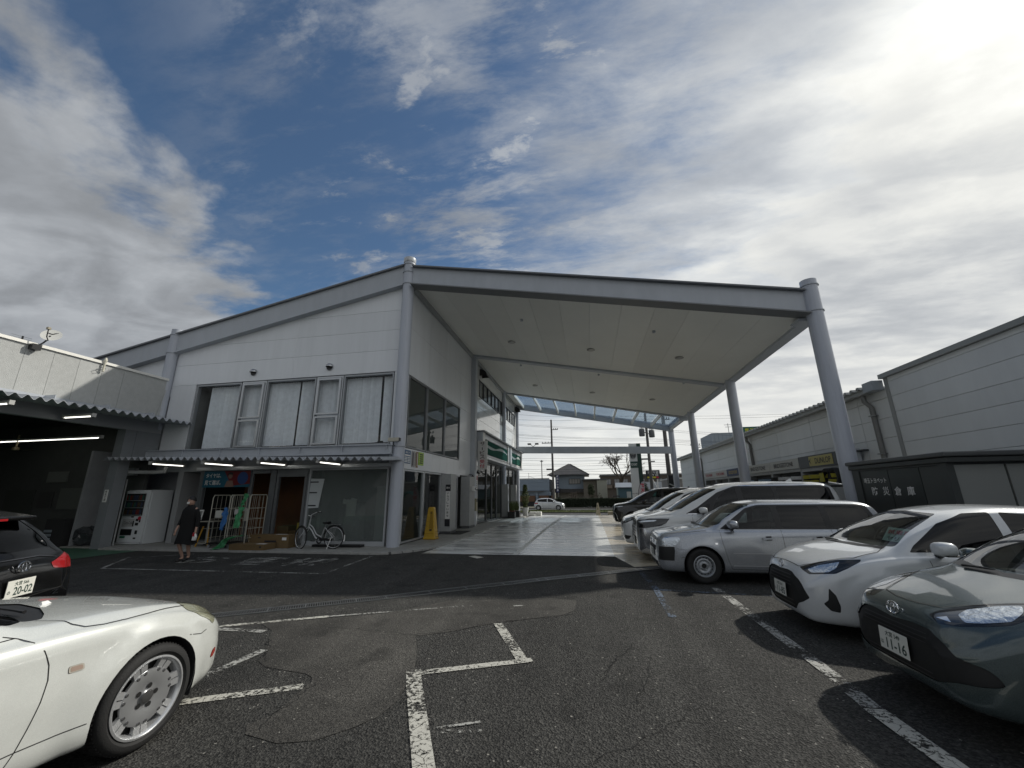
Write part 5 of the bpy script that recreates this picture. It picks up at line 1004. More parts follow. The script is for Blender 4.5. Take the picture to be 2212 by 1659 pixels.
shrub('dry_shrub', 'brown dry shrub at the right end of the hedge', (5.7, 55.9, RZ), .5, .5, .8, 1100, mat('dry_leaf', (.13, .075, .05), .9, var=.4), cat='shrub'); shrub('grey_shrub', 'pale grey-green shrub beside the pylon sign foot', (6.7, 57.9, RZ), .7, .5, .75, 1300, mat('grey_leaf', (.12, .14, .12), .9, var=.4)); shrub('dark_tree', 'dark dense tree just right of the pylon sign', (8.3, 66, RZ), .6, .5, 2.0, 1700, M_leafd, cat='tree'); 
for (x, y, h, lab) in ((3.2, 60.5, 1.3, 'low dark bush left of the blue-green shed'), (7.3, 60.2, 1.2, 'low dark bush right of the blue-green shed')): shrub('bush', lab, (x, y, RZ), .9, .6, h*.55, 1500, M_leafd)
# bare trees
def bare(name, label, base, h, spread, seed, depth=6, r0=.16, cat='tree', tilt=0, rmin=.016):
    random.seed(seed); t = thing(name, label, cat, base); tr = MB(); tw = MB()
    def grow(p, d, l, r, k):
        n = 3; pts = [p]; r = max(r, rmin); rs = [r]; q = p.copy(); dd = d.copy()
        for i in range(n):
            dd = (dd+Vector((random.gauss(0, .13), random.gauss(0, .13), random.gauss(0, .06)+.03))).normalized(); q = q+dd*l/n; pts.append(q.copy()); rs.append(r*(1-.35*(i+1)/n))
        (tr if k < 2 else tw).tube(pts, rs, 6 if k < 3 else 4, cap=False)
        if k >= depth: return
        m = random.choice((2, 3, 3)) if k < 4 else random.choice((2, 3))
        for j in range(m):
            ax = Vector((random.gauss(0, 1), random.gauss(0, 1), random.gauss(0, .4))).normalized(); nd = (dd+ax*spread*random.uniform(.5, 1.1)).normalized(); grow(pts[random.choice((-1, -1, -2))], nd, l*random.uniform(.62, .86), r*.62, k+1)
    grow(Vector((0, 0, -.1)), Vector((tilt, 0, 1)).normalized(), h*.26, r0, 0); tr.build('trunk', M_bark, t, local=True, smooth=True); tw.build('crown', M_bark, t, local=True)
bare('bare_tree', 'large bare spreading tree left of the pylon sign', (5.3, 75, .8), 9.6, .72, 4, 7, .30); bare('bare_tree', 'small bare tree in front of the tiled-roof house', (-1.7, 61, RZ), 3.4, .85, 9, 6, .07); bare('bare_tree', 'small bare tree before the pale corrugated shed', (.9, 61.5, RZ), 2.6, .9, 14, 6, .06)
bare('bare_tree', 'thin bare tree showing above the far end of the tyre warehouse roof', (14.5, 58, 3), 4.6, .8, 23, 6, .10)
# pylon sign of the dealership
py = thing('pylon_sign', 'tall white and green dealership pylon sign with an oval emblem at the forecourt edge', 'sign', (4.3, 39.2, RZ))
B(3.76, 4.42, 39.0, 39.5, RZ, 5.9).build('white_face', mat('pylon_white', (.60, .62, .62), .35), py); B(4.425, 4.78, 38.98, 39.55, RZ, 5.9).build('green_side', mat('pylon_green', (.008, .035, .025), .35), py); B(3.75, 4.43, 38.97, 38.995, 3.68, 4.26).build('name_band', mat('pylon_green2', (.02, .055, .045), .35), py)
text('TOYOPET', (4.08, 38.97, 3.98), .56, .2, (1, 0, 0), (0, 0, 1), M_wprint, py)
emb = MB(); 
def el3(a, b, cx_, cz_, r): emb.tube([(4.05+cx_+a*math.cos(t), 38.95, 4.86+cz_+b*math.sin(t)) for t in [2*math.pi*i/28 for i in range(28)]], r, 6, closed=True)
emb_ = MB().lathe([(0, 38.985), (.30, 38.985), (.30, 39.0)], (4.05, 0, 4.86), axis='y', n=28); emb_.build('emblem_disc', M_print, py)
el3(.27, .36, 0, 0, .035); el3(.09, .30, 0, 0, .03); el3(.22, .12, 0, .16, .03); emb.build('emblem', mat('emblem_grey', (.35, .36, .36), .3, .6), py)
text('KU-PET', (4.0, 39.0, 1.42), .5, .1, (1, 0, 0), (0, 0, 1), M_print, py); text('中古車', (4.1, 39.0, 1.18), .35, .1, (1, 0, 0), (0, 0, 1), M_print, py)
fl = thing('promo_flag', 'white curved promotional flag with red vertical PRIUS lettering', 'flag', (4.5, 38, RZ)); pts = [(4.13, -.2), (4.13, 1.2), (4.2, 1.75), (4.33, 2.15), (4.50, 2.42), (4.70, 2.52), (4.70, -.2)]
m_ = MB(); m_.prism(pts, 'y', 38.0, 38.012); m_.build('cloth', mat('flag_cloth', (.55, .53, .56), .8), fl); MB().tube([(4.08, 38, RZ)]+[(x-.02, 38, z) for x, z in pts[:6]], .02, 6).build('pole', M_print, fl)
for k, ch in enumerate('PRIUS'): text(ch, (4.52, 38.0, 2.10-.42*k), .34, .28, (0, 0, -1), (1, 0, 0), mat('flag_red', (.55, .01, .04), .6), fl, off=.006)
bs = thing('direction_board', 'black roadside board with white lettering and a red arrow on white posts', 'sign', (8.4, 58, RZ)); B(7.5, 9.3, 58, 58.15, 3.2, 4.35).build('panel', M_print, bs)
text('タイヤ館', (8.4, 58, 4.05), 1.4, .38, (1, 0, 0), (0, 0, 1), M_wprint, bs, off=.01); text('PIT 20', (8.55, 58, 3.70), 1.0, .22, (1, 0, 0), (0, 0, 1), M_wprint, bs, off=.01); B(7.65, 8.75, 57.98, 57.995, 3.3, 3.52).build('yellow_strip', mat('sign_yellow3', (.5, .45, .02), .5), bs); m_ = MB(); m_.prism([(8.75, 3.3), (8.95, 3.3), (8.95, 3.23), (9.15, 3.41), (8.95, 3.6), (8.95, 3.52), (8.75, 3.52)], 'y', 57.98, 57.995); m_.build('arrow', M_red, bs)
MB().tube([(8.2, 58.1, 3.2), (8.2, 58.1, RZ)], .06, 6).tube([(8.9, 58.1, 3.2), (8.9, 58.1, RZ)], .06, 6).tube([(8.3, 58.1, 3.2), (8.8, 58.1, 2.0)], .05, 6).build('post', M_wprint, bs)
# bollard cone, concrete blocks, planters, step
cn = thing('cone_sign', 'beige tapered stand sign with dark lettering at the forecourt exit', 'bollard', (.6, 39.4, RZ)); m_ = MB(); m_.add([(-.22, -.18, 0), (.22, -.18, 0), (.22, .18, 0), (-.22, .18, 0), (-.07, -.06, 1.08), (.07, -.06, 1.08), (.07, .06, 1.08), (-.07, .06, 1.08)], [(0, 1, 5, 4), (1, 2, 6, 5), (2, 3, 7, 6), (3, 0, 4, 7), (4, 5, 6, 7)]); m_.build('stand', mat('stand_beige', (.42, .37, .26), .6), cn, local=True, bevel=.015)
for k, ch in enumerate('出口専用'): text(ch, (-.03, -.11+.03-.018*(3-k)-.03, .86-.15*k), .1, .1, (1, 0, 0), (0, .1, 1), M_print, cn, local=True, off=.01)
tag(B(1.45, 2.2, 38.8, 39.3, RZ, RZ+.36).build('concrete_block', mat('block_beige', (.40, .36, .27), .85, var=.12, vscale=5), bevel=.02), 'beige concrete block beside the black minivan at the forecourt exit', 'block')
tag(B(2.25, 2.5, 39.0, 39.4, RZ, RZ+.62).build('concrete_block', mat('block_beige', (.40, .36, .27), .85), bevel=.02), 'narrow taller block just behind the beige concrete block', 'block')
def planter(label, x, y, z, fl_col):
    t = thing('planter', label, 'planter', (x, y, z)); MB().box(-.24, .24, -.24, .24, 0, .42).build('pot', mat('pot_black', (.02, .02, .02), .5), t, local=True, bevel=.01)
    mb = MB(); 
    for i in range(260): a = random.uniform(0, 6.28); r = random.uniform(0, .2); hh = random.uniform(.2, .75); mb.tube([(r*math.cos(a)*.5, r*math.sin(a)*.5, .4), (r*math.cos(a)*1.3, r*math.sin(a)*1.3, .4+hh)], [.012, .003], 3, cap=False)
    mb.build('grass_blades', M_leafy, t, local=True); mb = MB()
    for i in range(90): leafq(mb, Vector((random.uniform(-.2, .2), random.uniform(-.24, .1), random.uniform(.42, .5))), .022)
    mb.build('flowers', mat('flower_%d' % int(fl_col[0]*100), fl_col, .7), t, local=True)
planter('black square planter with spiky leaves and pink flowers, nearer one', -5.30, 28.2, zg(28)+PH, (.45, .10, .12)); planter('black square planter with spiky leaves and pale flowers, farther one', -5.28, 30.0, zg(30)+PH, (.4, .36, .34))
pt = thing('potted_tree', 'slender green potted tree in a white pot at the far end of the pavement', 'plant', (-5.05, 32.6, zg(32.6)+PH)); MB().lathe([(0, 0), (.17, 0), (.28, .62), (.25, .62), (.24, .55), (0, .52)], n=20).build('pot', mat('pot_white', (.50, .51, .50), .5), pt, local=True, smooth=True)
mb = MB()
for i in range(2400):
    z = random.uniform(.6, 2.35); w_ = .38*(1-abs(z-1.4)/1.2)*(.7+.5*noise.noise(Vector((z*3, 2, 0))))+.08; a = random.uniform(0, 6.28); r = w_*random.random()**.5; leafq(mb, Vector((r*math.cos(a), r*math.sin(a), z)), random.uniform(.02, .05))
mb.build('foliage', M_leafy, pt, local=True); MB().tube([(0, 0, .5), (.02, 0, 1.9)], [.03, .01], 8).build('trunk', M_bark, pt, local=True)
st_ = thing('step_block', 'small bright white two-step block at the far end of the pavement', 'steps', (-4.4, 34.3, zg(34))); B(-4.95, -4.0, 34.0, 34.7, zg(34)+.0, zg(34)+.30).build('upper_step', mat('step_white', (.70, .70, .66), .6), st_, bevel=.01); B(-4.95, -4.45, 33.7, 34.0, zg(34), zg(34)+.16).build('lower_step', mat('step_white', (.70, .70, .66), .6), st_, bevel=.01)
# utility poles and their fittings
M_pole = mat('pole_concrete', (.11, .105, .10), .9, var=.2, vscale=6)
def pole(label, x, y, h, r, arms=(), tr=(), name='utility_pole'):
    t = thing(name, label, 'pole', (x, y, RZ)); MB().tube([(0, 0, -.2), (0, 0, h)], [r*1.15, r*.75], 14).build('shaft', M_pole, t, local=True, smooth=True)
    for (z, w, off) in arms:
        a = MB().box(off-w/2, off+w/2, -.05, .05, z-.04, z+.04).build('crossarm', M_print, t, local=True); m_ = MB()
        for k in range(4): xx = off-w/2+w*(k+.25)/3.5; m_.lathe([(0, .18), (.05, .16), (.035, .10), (.06, .06), (.03, .0)], (xx, 0, z+.04), n=8)
        m_.build('insulator', mat('porcelain', (.12, .12, .12), .3), a, local=True)
    for (z, dx) in tr:
        m_ = MB().lathe([(0, 0), (.27, 0), (.30, .05), (.30, .70), (.27, .76), (0, .78)], (dx, 0, z), n=18); m_.build('transformer', mat('transformer_grey', (.09, .095, .10), .5), t, local=True, smooth=True)
        m_ = MB(); [m_.lathe([(0, .22), (.03, .2), (.05, .1), (.03, 0)], (dx+.15*k, -.1, z+.78), n=8) for k in (-1, 0, 1)]; m_.box(min(0, dx), max(0, dx), -.05, .05, z+.35, z+.42); m_.build('bushing', M_print, t, local=True)
    return t
pole('concrete utility pole with several crossarms beyond the passing white car', -4.82, 56.2, 11.9, .15, ((10.5, .9, .45), (8.65, 1.4, -.7), (7.95, 1.7, -.5), (7.65, 1.2, .6), (7.3, 1.6, -.3)))
pole('thin distant utility pole behind the blue-grey workshop', -9.0, 80, 8.2, .10, ((7.9, .6, 0),))
pole('utility pole with two transformer cans behind the forecourt beam', 6.3, 45.0, 10.2, .16, ((9.0, 1.4, 0),), ((7.75, -.5), (7.6, .5)))
pole('dark utility pole directly beside the farthest canopy column', 6.85, 38.0, 9.6, .19, ((8.3, .7, .2), (7.6, .8, .1)))
pole('distant utility pole seen between the two farthest canopy columns', 18.0, 72, 11.0, .12, ((9.4, 1.6, -.4), (9.0, 1.4, -.3), (8.5, 1.2, -.3)))
o = tag(MB().box(-.05, .5, -.12, .12, 0, .12).build('street_lamp_head', mat('lamp_grey', (.3, .3, .28), .4)), 'small street lamp head on the transformer pole', 'lamp'); o.location = (6.3, 44.8, 4.55)
sp_ = thing('loudspeaker', 'black round loudspeaker under a slanting pale sheet at the foot of the dark pole', 'speaker', (7.0, 37.4, 1.2)); MB().box(-.38, .12, -.2, .1, -1.4, 1.7).lathe([(.05, -.24), (.26, -.26), (.28, -.2), (.2, -.15)], (-.02, 0, .45), axis='y', n=20).build('cabinet', M_black, sp_, local=True); MB().add([(-.35, -.5, 1.02), (.9, -.9, .35), (.9, .2, .35), (-.35, .4, 1.02), (-.35, -.5, .94), (.9, -.9, .27), (.9, .2, .27), (-.35, .4, .94)], [(0, 1, 2, 3), (7, 6, 5, 4), (0, 4, 5, 1), (1, 5, 6, 2), (2, 6, 7, 3), (3, 7, 4, 0)]).build('slanting_sheet', mat('pale_sheet', (.40, .41, .40), .5), sp_, local=True)
teal = thing('taxi_canopy', 'pale turquoise domed cover showing above the black minivan', 'cover', (6.9, 42, 1.2)); m_ = MB(); vs = []
for i in range(9):
    for j in range(17): u = i/8; v = j/16*2-1; vs.append((v*.9, (u-.5)*1.6, .75*max(0, 1-v*v)**.5*(1-.25*(2*u-1)**2)-.05))
m_.add(vs, [(i*17+j, i*17+j+1, (i+1)*17+j+1, (i+1)*17+j) for i in range(8) for j in range(16)]); m_.build('cloth', mat('turquoise_cloth', (.12, .36, .30), .8), teal, local=True, smooth=True); MB().tube([(-.8, 0, -1.7), (-.8, 0, .2)], .03).tube([(.8, 0, -1.7), (.8, 0, .2)], .03).build('pole', M_galv, teal, local=True)
# overhead wires, each a cable of its own
wires = [(-.173, .193, .021, .180, .5, .165), (-.173, .180, .021, .1725, .5, .160), (-.173, .1678, .124, .1460, .5, .115), (-.173, .165, .124, .1425, .5, .110), (-.173, .1425, .134, .1215, .5, .100), (-.173, .1400, .134, .1190, .5, .097), (-.173, .1343, .138, .1155, .5, .093), (-.173, .1256, .16, .1090, .5, .088), (-.174, .0825, .096, .0825, .5, .074), (-.174, .0787, .095, .0735, .5, .066), (-.174, .0698, .095, .0672, .5, .060), (-.174, .0660, .12, .0625, .5, .050), (-.17, .0557, .15, .0560, .5, .046), (-.17, .0515, .14, .0490, .5, .040), (-.01, .0428, .14, .0445, .5, .036), (-.17, .0470, .16, .0405, .5, .034)]
for wi_, (x0, a, x1, b, x2, c_) in enumerate(wires):
    Yw = 56.0; P = []
    for (p, za, q, zb) in ((x0-.35, a+(a-b)*.35/(x1-x0)*.6, x0, a), (x0, a, x1, b), (x1, b, x2, c_)):
        for i in range(8): t = i/8; P.append((lerp(p, q, t)*Yw, Yw, 1.6+Yw*(lerp(za, zb, t)-.0035*math.sin(math.pi*t))))
    P.append((x2*Yw, Yw, 1.6+Yw*c_))
    tag(MB().tube(P, .013, 4).build('power_line', M_print), 'thin overhead cable along the road, %s from the top' % ('topmost one, first,second,third,fourth,fifth,sixth,seventh,eighth,ninth,tenth,eleventh,twelfth,thirteenth,fourteenth,fifteenth,sixteenth'.replace('topmost one, ', '').split(',')[wi_]), 'cable', 'overhead cables along the road')
for (z, x, lab) in ((.0545, -.0925, 'black cable splice case left of the tall utility pole'), (.0735, .128, 'black cable splice case right of the pylon sign')):
    tag(B(x*56-.5, x*56+.5, 55.95, 56.05, 1.6+z*56-.12, 1.6+z*56+.08).build('splice_case', M_print, bevel=.03), lab, 'cable box')
# ================================================================== vehicles
def pchip(tab):
    X = [p[0] for p in tab]; Y = [p[1] for p in tab]; n = len(X); h = [X[i+1]-X[i] for i in range(n-1)]; d = [(Y[i+1]-Y[i])/h[i] for i in range(n-1)]; m = [0]*n
    m[0] = d[0]; m[-1] = d[-1]
    for i in range(1, n-1): m[i] = 0 if d[i-1]*d[i] <= 0 else (h[i-1]+h[i])*3/((2*h[i]+h[i-1])/d[i-1]+(h[i]+2*h[i-1])/d[i])
    def f(x):
        if x <= X[0]: return Y[0]
        if x >= X[-1]: return Y[-1]
        i = 0
        while x > X[i+1]: i += 1
        t = (x-X[i])/h[i]; a = t*t; b = a*t
        return (2*b-3*a+1)*Y[i]+(b-2*a+t)*h[i]*m[i]+(-2*b+3*a)*Y[i+1]+(b-a)*h[i]*m[i+1]
    return f
def inside(poly, x, y):
    c = False; n = len(poly); j = n-1
    for i in range(n):
        xi, yi = poly[i]; xj, yj = poly[j]
        if (yi > y) != (yj > y) and x < (xj-xi)*(y-yi)/(yj-yi)+xi: c = not c
        j = i
    return c
def rounded(poly, r=.03, k=3):
    out = []; n = len(poly)
    for i in range(n):
        p = Vector(poly[i-1]); q = Vector(poly[i]); s = Vector(poly[(i+1) % n]); a = (p-q); b = (s-q); ra = min(r, a.length*.45); rb = min(r, b.length*.45)
        A = q+a.normalized()*ra; Bv = q+b.normalized()*rb
        for j in range(k+1): t = j/k; out.append(tuple((1-t)**2*A+2*t*(1-t)*q+t*t*Bv))
    return out
Q7 = math.sqrt(.5)
PR = {'diag': lambda c: ((c.x+c.y)*Q7, c.z), 'side': lambda c: (c.x, c.z), 'front': lambda c: (c.y, c.z), 'top': lambda c: (c.x, c.y)}
NO = {'diag': lambda a, b: Vector((-b*Q7, -b*Q7, a)), 'side': lambda a, b: Vector((-b, 0, a)), 'front': lambda a, b: Vector((0, -b, a)), 'top': lambda a, b: Vector((-b, a, 0))}
class Car:
    def __init__(s, sp):
        s.sp = sp; L = sp['L']; top, bot, wid, belt = [pchip(sp[k]) for k in ('top', 'bot', 'wid', 'belt')]
        tb = sp.get('tumble', .24); s.top = top; s.wid = wid; ar = sp['arch']; crown = sp.get('crown', .045); bow = pchip(sp.get('bow', [(0, 0), (.3, .02), (sp['cowl'], .13), (sp['cowl']+1.2, .05), (L-.3, .0), (L, 0)]))
        xs = [0]; 
        for i in range(1, 15): xs.append(.55*(i/14)**2.1)
        x = .55
        while x < L-.6: x += .075; xs.append(min(x, L-.5))
        for i in range(1, 15): xs.append(L-.5*((14-i)/14)**1.8)
        xs = sorted(set(round(v, 4) for v in xs)); rings = []
        fl = sp.get('flare', .02)
        for x in xs:
            zt, zb, w = top(x), bot(x), wid(x); zs = min(belt(x), zt-.035-.02*w); zs = max(zs, zb+.6*(zt-zb)*.6); H = zt-zs; lo = zs-zb
            wb = w-min(.07, .3*w*.3); wc = wb-tb*H-min(.16, .05+.0*H); kc = .80 if H > .25 else .55+.25*H/.25
            zc = zs+H*kc; 
            C = [(0, zb), (.7*w, zb), (w-.07, zb+.01), (w-.022, zb+.14*lo), (w-.012, zb+.30*lo), (w, zb+.55*lo), (w-sp.get('char', .012), zb+.80*lo), (w-.018, zb+.90*lo), (w-.045, zs-.004), (wb-.012, zs+.012), (lerp(wb, wc, .5)+.012*min(1, H*3), lerp(zs, zc, .52)), (wc, zc), (wc-.03, zc+(zt-crown*min(1, H*2+.3)-zc)*.55), (wc*.80, zt-crown*.62*min(1, H*2+.4)), (wc*.45, zt-crown*.2*min(1, H*2+.4)), (0, zt)]
            for _ in range(2):
                o = [C[0]]
                for a, b in zip(C, C[1:]): o += [(a[0]*.75+b[0]*.25, a[1]*.75+b[1]*.25), (a[0]*.25+b[0]*.75, a[1]*.25+b[1]*.75)]
                o.append(C[-1]); C = o
            ring = []
            for (y, z) in C:
                yy = y
                for wx in sp['wheels']:
                    d = math.hypot(x-wx, z-sp['wr'])
                    if y > w*.7 and d < ar+.16: yy += fl*(1 if d < ar+.03 else max(0, 1-(d-ar-.03)/.13)**2*(3-2*max(0, 1-(d-ar-.03)/.13)))
                xx = x-bow(x)*(1-min(1, (y/max(w, .01)))**2)
                ring.append(Vector((xx, yy, z)))
            rings.append(ring)
        K = len(rings[0]); N_ = len(rings); s.rings = rings
        # smooth normals of the grid
        nor = []
        for i in range(N_):
            row = []
            for j in range(K):
                a = rings[max(i-1, 0)][j]; b = rings[min(i+1, N_-1)][j]; c = rings[i][max(j-1, 0)]; d = rings[i][min(j+1, K-1)]
                n = (d-c).cross(b-a) if True else None
                if j in (0, K-1): n.y = 0
                if n.length < 1e-9: n = Vector((-1 if i < 3 else 1, 0, 0))
                n.normalize(); row.append(n)
            nor.append(row)
        cen = Vector((L/2, 0, .7)); sg = 1 if nor[N_//2][K//2].dot(rings[N_//2][K//2]-Vector((rings[N_//2][K//2].x, 0, .6))) > 0 else -1
        s.nor = [[n*sg for n in r] for r in nor]
        for j in range(K):
            for ii, q in ((0, -1), (1, -1), (N_-1, 1)): s.nor[ii][j] = (s.nor[ii][j]*.35+Vector((q, 0, 0))*(1 if ii != 1 else .35)).normalized()
        bm = bmesh.new(); V = [[bm.verts.new(p) for p in r] for r in rings]
        for i in range(N_-1):
            for j in range(K-1): 
                f = (V[i][j], V[i][j+1], V[i+1][j+1], V[i+1][j]); bm.faces.new(f if sg > 0 else f[::-1])
        capn = []
        for i, q in ((0, -1), (N_-1, 1)):
            r = V[i]; h = K//2; 
            for j in range(K//2):
                a, b, c, d = r[j], r[j+1], r[K-2-j], r[K-1-j]
                vs = []
                for v in (a, b, c, d):
                    if v not in vs: vs.append(v)
                if len(vs) >= 3:
                    try:
                        f = bm.faces.new(vs); f.normal_update()
                        if f.normal.x*q < 0: f.normal_flip()
                    except ValueError: pass
        bmesh.ops.remove_doubles(bm, verts=bm.verts, dist=1e-5); bm.normal_update(); s.bm = bm
        vs = [p for r in rings for p in r]; ns = [n for r in s.nor for n in r]; tr = []
        for i in range(N_-1):
            for j in range(K-1): a = i*K+j; tr += [(a, a+1, a+K+1), (a, a+K+1, a+K)]
        h0 = 0
        for i in (0, N_-1):
            for j in range(K//2): a, b, c, d = i*K+j, i*K+j+1, i*K+K-2-j, i*K+K-1-j; tr += [(a, b, c), (a, c, d)]
        s.V = vs; s.Nn = ns; s.T = tr; s.bvh = BVHTree.FromPolygons(vs, tr)
        s.parts = {}; s.idx = 1
    def normal_at(s, p):
        loc, n, i, d = s.bvh.find_nearest(p)
        a, b, c = s.T[i]; A, B_, C_ = s.V[a], s.V[b], s.V[c]; v0 = B_-A; v1 = C_-A; v2 = loc-A; d00 = v0.dot(v0); d01 = v0.dot(v1); d11 = v1.dot(v1); d20 = v2.dot(v0); d21 = v2.dot(v1); den = d00*d11-d01*d01
        if abs(den) < 1e-14: return s.Nn[a]
        v = (d11*d20-d01*d21)/den; w = (d00*d21-d01*d20)/den; u = 1-v-w
        n = s.Nn[a]*u+s.Nn[b]*v+s.Nn[c]*w
        return n.normalized() if n.length > 1e-6 else s.Nn[a]
    def carve(s, name, poly, proj, filt, material, off=0.0, join=False, over=(0,), parent=None, lab=None):
        P = PR[proj]; x0 = min(p[0] for p in poly); x1 = max(p[0] for p in poly); y0 = min(p[1] for p in poly); y1 = max(p[1] for p in poly)
        def bb(f):
            q = [P(v.co) for v in f.verts]; return min(a for a, b in q), max(a for a, b in q), min(b for a, b in q), max(b for a, b in q)
        cur = {}
        for f in s.bm.faces:
            if f.material_index in over and filt(f):
                b = bb(f)
                if b[1] >= x0 and b[0] <= x1 and b[3] >= y0 and b[2] <= y1: cur[f] = b
        n = len(poly)
        for i in range(n):
            p, q = poly[i], poly[(i+1) % n]; a, b = q[0]-p[0], q[1]-p[1]; l = math.hypot(a, b)
            if l < 1e-6: continue
            e0, e1, e2, e3 = min(p[0], q[0])-.001, max(p[0], q[0])+.001, min(p[1], q[1])-.001, max(p[1], q[1])+.001
            fs = [f for f, k in cur.items() if k[1] >= e0 and k[0] <= e1 and k[3] >= e2 and k[2] <= e3]
            if not fs: continue
            es = list({e for f in fs for e in f.edges}); vs = list({v for f in fs for v in f.verts})
            no = NO[proj](a/l, b/l); co = {'diag': Vector((p[0]*Q7, p[0]*Q7, p[1])), 'side': Vector((p[0], 0, p[1])), 'front': Vector((0, p[0], p[1])), 'top': Vector((p[0], p[1], 0))}[proj]
            for f in fs: del cur[f]
            r = bmesh.ops.bisect_plane(s.bm, geom=vs+es+fs, plane_co=co, plane_no=no, dist=1e-5)
            for g in r['geom']:
                if isinstance(g, bmesh.types.BMFace) and g.is_valid: cur[g] = bb(g)
            for f in fs:
                if f.is_valid: cur[f] = bb(f)
        k = s.idx; s.idx += 1; cnt = 0
        for f in cur:
            if not f.is_valid: continue
            c = P(f.calc_center_median())
            if inside(poly, *c) and f.material_index in over: f.material_index = k; cnt += 1
        s.parts[k] = (name, material, off, join, parent, lab); return k
    def slice(s, co, no):
        co = Vector(co); no = Vector(no); fs = [f for f in s.bm.faces if abs((f.calc_center_median()-co).dot(no.normalized())) < .15]
        bmesh.ops.bisect_plane(s.bm, geom=list({v for f in fs for v in f.verts})+list({e for f in fs for e in f.edges})+fs, plane_co=co, plane_no=no, dist=1e-5)
    def arch(s):
        k = None
        for wx in s.sp['wheels']:
            r = s.sp['arch']; poly = [(wx+r*math.cos(2*math.pi*i/40), s.sp['wr']+r*math.sin(2*math.pi*i/40)) for i in range(40)]; wmin = s.sp['W']-.36
            s.carve('arch', poly, 'side', lambda f: f.calc_center_median().y > wmin, None)
            k = s.idx-1; bmesh.ops.delete(s.bm, geom=[f for f in s.bm.faces if f.material_index == k], context='FACES'); del s.parts[k]
    def emit(s, root, paint):
        bym = {}
        for f in s.bm.faces: bym.setdefault(f.material_index, []).append(f)
        s.parts[0] = ('body', paint, 0, True, None, None); cache = {}; objs = {}
        def nn(v):
            if v not in cache: cache[v] = s.normal_at(v.co)
            return cache[v]
        for k in sorted(bym):
            if k not in s.parts: continue
            name, material, off, join, par, lab = s.parts[k]
            vi = {}; vs = []; ns = []
            fs = []
            for f in bym[k]:
                idx = []
                for v in f.verts:
                    if v not in vi: n = nn(v); vi[v] = len(vs); vs.append(v.co+n*off); ns.append(n.copy())
                    idx.append(vi[v])
                fs.append(idx)
            def mk(vs, ns, fs):
                me = bpy.data.meshes.new(name); me.from_pydata([v[:] for v in vs], [], fs); me.update(); me.materials.append(material); me.polygons.foreach_set('use_smooth', [True]*len(me.polygons))
                me.normals_split_custom_set_from_vertices([n[:] for n in ns]); o = bpy.data.objects.new(name, me); COL.objects.link(o); o.parent = objs.get(par, [root])[0] if par else root
                if lab: o['label'] = lab
                return o
            mvs = [Vector((v.x, -v.y, v.z)) for v in vs]; mns = [Vector((n.x, -n.y, n.z)) for n in ns]; mfs = [list(reversed(f)) for f in fs]
            if join:
                b = len(vs); objs[k] = [mk(vs+mvs, ns+mns, fs+[[i+b for i in f] for f in mfs])]
            else:
                o1 = mk(vs, ns, fs); o2 = mk(mvs, mns, mfs); objs[k] = [o1, o2]
                if par and par in objs and len(objs[par]) > 1: o2.parent = objs[par][1]
        s.objs = objs; return objs
    def hit(s, a, b, proj, back=False):
        if proj == 'side': r = s.bvh.ray_cast(Vector((a, 3, b)), Vector((0, -1, 0)))
        elif proj == 'front': r = s.bvh.ray_cast(Vector((-2, a, b)), Vector((1, 0, 0))) if not back else s.bvh.ray_cast(Vector((s.sp['L']+2, a, b)), Vector((-1, 0, 0)))
        else: r = s.bvh.ray_cast(Vector((a, b, 4)), Vector((0, 0, -1)))
        return (r[0], s.normal_at(r[0])) if r[0] is not None else None
    def ribbon(s, name, pts, proj, w, root, material, off=.0015, back=False, step=.04, mirror=True, closed=False, h=0.0):
        path = []; P = list(pts)+([pts[0]] if closed else [])
        for (a, b) in zip(P, P[1:]):
            l = math.hypot(b[0]-a[0], b[1]-a[1]); k = max(1, int(l/step))
            for i in range(k): path.append((lerp(a[0], b[0], i/k), lerp(a[1], b[1], i/k)))
        path.append(P[-1]); H = [s.hit(a, b, proj, back) for a, b in path]; mb = MB(); sep = all(q is None or q[0].y > .02 for q in H)
        for sg in ((1, -1) if mirror else (1,)):
            last = None
            if sg < 0 and sep and mb.f: mb.build(name, material, root, local=True); mb = MB()
            for i, q in enumerate(H):
                if q is None: last = None; continue
                p, n = q; nx = [k for k in (H[min(i+1, len(H)-1)], H[max(i-1, 0)]) if k]
                t = (H[min(i+1, len(H)-1)] or q)[0]-(H[max(i-1, 0)] or q)[0]
                if t.length < 1e-6: continue
                sd_ = n.cross(t.normalized()).normalized()*w/2; c = p+n*off
                cur = [c-sd_, c+sd_]
                if sg < 0: cur = [Vector((v.x, -v.y, v.z)) for v in cur]
                if last:
                    mb.quad(last[0], cur[0], cur[1], last[1])
                last = cur
        if mb.f: return mb.build(name, material, root, local=True)
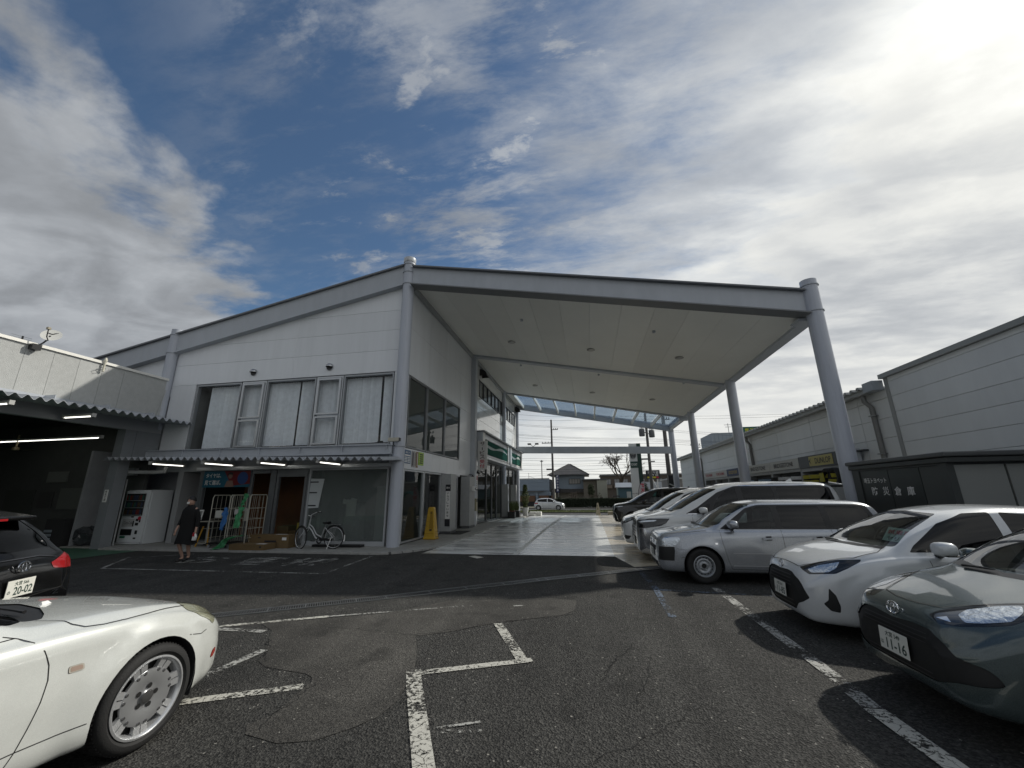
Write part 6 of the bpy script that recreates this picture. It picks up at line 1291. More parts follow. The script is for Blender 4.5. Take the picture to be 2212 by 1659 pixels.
def wheel(root, x, y, r, style, w=.2):
    """y is the outer face plane; sign tells the side"""
    sg = 1 if y > 0 else -1; rr = r*{'steel': .60, 'alloy': .68, 'coupe': .745, 'cover': .64}[style]
    T = Matrix.Translation((x, y, r)) @ Matrix.Diagonal((1, sg, 1, 1))
    def bl(mb, name, m, par, smooth=True, ang=35):
        mb.v = [tuple(T @ Vector(v)) for v in mb.v]; return mb.build(name, m, par, smooth=smooth, local=True, autosmooth=ang)
    M_tyre = mat('tyre_rubber', (.013, .013, .013), .75, bump=.2, bscale=120); M_rim = mat('alloy_silver', (.60, .61, .62), .30, .65, var=.06, vscale=9); M_rimd = mat('wheel_dark', (.02, .02, .02), .5, .3)
    hub = bl(MB().lathe([(0, -w+.03), (rr*.95, -w+.03), (rr*.96, -.07), (0, -.07)], axis='y', n=28), 'wheel', M_rimd, root)
    tw = [(rr-.005, -w), (r*.93, -w-.005), (r*.985, -w+.02), (r, -w+.045), (r, -w/2-.012), (r-.007, -w/2-.008), (r-.007, -w/2+.002), (r, -w/2+.006), (r, -.05), (r*.985, -.022), (r*.955, -.008), (r*.90, .004), (r*.83, .006), (rr+.018, -.004), (rr+.004, -.014)]
    bl(MB().lathe(tw, axis='y', n=56), 'tyre', M_tyre, hub)
    tr = MB()
    for k in range(72):
        a = 2*math.pi*k/72; c, s_ = math.cos(a), math.sin(a); q = Matrix.Rotation(-a, 4, 'Y')
        b = MB().box(r-.004, r+.0035, -w+.03, -.03, -.0055, .0055); tr.add([tuple(q @ Vector(v)) for v in b.v], b.f)
    bl(tr, 'tread_block', M_tyre, hub, False)['kind'] = 'stuff'
    lip = [(rr+.004, -.016), (rr+.006, -.002), (rr-.006, .001), (rr-.014, -.006), (rr-.022, -.03)]
    if style == 'steel':
        m = MB().lathe(lip+[(rr-.03, -.06), (rr*.80, -.055), (rr*.72, -.035), (rr*.62, -.03), (rr*.52, -.045), (rr*.45, -.050), (rr*.36, -.035), (rr*.27, -.030), (rr*.25, -.045), (0, -.045)], axis='y', n=48); bl(m, 'rim', mat('steel_wheel', (.36, .38, .40), .38, .5), hub)
        h = MB()
        for k in range(16): a = 2*math.pi*k/16; h.lathe([(0, 0), (.0135, 0)], (rr*.76*math.cos(a), -.042, rr*.76*math.sin(a)), axis='y', n=10)
        h.lathe([(0, -.040), (rr*.22, -.040)], axis='y', n=20); bl(h, 'vent_hole', M_rimd, hub)['kind'] = 'stuff'
        h = MB()
        for k in range(4): a = 2*math.pi*k/4+.4; h.lathe([(0, .0), (.011, -.004), (.012, -.02)], (rr*.36*math.cos(a), -.018, rr*.36*math.sin(a)), axis='y', n=6)
        bl(h, 'nut', M_rim, hub)['kind'] = 'stuff'
    elif style == 'coupe':
        bl(MB().lathe(lip+[(rr-.03, -.075), (rr*.78, -.085), (rr*.78, -.09)], axis='y', n=64), 'rim', M_rim, hub)
        d = MB().lathe([(rr*.70, -.045), (rr*.715, -.030), (rr*.705, -.022), (rr*.60, -.018), (rr*.35, -.030), (rr*.20, -.036), (rr*.12, -.030), (rr*.10, -.024), (0, -.022)], axis='y', n=64); bl(d, 'centre_disc', mat('brushed_disc', (.50, .51, .52), .30, .75), hub)
        for k in range(7):
            sp_ = MB(); a = 2*math.pi*k/7+.25; q = Matrix.Rotation(-a, 4, 'Y')
            for da in (-.0225, .0225):
                b = MB().add([(rr*.66, -.055, -.021+da), (rr*.99, -.04, -.024+da*1.25), (rr*.99, -.04, .024+da*1.25), (rr*.66, -.055, .021+da), (rr*.66, -.027, -.020+da), (rr*.985, -.012, -.023+da*1.25), (rr*.985, -.012, .023+da*1.25), (rr*.66, -.027, .020+da)], [(0, 1, 2, 3), (7, 6, 5, 4), (0, 4, 5, 1), (1, 5, 6, 2), (2, 6, 7, 3)])
                sp_.add([tuple(q @ Vector((v[0], v[1]+(0.001 if da > 0 else 0), v[2]))) for v in b.v], b.f)
            bl(sp_, 'spoke', M_rim, hub, False)
        h = MB()
        for k in range(14):
            a = 2*math.pi*(k//2)/7+.25+(-.15 if k % 2 else .15); h.lathe([(0, .004), (.009, .004), (.012, .0), (.012, -.01)], (rr*.655*math.cos(a), -.018, rr*.655*math.sin(a)), axis='y', n=10)
        bl(h, 'bolt', mat('bolt_grey', (.18, .18, .18), .3, .8), hub)['kind'] = 'stuff'
        h = MB()
        for k in range(5): a = 2*math.pi*k/5+.5; h.lathe([(0, 0), (.017, 0)], (rr*.265*math.cos(a), -.026, rr*.265*math.sin(a)), axis='y', n=16)
        bl(h, 'lug_hole', M_rimd, hub)['kind'] = 'stuff'
        h = MB().lathe([(.034, -.022), (.040, -.016), (.036, -.014), (0, -.016)], axis='y', n=24); bl(h, 'hub_cap', mat('bolt_grey', (.18, .18, .18), .3, .8), hub)
    else:
        bl(MB().lathe(lip+[(rr-.03, -.06), (rr*.9, -.08)], axis='y', n=48), 'rim', M_rim, hub)
        ns = 9 if style == 'cover' else 5
        for k in range(ns):
            sp_ = MB(); a = 2*math.pi*k/ns+.3; q = Matrix.Rotation(-a, 4, 'Y'); w0, w1 = (.030, .020) if style == 'cover' else (.035, .05)
            b = MB().add([(rr*.15, -.05, -w0), (rr*.97, -.035, -w1), (rr*.97, -.035, w1), (rr*.15, -.05, w0), (rr*.15, -.018, -w0*.8), (rr*.97, -.006, -w1*.8), (rr*.97, -.006, w1*.8), (rr*.15, -.018, w0*.8)], [(0, 1, 2, 3), (7, 6, 5, 4), (0, 4, 5, 1), (1, 5, 6, 2), (2, 6, 7, 3), (3, 7, 4, 0)])
            sp_.add([tuple(q @ Vector(v)) for v in b.v], b.f); bl(sp_, 'spoke', M_rim, hub, False)
        bl(MB().lathe([(rr*.24, -.04), (rr*.23, -.012), (0, -.010)], axis='y', n=24), 'hub_cap', M_rim, hub)
    return hub
def emblem(root, c, xd, yd, w, lift=.012, name='emblem'):
    """oval badge of three interlocking ellipses"""
    xd = Vector(xd).normalized(); yd = Vector(yd).normalized(); n = xd.cross(yd); c = Vector(c); mb = MB()
    def el(a, b, dx, dy, r):
        mb.tube([c+n*lift+xd*(dx+a*math.cos(t))+yd*(dy+b*math.sin(t)) for t in [2*math.pi*i/28 for i in range(28)]], r, 8, closed=True)
    el(w/2, w*.34, 0, 0, w*.042); el(w*.17, w*.30, 0, -w*.02, w*.034); el(w*.40, w*.125, 0, w*.17, w*.034)
    return mb.build(name, mat('chrome', (.75, .76, .78), .08, 1.0), root, smooth=True, local=True)
def plate(root, c, xd, yd, top_, num, kana, s=1.0, name='number_plate'):
    xd = Vector(xd).normalized(); yd = Vector(yd).normalized(); n = xd.cross(yd); c = Vector(c); T = Matrix((xd, yd, n)).transposed().to_4x4(); T.translation = c
    mb = MB().box(-.165*s, .165*s, -.0825*s, .0825*s, 0, .006); mb.v = [tuple(T @ Vector(v)) for v in mb.v]; o = mb.build(name, mat('plate_white', (.72, .72, .66), .45), root, local=True, bevel=.002)
    ink = mat('plate_ink', (.012, .04, .03), .5)
    def tx(t, x, y, w, h): text(t, c+xd*x*s+yd*y*s, w*s, h*s, xd, yd, ink, o, off=.0075, local=True)
    tx(top_, .0, .048, .17, .040); tx(num, .032, -.024, .225, .078); tx(kana, -.132, -.03, .032, .032)
    return o
def mirror_(root, car, x, z, paint, w=.22, side=1, lampless=True):
    h = car.hit(x, z, 'side'); y0 = h[0].y if h else car.sp['W']-.1
    for sg in (1, -1):
        mb = MB(); vs = []; n1, n2 = 10, 16
        for i in range(n1+1):
            t = math.pi*i/n1
            for j in range(n2):
                p = 2*math.pi*j/n2; e = .72
                def pw(v): return math.copysign(abs(v)**e, v)
                X = .085*pw(math.sin(t))*pw(math.cos(p)); Z = .078*pw(math.sin(t))*pw(math.sin(p)); Y = w/2*pw(math.cos(t))
                X = X*(1.15 if X < 0 else .75); vs.append((x+X-.02+Y*.16, (y0+.05+w/2+Y)*sg, z+Z+.085))
        fs = [(i*n2+j, i*n2+(j+1) % n2, (i+1)*n2+(j+1) % n2, (i+1)*n2+j) for i in range(n1) for j in range(n2)]
        o = mb.add(vs, fs).build('door_mirror', paint, root, smooth=True, local=True, autosmooth=80)
        MB().tube([(x+.0, (y0-.06)*sg, z-.01), (x, (y0+.03)*sg, z), (x-.01, (y0+.10)*sg, z+.03)], [.035, .03, .03], 10).build('mirror_foot', M_black, o, local=True, smooth=True)
        MB().box(x-.07, x+.05, (y0+.07)*sg if sg > 0 else -(y0+.05+w*.9), (y0+.05+w*.9) if sg > 0 else -(y0+.07), z+.012, z+.03).build('mirror_base', M_black, o, local=True, bevel=.008)
def wipers(root, car, pts):
    for (a, b) in pts:
        H = [car.hit(lerp(a[0], b[0], i/8), lerp(a[1], b[1], i/8), 'top') for i in range(9)]; P = [h[0]+h[1]*.02 for h in H if h] if True else []
        MB().tube(P, [.012]+[.009]*(len(P)-2)+[.004], 6).build('wiper', M_black, root, local=True, smooth=True)
def cabin(root, sp, rows, zf=.42, seatcol=(.05, .05, .052), dash=None):
    m = mat('seat_cloth', seatcol, .9, var=.1); W_ = sp['W']
    for x in rows:
        for sg in (1, -1):
            o = MB().box(x-.28, x+.24, sg*.36-.24, sg*.36+.24, zf-.1, zf+.08).build('seat', m, root, local=True, bevel=.05)
            b = MB().box(-.06, .06, sg*.36-.23, sg*.36+.23, 0, .56); q = Matrix.Translation((x+.26, 0, zf+.02)) @ Matrix.Rotation(R_(14), 4, 'Y'); b.v = [tuple(q @ Vector(v)) for v in b.v]; b.build('seat_back', m, o, local=True, bevel=.05)
            b = MB().box(-.045, .045, sg*.36-.13, sg*.36+.13, .61, .79); b.v = [tuple(q @ Vector(v)) for v in b.v]; b.build('headrest', m, o, local=True, bevel=.04)
    if dash:
        x, z = dash; MB().box(x, x+.42, -W_+.16, W_-.16, z-.3, z).build('dashboard', M_black, root, local=True, bevel=.05)
        T = Matrix.Translation((x+.5, .36, z+.02)) @ Matrix.Rotation(R_(-62), 4, 'Y'); MB().tube([tuple(T @ Vector((.18*math.cos(a), .18*math.sin(a), 0))) for a in [2*math.pi*i/24 for i in range(24)]], .014, 8, closed=True).build('steering_wheel', M_black, root, local=True, smooth=True)
    MB().box(.9, sp['L']-.3, -W_+.12, W_-.12, .22, .26).build('cabin_floor', M_black, root, local=True)
def under(root, sp):
    W_ = sp['W']
    for wx in sp['wheels']:
        for sg in (1, -1):
            mb = MB(); r = sp['arch']+.004; n = 20; vs = []
            for i in range(n+1):
                a = math.pi*(-.12+1.24*i/n); vs += [(wx+r*math.cos(a), sg*(W_-.02), sp['wr']+r*math.sin(a)), (wx+r*math.cos(a), sg*(W_-.34), sp['wr']+r*math.sin(a))]
            fs = [(2*i, 2*i+1, 2*i+3, 2*i+2) for i in range(n)]+[tuple([2*i+1 for i in range(n+1)])]
            mb.add(vs, fs); mb.build('wheel_arch_liner', M_dim, root, local=True)
PAINT_TWO = (.012, .012, .012)
def paint(name, col, metal=.25, flake=.06): return mat(name, col, .26, metal, coat=1.0, flake=flake, two=PAINT_TWO, var=.03, dirt=.03, vscale=7)
M_cg = glass('car_glass', (.40, .45, .44), .8); M_cgd = glass('privacy_glass', (.04, .045, .045), .75); M_cgw = glass('windscreen_glass', (.62, .67, .65), 1.1)
M_gap = mat('panel_gap_dark', (.008, .008, .008), .9); M_chrome = mat('chrome', (.75, .76, .78), .08, 1.0); M_lens = mat('lamp_lens_clear', (.62, .67, .72), .12, .85, coat=1, bump=.6, bscale=26); M_lensd = mat('lamp_housing', (.018, .02, .022), .06, .2, coat=1)
M_trim = mat('unpainted_trim', (.014, .0145, .015), .6)
def D3(pts, r=.015): return rounded([((x+y)*Q7, z) for x, y, z in pts], r)
fD = lambda xm, ym=.3: (lambda f: f.normal.x-f.normal.y*1.0 < .1 and f.calc_center_median().x < xm and f.calc_center_median().y > ym and (-f.normal.x+f.normal.y) > .15)
fS = lambda zmin=0, ny=.25: (lambda f: f.normal.y > ny and f.calc_center_median().z > zmin)
fF = lambda xm, nx=-.12: (lambda f: f.normal.x < nx and f.calc_center_median().x < xm)
fB = lambda xm, nx=.12: (lambda f: f.normal.x > nx and f.calc_center_median().x > xm)
def tabs(**k): return k
# ------------------------------------------------------------------ each kind of car
CARS = {}
def seg(car, root, lines, proj='side', w=.006):
    for k, l in enumerate(lines): car.ribbon('panel_gap', l, proj, w, root, M_gap, off=.0012)
def bars(car, root, ys, y1, m=None, w=.012, name='grille_bar', y0=0.0, off=.004):
    for z in ys: car.ribbon(name, [(y0, z), (y1, z)], 'front', w, root, m or M_trim, off=off)
def hatch(root, sp, P, kind):
    """small hatchback: nose at x=0"""
    c = Car(sp); c.arch(); W_ = sp['W']
    if kind == 'yaris':
        c.carve('grille', rounded([(-.1, .674), (.20, .69), (.31, .68), (.447, .61), (.523, .526), (.584, .429), (.50, .37), (.413, .335), (.30, .245), (-.1, .235)], .02), 'front', fF(.5), M_trim, -.012, True)
        hl = c.carve('headlight', D3([(.097, .393, .752), (.265, .535, .832), (.413, .636, .875), (.63, .73, .895), (.61, .748, .872), (.469, .756, .80), (.337, .732, .732), (.124, .545, .69)]), 'diag', fD(.75), M_lensd, .001)
        c.carve('fog_recess', D3([(.234, .72, .572), (.283, .75, .5), (.308, .757, .384), (.297, .748, .315), (.217, .712, .325), (.165, .684, .395), (.21, .715, .44)]), 'diag', fD(.6), M_trim, -.008)
        c.carve('reflector', D3([(.13, .517, .742), (.234, .585, .80), (.43, .672, .855), (.37, .69, .785), (.288, .676, .738), (.149, .561, .712)]), 'diag', fD(.75), M_lens, .003, over=(hl,), parent=hl)
    else:
        c.carve('grille', rounded([(-.1, .662), (.22, .683), (.372, .679), (.471, .621), (.549, .554), (.62, .54), (.672, .526), (.70, .487), (.712, .445), (.692, .425), (.644, .408), (.537, .39), (.375, .335), (-.1, .32)], .02), 'front', fF(.6), M_trim, -.010, True)
        hl = c.carve('headlight', D3([(.09, .311, .765), (.163, .327, .80), (.267, .365, .835), (.408, .43, .875), (.60, .54, .915), (.70, .66, .93), (.60, .72, .90), (.40, .70, .83), (.334, .672, .795), (.226, .613, .768), (.124, .528, .743), (.076, .42, .73)]), 'diag', fD(.9, .2), M_lensd, .001)
        c.carve('reflector', D3([(.19, .45, .80), (.271, .43, .832), (.424, .499, .875), (.51, .57, .895), (.46, .635, .87), (.355, .66, .816), (.228, .596, .784), (.166, .536, .77)]), 'diag', fD(.9, .2), M_lens, .003, over=(hl,), parent=hl)
        c.carve('indicator', D3([(.10, .37, .76), (.16, .40, .78), (.13, .47, .755)], .005), 'diag', fD(.9, .2), M_chrome, .003, over=(hl,), parent=hl)
    z = sp['belt'][3][1]
    wx0, wx1 = sp['cowl'], sp['roofx']; zt0, zt1 = c.top(wx0), c.top(wx1)
    ws = c.carve('windscreen', rounded([(-.1, zt0+.03), (.467, zt0+.015), (.676, zt0+.02), (.60, zt0+.14), (.50, zt1-.11), (.44, zt1-.045), (-.1, zt1-.02)], .03), 'front', lambda f: f.normal.x < -.15 and wx0-.35 < f.calc_center_median().x < wx1+.25, M_cgw, -.003, True)
    B1, B2, RX = sp['bx']
    c.carve('front_side_window', rounded([(wx0+.20, z+.055), (B1+.08, z+.075), (B1+.11, zt1-.02), (wx1+.05, zt1-.035), (wx1-.29, zt1-.15), (wx0+.27, z+.125)], .02), 'side', fS(z+.02, .3), sp.get('sideglass', M_cgd), -.004)
    c.carve('rear_side_window', rounded([(B1+.19, z+.08), (RX-.32, z+.12), (RX-.12, z+.20), (RX-.30, zt1-.12), (B1+.20, zt1-.02)], .03), 'side', fS(z+.02, .3), M_cgd, -.004)
    c.carve('rear_window', rounded([(-.1, z+.10), (W_*.66, z+.12), (W_*.56, zt1-.14), (-.1, zt1-.12)], .03), 'front', fB(sp['L']-.9), M_cgd, -.004, True)
    c.carve('tail_light', rounded([(W_*.55, z-.02), (W_*.98, z+.02), (W_*.98, z-.16), (W_*.6, z-.12)], .02), 'front', fB(sp['L']-.6), mat('tail_red', (.30, .008, .01), .15, coat=1), .002)
    c.emit(root, P)
    if kind == 'yaris': bars(c, root, (.64, .60, .56, .52, .34, .29), .30, mat('grille_satin', (.03, .03, .032), .35))
    else: bars(c, root, (.64, .61, .58, .38, .35), .36, mat('grille_satin', (.03, .03, .032), .35), .008)
    seg(c, root, [[(sp['doorx'], .27), (sp['doorx']-.03, .5), (sp['doorx']-.06, z-.02)], [(sp['doorx'], .27), (B1, .27), (B1+.02, z+.06)], [(B1+.02, .27), (B2-.25, .29), (B2-.05, .55), (B2, z+.1)]])
    hz = c.top(.10)
    c.ribbon('hood_gap', [(.10, 0), (.10, .37), (.20, .50), (.307, .566), (.576, .693), (.845, .69), (.96, .60)] if kind == 'yaris' else [(.143, 0), (.153, .13), (.196, .311), (.34, .40), (.5, .50), (.72, .66), (.90, .68), (1.0, .60)], 'top', .008, root, M_gap, off=.004)
    c.ribbon('cowl_panel', [(wx0-.13, 0), (wx0-.08, .35), (wx0+.02, .62)], 'top', .075, root, M_black, off=.002)
    for sg in (0,):
        c.ribbon('door_handle', [(B1-.22, z-.09), (B1-.05, z-.085)], 'side', .028, root, P, off=.02); c.ribbon('door_handle', [(B2-.24, z-.075), (B2-.08, z-.07)], 'side', .028, root, P, off=.02)
    mirror_(root, c, sp['mirx'], z+.03, P)
    wipers(root, c, [((wx0-.10, .38), (wx0-.12, -.28)), ((wx0-.12, -.05), (wx0-.02, -.60))])
    under(root, sp); cabin(root, sp, (sp['cowl']+1.0, sp['cowl']+1.85), .44, dash=(wx0+.12, zt0+.0))
    for x in sp['wheels']:
        for sg in (1, -1): wheel(root, x, sg*(W_-.012), sp['wr'], sp.get('rim', 'alloy'))
    return c
SP_AQUA = tabs(L=4.05, W=.8475, wr=.31, arch=.355, wheels=(.78, 3.38), cowl=1.0, roofx=1.98, bx=(2.05, 2.95, 3.72), doorx=1.32, mirx=1.42,
    top=[(0, .60), (.03, .70), (.08, .765), (.2, .82), (.5, .90), (.93, .99), (1.0, 1.01), (1.48, 1.30), (1.92, 1.45), (2.4, 1.49), (2.9, 1.455), (3.4, 1.375), (3.7, 1.24), (3.88, 1.06), (4.0, .92), (4.05, .75)],
    bot=[(0, .34), (.03, .25), (.12, .215), (.4, .20), (3.6, .20), (3.95, .26), (4.05, .42)], wid=[(0, .46), (.04, .57), (.12, .675), (.3, .765), (.6, .825), (1.0, .8475), (3.2, .8475), (3.7, .80), (3.95, .70), (4.05, .56)],
    belt=[(0, .55), (.3, .74), (.7, .86), (1.1, .915), (2.0, .945), (3.4, 1.02), (3.8, .98), (4.05, .68)])
SP_YARIS = tabs(L=3.94, W=.8475, wr=.305, arch=.352, wheels=(.80, 3.35), cowl=.94, roofx=1.86, bx=(2.05, 2.9, 3.66), doorx=1.34, mirx=1.40,
    top=[(0, .58), (.03, .69), (.08, .755), (.2, .83), (.5, .925), (.86, 1.0), (.95, 1.015), (1.42, 1.27), (1.86, 1.44), (2.35, 1.495), (2.9, 1.475), (3.35, 1.41), (3.6, 1.28), (3.78, 1.05), (3.9, .9), (3.94, .74)],
    bot=[(0, .34), (.03, .20), (.12, .155), (.4, .15), (3.5, .18), (3.85, .26), (3.94, .42)], wid=[(0, .40), (.04, .53), (.12, .65), (.3, .76), (.6, .825), (1.0, .8475), (3.1, .8475), (3.6, .80), (3.85, .70), (3.94, .56)],
    belt=[(0, .52), (.3, .73), (.7, .87), (1.1, .925), (2.0, .95), (3.3, 1.03), (3.7, .98), (3.94, .68)])
def place(name, label, cat, nose, y, dz, rz=0, group=None):
    return thing(name, label, cat, (nose, y, dz), rz, group, .94)
P_grey = paint('paint_grey_green', (.070, .094, .096), .4); P_white = paint('paint_pearl_white', (.66, .685, .70), .08); P_silver = paint('paint_silver', (.42, .445, .48), .55); P_white2 = paint('paint_cream_white', (.64, .655, .65), .06); P_black = paint('paint_black', (.006, .006, .007), .1); P_pearl = paint('paint_warm_pearl', (.67, .69, .66), .10)
PKG = 'cars parked in a row along the right of the forecourt'
r = place('parked_car', 'dark grey-green hatchback with plate 11-16, nearest car at the lower right', 'car', 2.27, 4.05, 0)
c = hatch(r, SP_AQUA, P_grey, 'aqua')
emblem(r, (c.hit(0, .735, 'front')[0].x-.004, 0, .735), (0, -1, 0), (.2, 0, 1), .135, .01); plate(r, (-.012, 0, .475), (0, -1, 0), (.06, 0, 1), '大宮 549', '11-16', 'は')
r = place('parked_car', 'pearl white hatchback with plate 11-85 and a green test drive sheet behind its windscreen', 'car', 2.33, 6.18, 0)
c = hatch(r, SP_YARIS, P_white, 'yaris')
emblem(r, (c.hit(0, .735, 'front')[0].x-.004, 0, .735), (0, -1, 0), (.25, 0, 1), .13, .01); plate(r, (-.018, 0, .435), (0, -1, 0), (.06, 0, 1), '大宮 503', '11-85', 'ね')
# test drive sheet on the dashboard
o = MB().add([(1.25, -.62, 1.055), (1.25, -.12, 1.055), (1.36, -.12, 1.215), (1.36, -.62, 1.215)], [(0, 1, 2, 3)]).build('dashboard_sheet', mat('sheet_green', (.42, .58, .50), .7), r, local=True)
text('試乗車', (1.318, -.37, 1.165), .40, .065, (0, -1, 0), (.57, 0, .82), M_red, o, local=True, off=.004); text('ヤリス', (1.272, -.37, 1.09), .36, .055, (0, -1, 0), (.57, 0, .82), M_print, o, local=True, off=.004)
# the hatchback out on the road
r = thing('passing_car', 'small white hatchback driving on the road beyond the grass verge', 'car', (-3.10, 51.5, RZ), math.pi, None, .94)
c = hatch(r, dict(SP_YARIS, W=.8475, rim='cover'), P_white2, 'yaris')

def wagon(root, P):
    sp = tabs(L=4.245, W=.845, wr=.315, arch=.365, wheels=(.80, 3.35), cowl=1.02, roofx=1.80, flare=.012, crown=.035, tumble=.20, char=.010,
        top=[(0, .60), (.02, .74), (.06, .84), (.15, .885), (.5, .95), (.95, 1.015), (1.04, 1.03), (1.4, 1.27), (1.80, 1.465), (2.15, 1.515), (3.0, 1.52), (3.7, 1.50), (3.95, 1.44), (4.08, 1.22), (4.15, .95), (4.22, .85), (4.245, .62)],
        bot=[(0, .40), (.02, .26), (.08, .20), (.4, .18), (3.8, .2), (4.15, .30), (4.245, .42)], wid=[(0, .56), (.03, .68), (.08, .755), (.2, .805), (.5, .835), (1.0, .845), (3.7, .845), (4.0, .82), (4.18, .77), (4.245, .66)],
        belt=[(0, .50), (.1, .80), (.5, .88), (1.0, .935), (2.0, .945), (3.9, .96), (4.1, .85), (4.245, .55)], bow=[(0, 0), (.3, .02), (1.02, .10), (2.2, .03), (4.245, 0)])
    c = Car(sp); c.arch(); W_ = sp['W']
    hl = c.carve('headlight', D3([(.06, .66, .655), (.05, .64, .76), (.116, .70, .82), (.409, .804, .825), (.415, .815, .775), (.31, .813, .665)]), 'diag', fD(.7, .5), M_lens, .002)
    c.carve('bumper_insert', D3([(.04, .60, .645), (.296, .813, .655), (.30, .815, .58), (.272, .807, .40), (.03, .61, .40)]), 'diag', fD(.5, .5), M_trim, -.003)
    c.carve('grille', rounded([(-.1, .74), (.48, .76), (.46, .66), (-.1, .65)], .02), 'front', fF(.3), M_chrome, .002, True); c.carve('grille', rounded([(-.1, .635), (.44, .635), (.42, .54), (-.1, .54)], .02), 'front', fF(.3), M_trim, -.004, True); c.carve('lower_intake', rounded([(-.1, .34), (.52, .35), (.46, .25), (-.1, .24)], .02), 'front', fF(.3), M_trim, -.006, True)
    wx0, wx1 = 1.02, 1.80; zt0, zt1 = c.top(wx0), c.top(wx1); z = .94
    c.carve('windscreen', rounded([(-.1, zt0+.015), (W_*.74, zt0+.0), (W_*.83, zt0+.03), (W_*.70, zt1-.07), (W_*.66, zt1-.03), (-.1, zt1-.01)], .03), 'front', lambda f: f.normal.x < -.15 and .8 < f.calc_center_median().x < 2.0, M_cgw, -.003, True)
    fr = c.carve('window_frame', rounded([(1.17, z+.035), (3.98, z+.045), (3.84, 1.415), (3.7, 1.43), (1.95, 1.42), (1.72, 1.36), (1.22, z+.07)], .05), 'side', fS(.9, .3), M_black, -.001)
    c.carve('front_side_window', rounded([(1.42, z+.06), (2.19, z+.06), (2.17, 1.39), (1.95, 1.39), (1.76, 1.335)], .03), 'side', fS(.9, .3), M_cg, -.003, over=(fr,))
    c.carve('rear_side_window', rounded([(2.30, z+.065), (3.05, z+.07), (3.02, 1.395), (2.29, 1.395)], .03), 'side', fS(.9, .3), M_cgd, -.003, over=(fr,))
    c.carve('quarter_window', rounded([(3.15, z+.08), (3.88, z+.10), (3.77, 1.38), (3.12, 1.395)], .04), 'side', fS(.9, .3), M_cgd, -.003, over=(fr,))
    c.carve('rear_window', rounded([(-.1, 1.0), (.62, 1.02), (.54, 1.38), (-.1, 1.40)], .03), 'front', fB(3.8), M_cgd, -.004, True)
    c.emit(root, P)
    seg(c, root, [[(1.30, .27), (1.24, .42), (1.17, .80), (1.16, .96)], [(1.30, .27), (2.28, .26), (2.25, .60), (2.245, .975)], [(2.28, .26), (2.92, .27), (3.04, .55), (3.10, .70), (3.10, .98)], [(1.75, 1.44), (2.0, 1.455), (2.24, 1.455)], [(2.24, 1.40), (2.24, 1.46), (3.1, 1.46), (3.1, 1.40)]])
    seg(c, root, [[(.40, .46), (.62, .50), (.64, .42)], [(.345, .62), (.50, .60)]])
    c.ribbon('side_moulding', [(1.34, .555), (2.2, .553), (2.9, .553)], 'side', .012, root, mat('moulding_silver', (.55, .57, .6), .3, .5), off=.006)
    c.ribbon('sill_line', [(1.32, .335), (2.9, .33)], 'side', .018, root, mat('moulding_silver', (.55, .57, .6), .3, .5), off=.004)
    for x in (2.0, 2.86): c.ribbon('door_handle', [(x-.11, .815), (x+.11, .82)], 'side', .034, root, P, off=.028); c.ribbon('handle_shade', [(x-.05, .82), (x+.05, .825)], 'side', .075, root, M_gap, off=.0015)  # flat dark patch behind each handle imitates the shaded hollow
    c.ribbon('side_repeater', [(1.04, .72), (1.09, .722)], 'side', .03, root, M_chrome, off=.006)
    c.ribbon('hood_gap', [(.07, 0), (.08, .40), (.14, .60), (.30, .70), (.6, .745), (.92, .76)], 'top', .008, root, M_gap, off=.004)
    c.ribbon('cowl_panel', [(.90, 0), (.93, .35), (1.0, .66)], 'top', .07, root, M_black, off=.002)
    mirror_(root, c, 1.40, .99, P, .24); wipers(root, c, [((.93, .42), (.94, -.25)), ((.93, 0), (1.0, -.62))])
    emblem(root, (.005, 0, .70), (0, -1, 0), (0, 0, 1), .13, .02); plate(root, (-.015, 0, .48), (0, -1, 0), (0, 0, 1), '大宮 400', '20-15', 'さ')
    under(root, sp); cabin(root, sp, (2.0,), .50, (.30, .31, .30), dash=(1.15, 1.02))
    for x in sp['wheels']:
        for sg in (1, -1): wheel(root, x, sg*(W_-.008), sp['wr'], 'steel')
r = place('parked_car', 'silver station wagon with black bumper corners and plain steel wheels', 'car', 1.18, 9.10, 0)
wagon(r, P_silver)

SP_VAN = tabs(L=4.94, W=.925, wr=.345, arch=.395, wheels=(.92, 3.92), cowl=.92, roofx=2.02, crown=.04, tumble=.155, char=.014, zb=1.10, zr=1.78,
    top=[(0, .78), (.02, .95), (.06, 1.04), (.15, 1.085), (.5, 1.14), (.85, 1.20), (.95, 1.225), (1.5, 1.53), (2.02, 1.79), (2.5, 1.90), (3.2, 1.93), (4.3, 1.91), (4.72, 1.84), (4.82, 1.60), (4.88, 1.2), (4.94, .8)],
    bot=[(0, .36), (.03, .24), (.1, .19), (.4, .17), (4.4, .2), (4.8, .27), (4.94, .42)], wid=[(0, .62), (.03, .74), (.08, .81), (.2, .87), (.5, .91), (1.0, .925), (4.3, .925), (4.65, .90), (4.85, .85), (4.94, .74)],
    belt=[(0, .72), (.1, .98), (.5, 1.06), (1.0, 1.10), (2.0, 1.115), (4.5, 1.15), (4.8, 1.05), (4.94, .7)], bow=[(0, 0), (.3, .02), (.95, .12), (2.2, .04), (4.94, 0)])
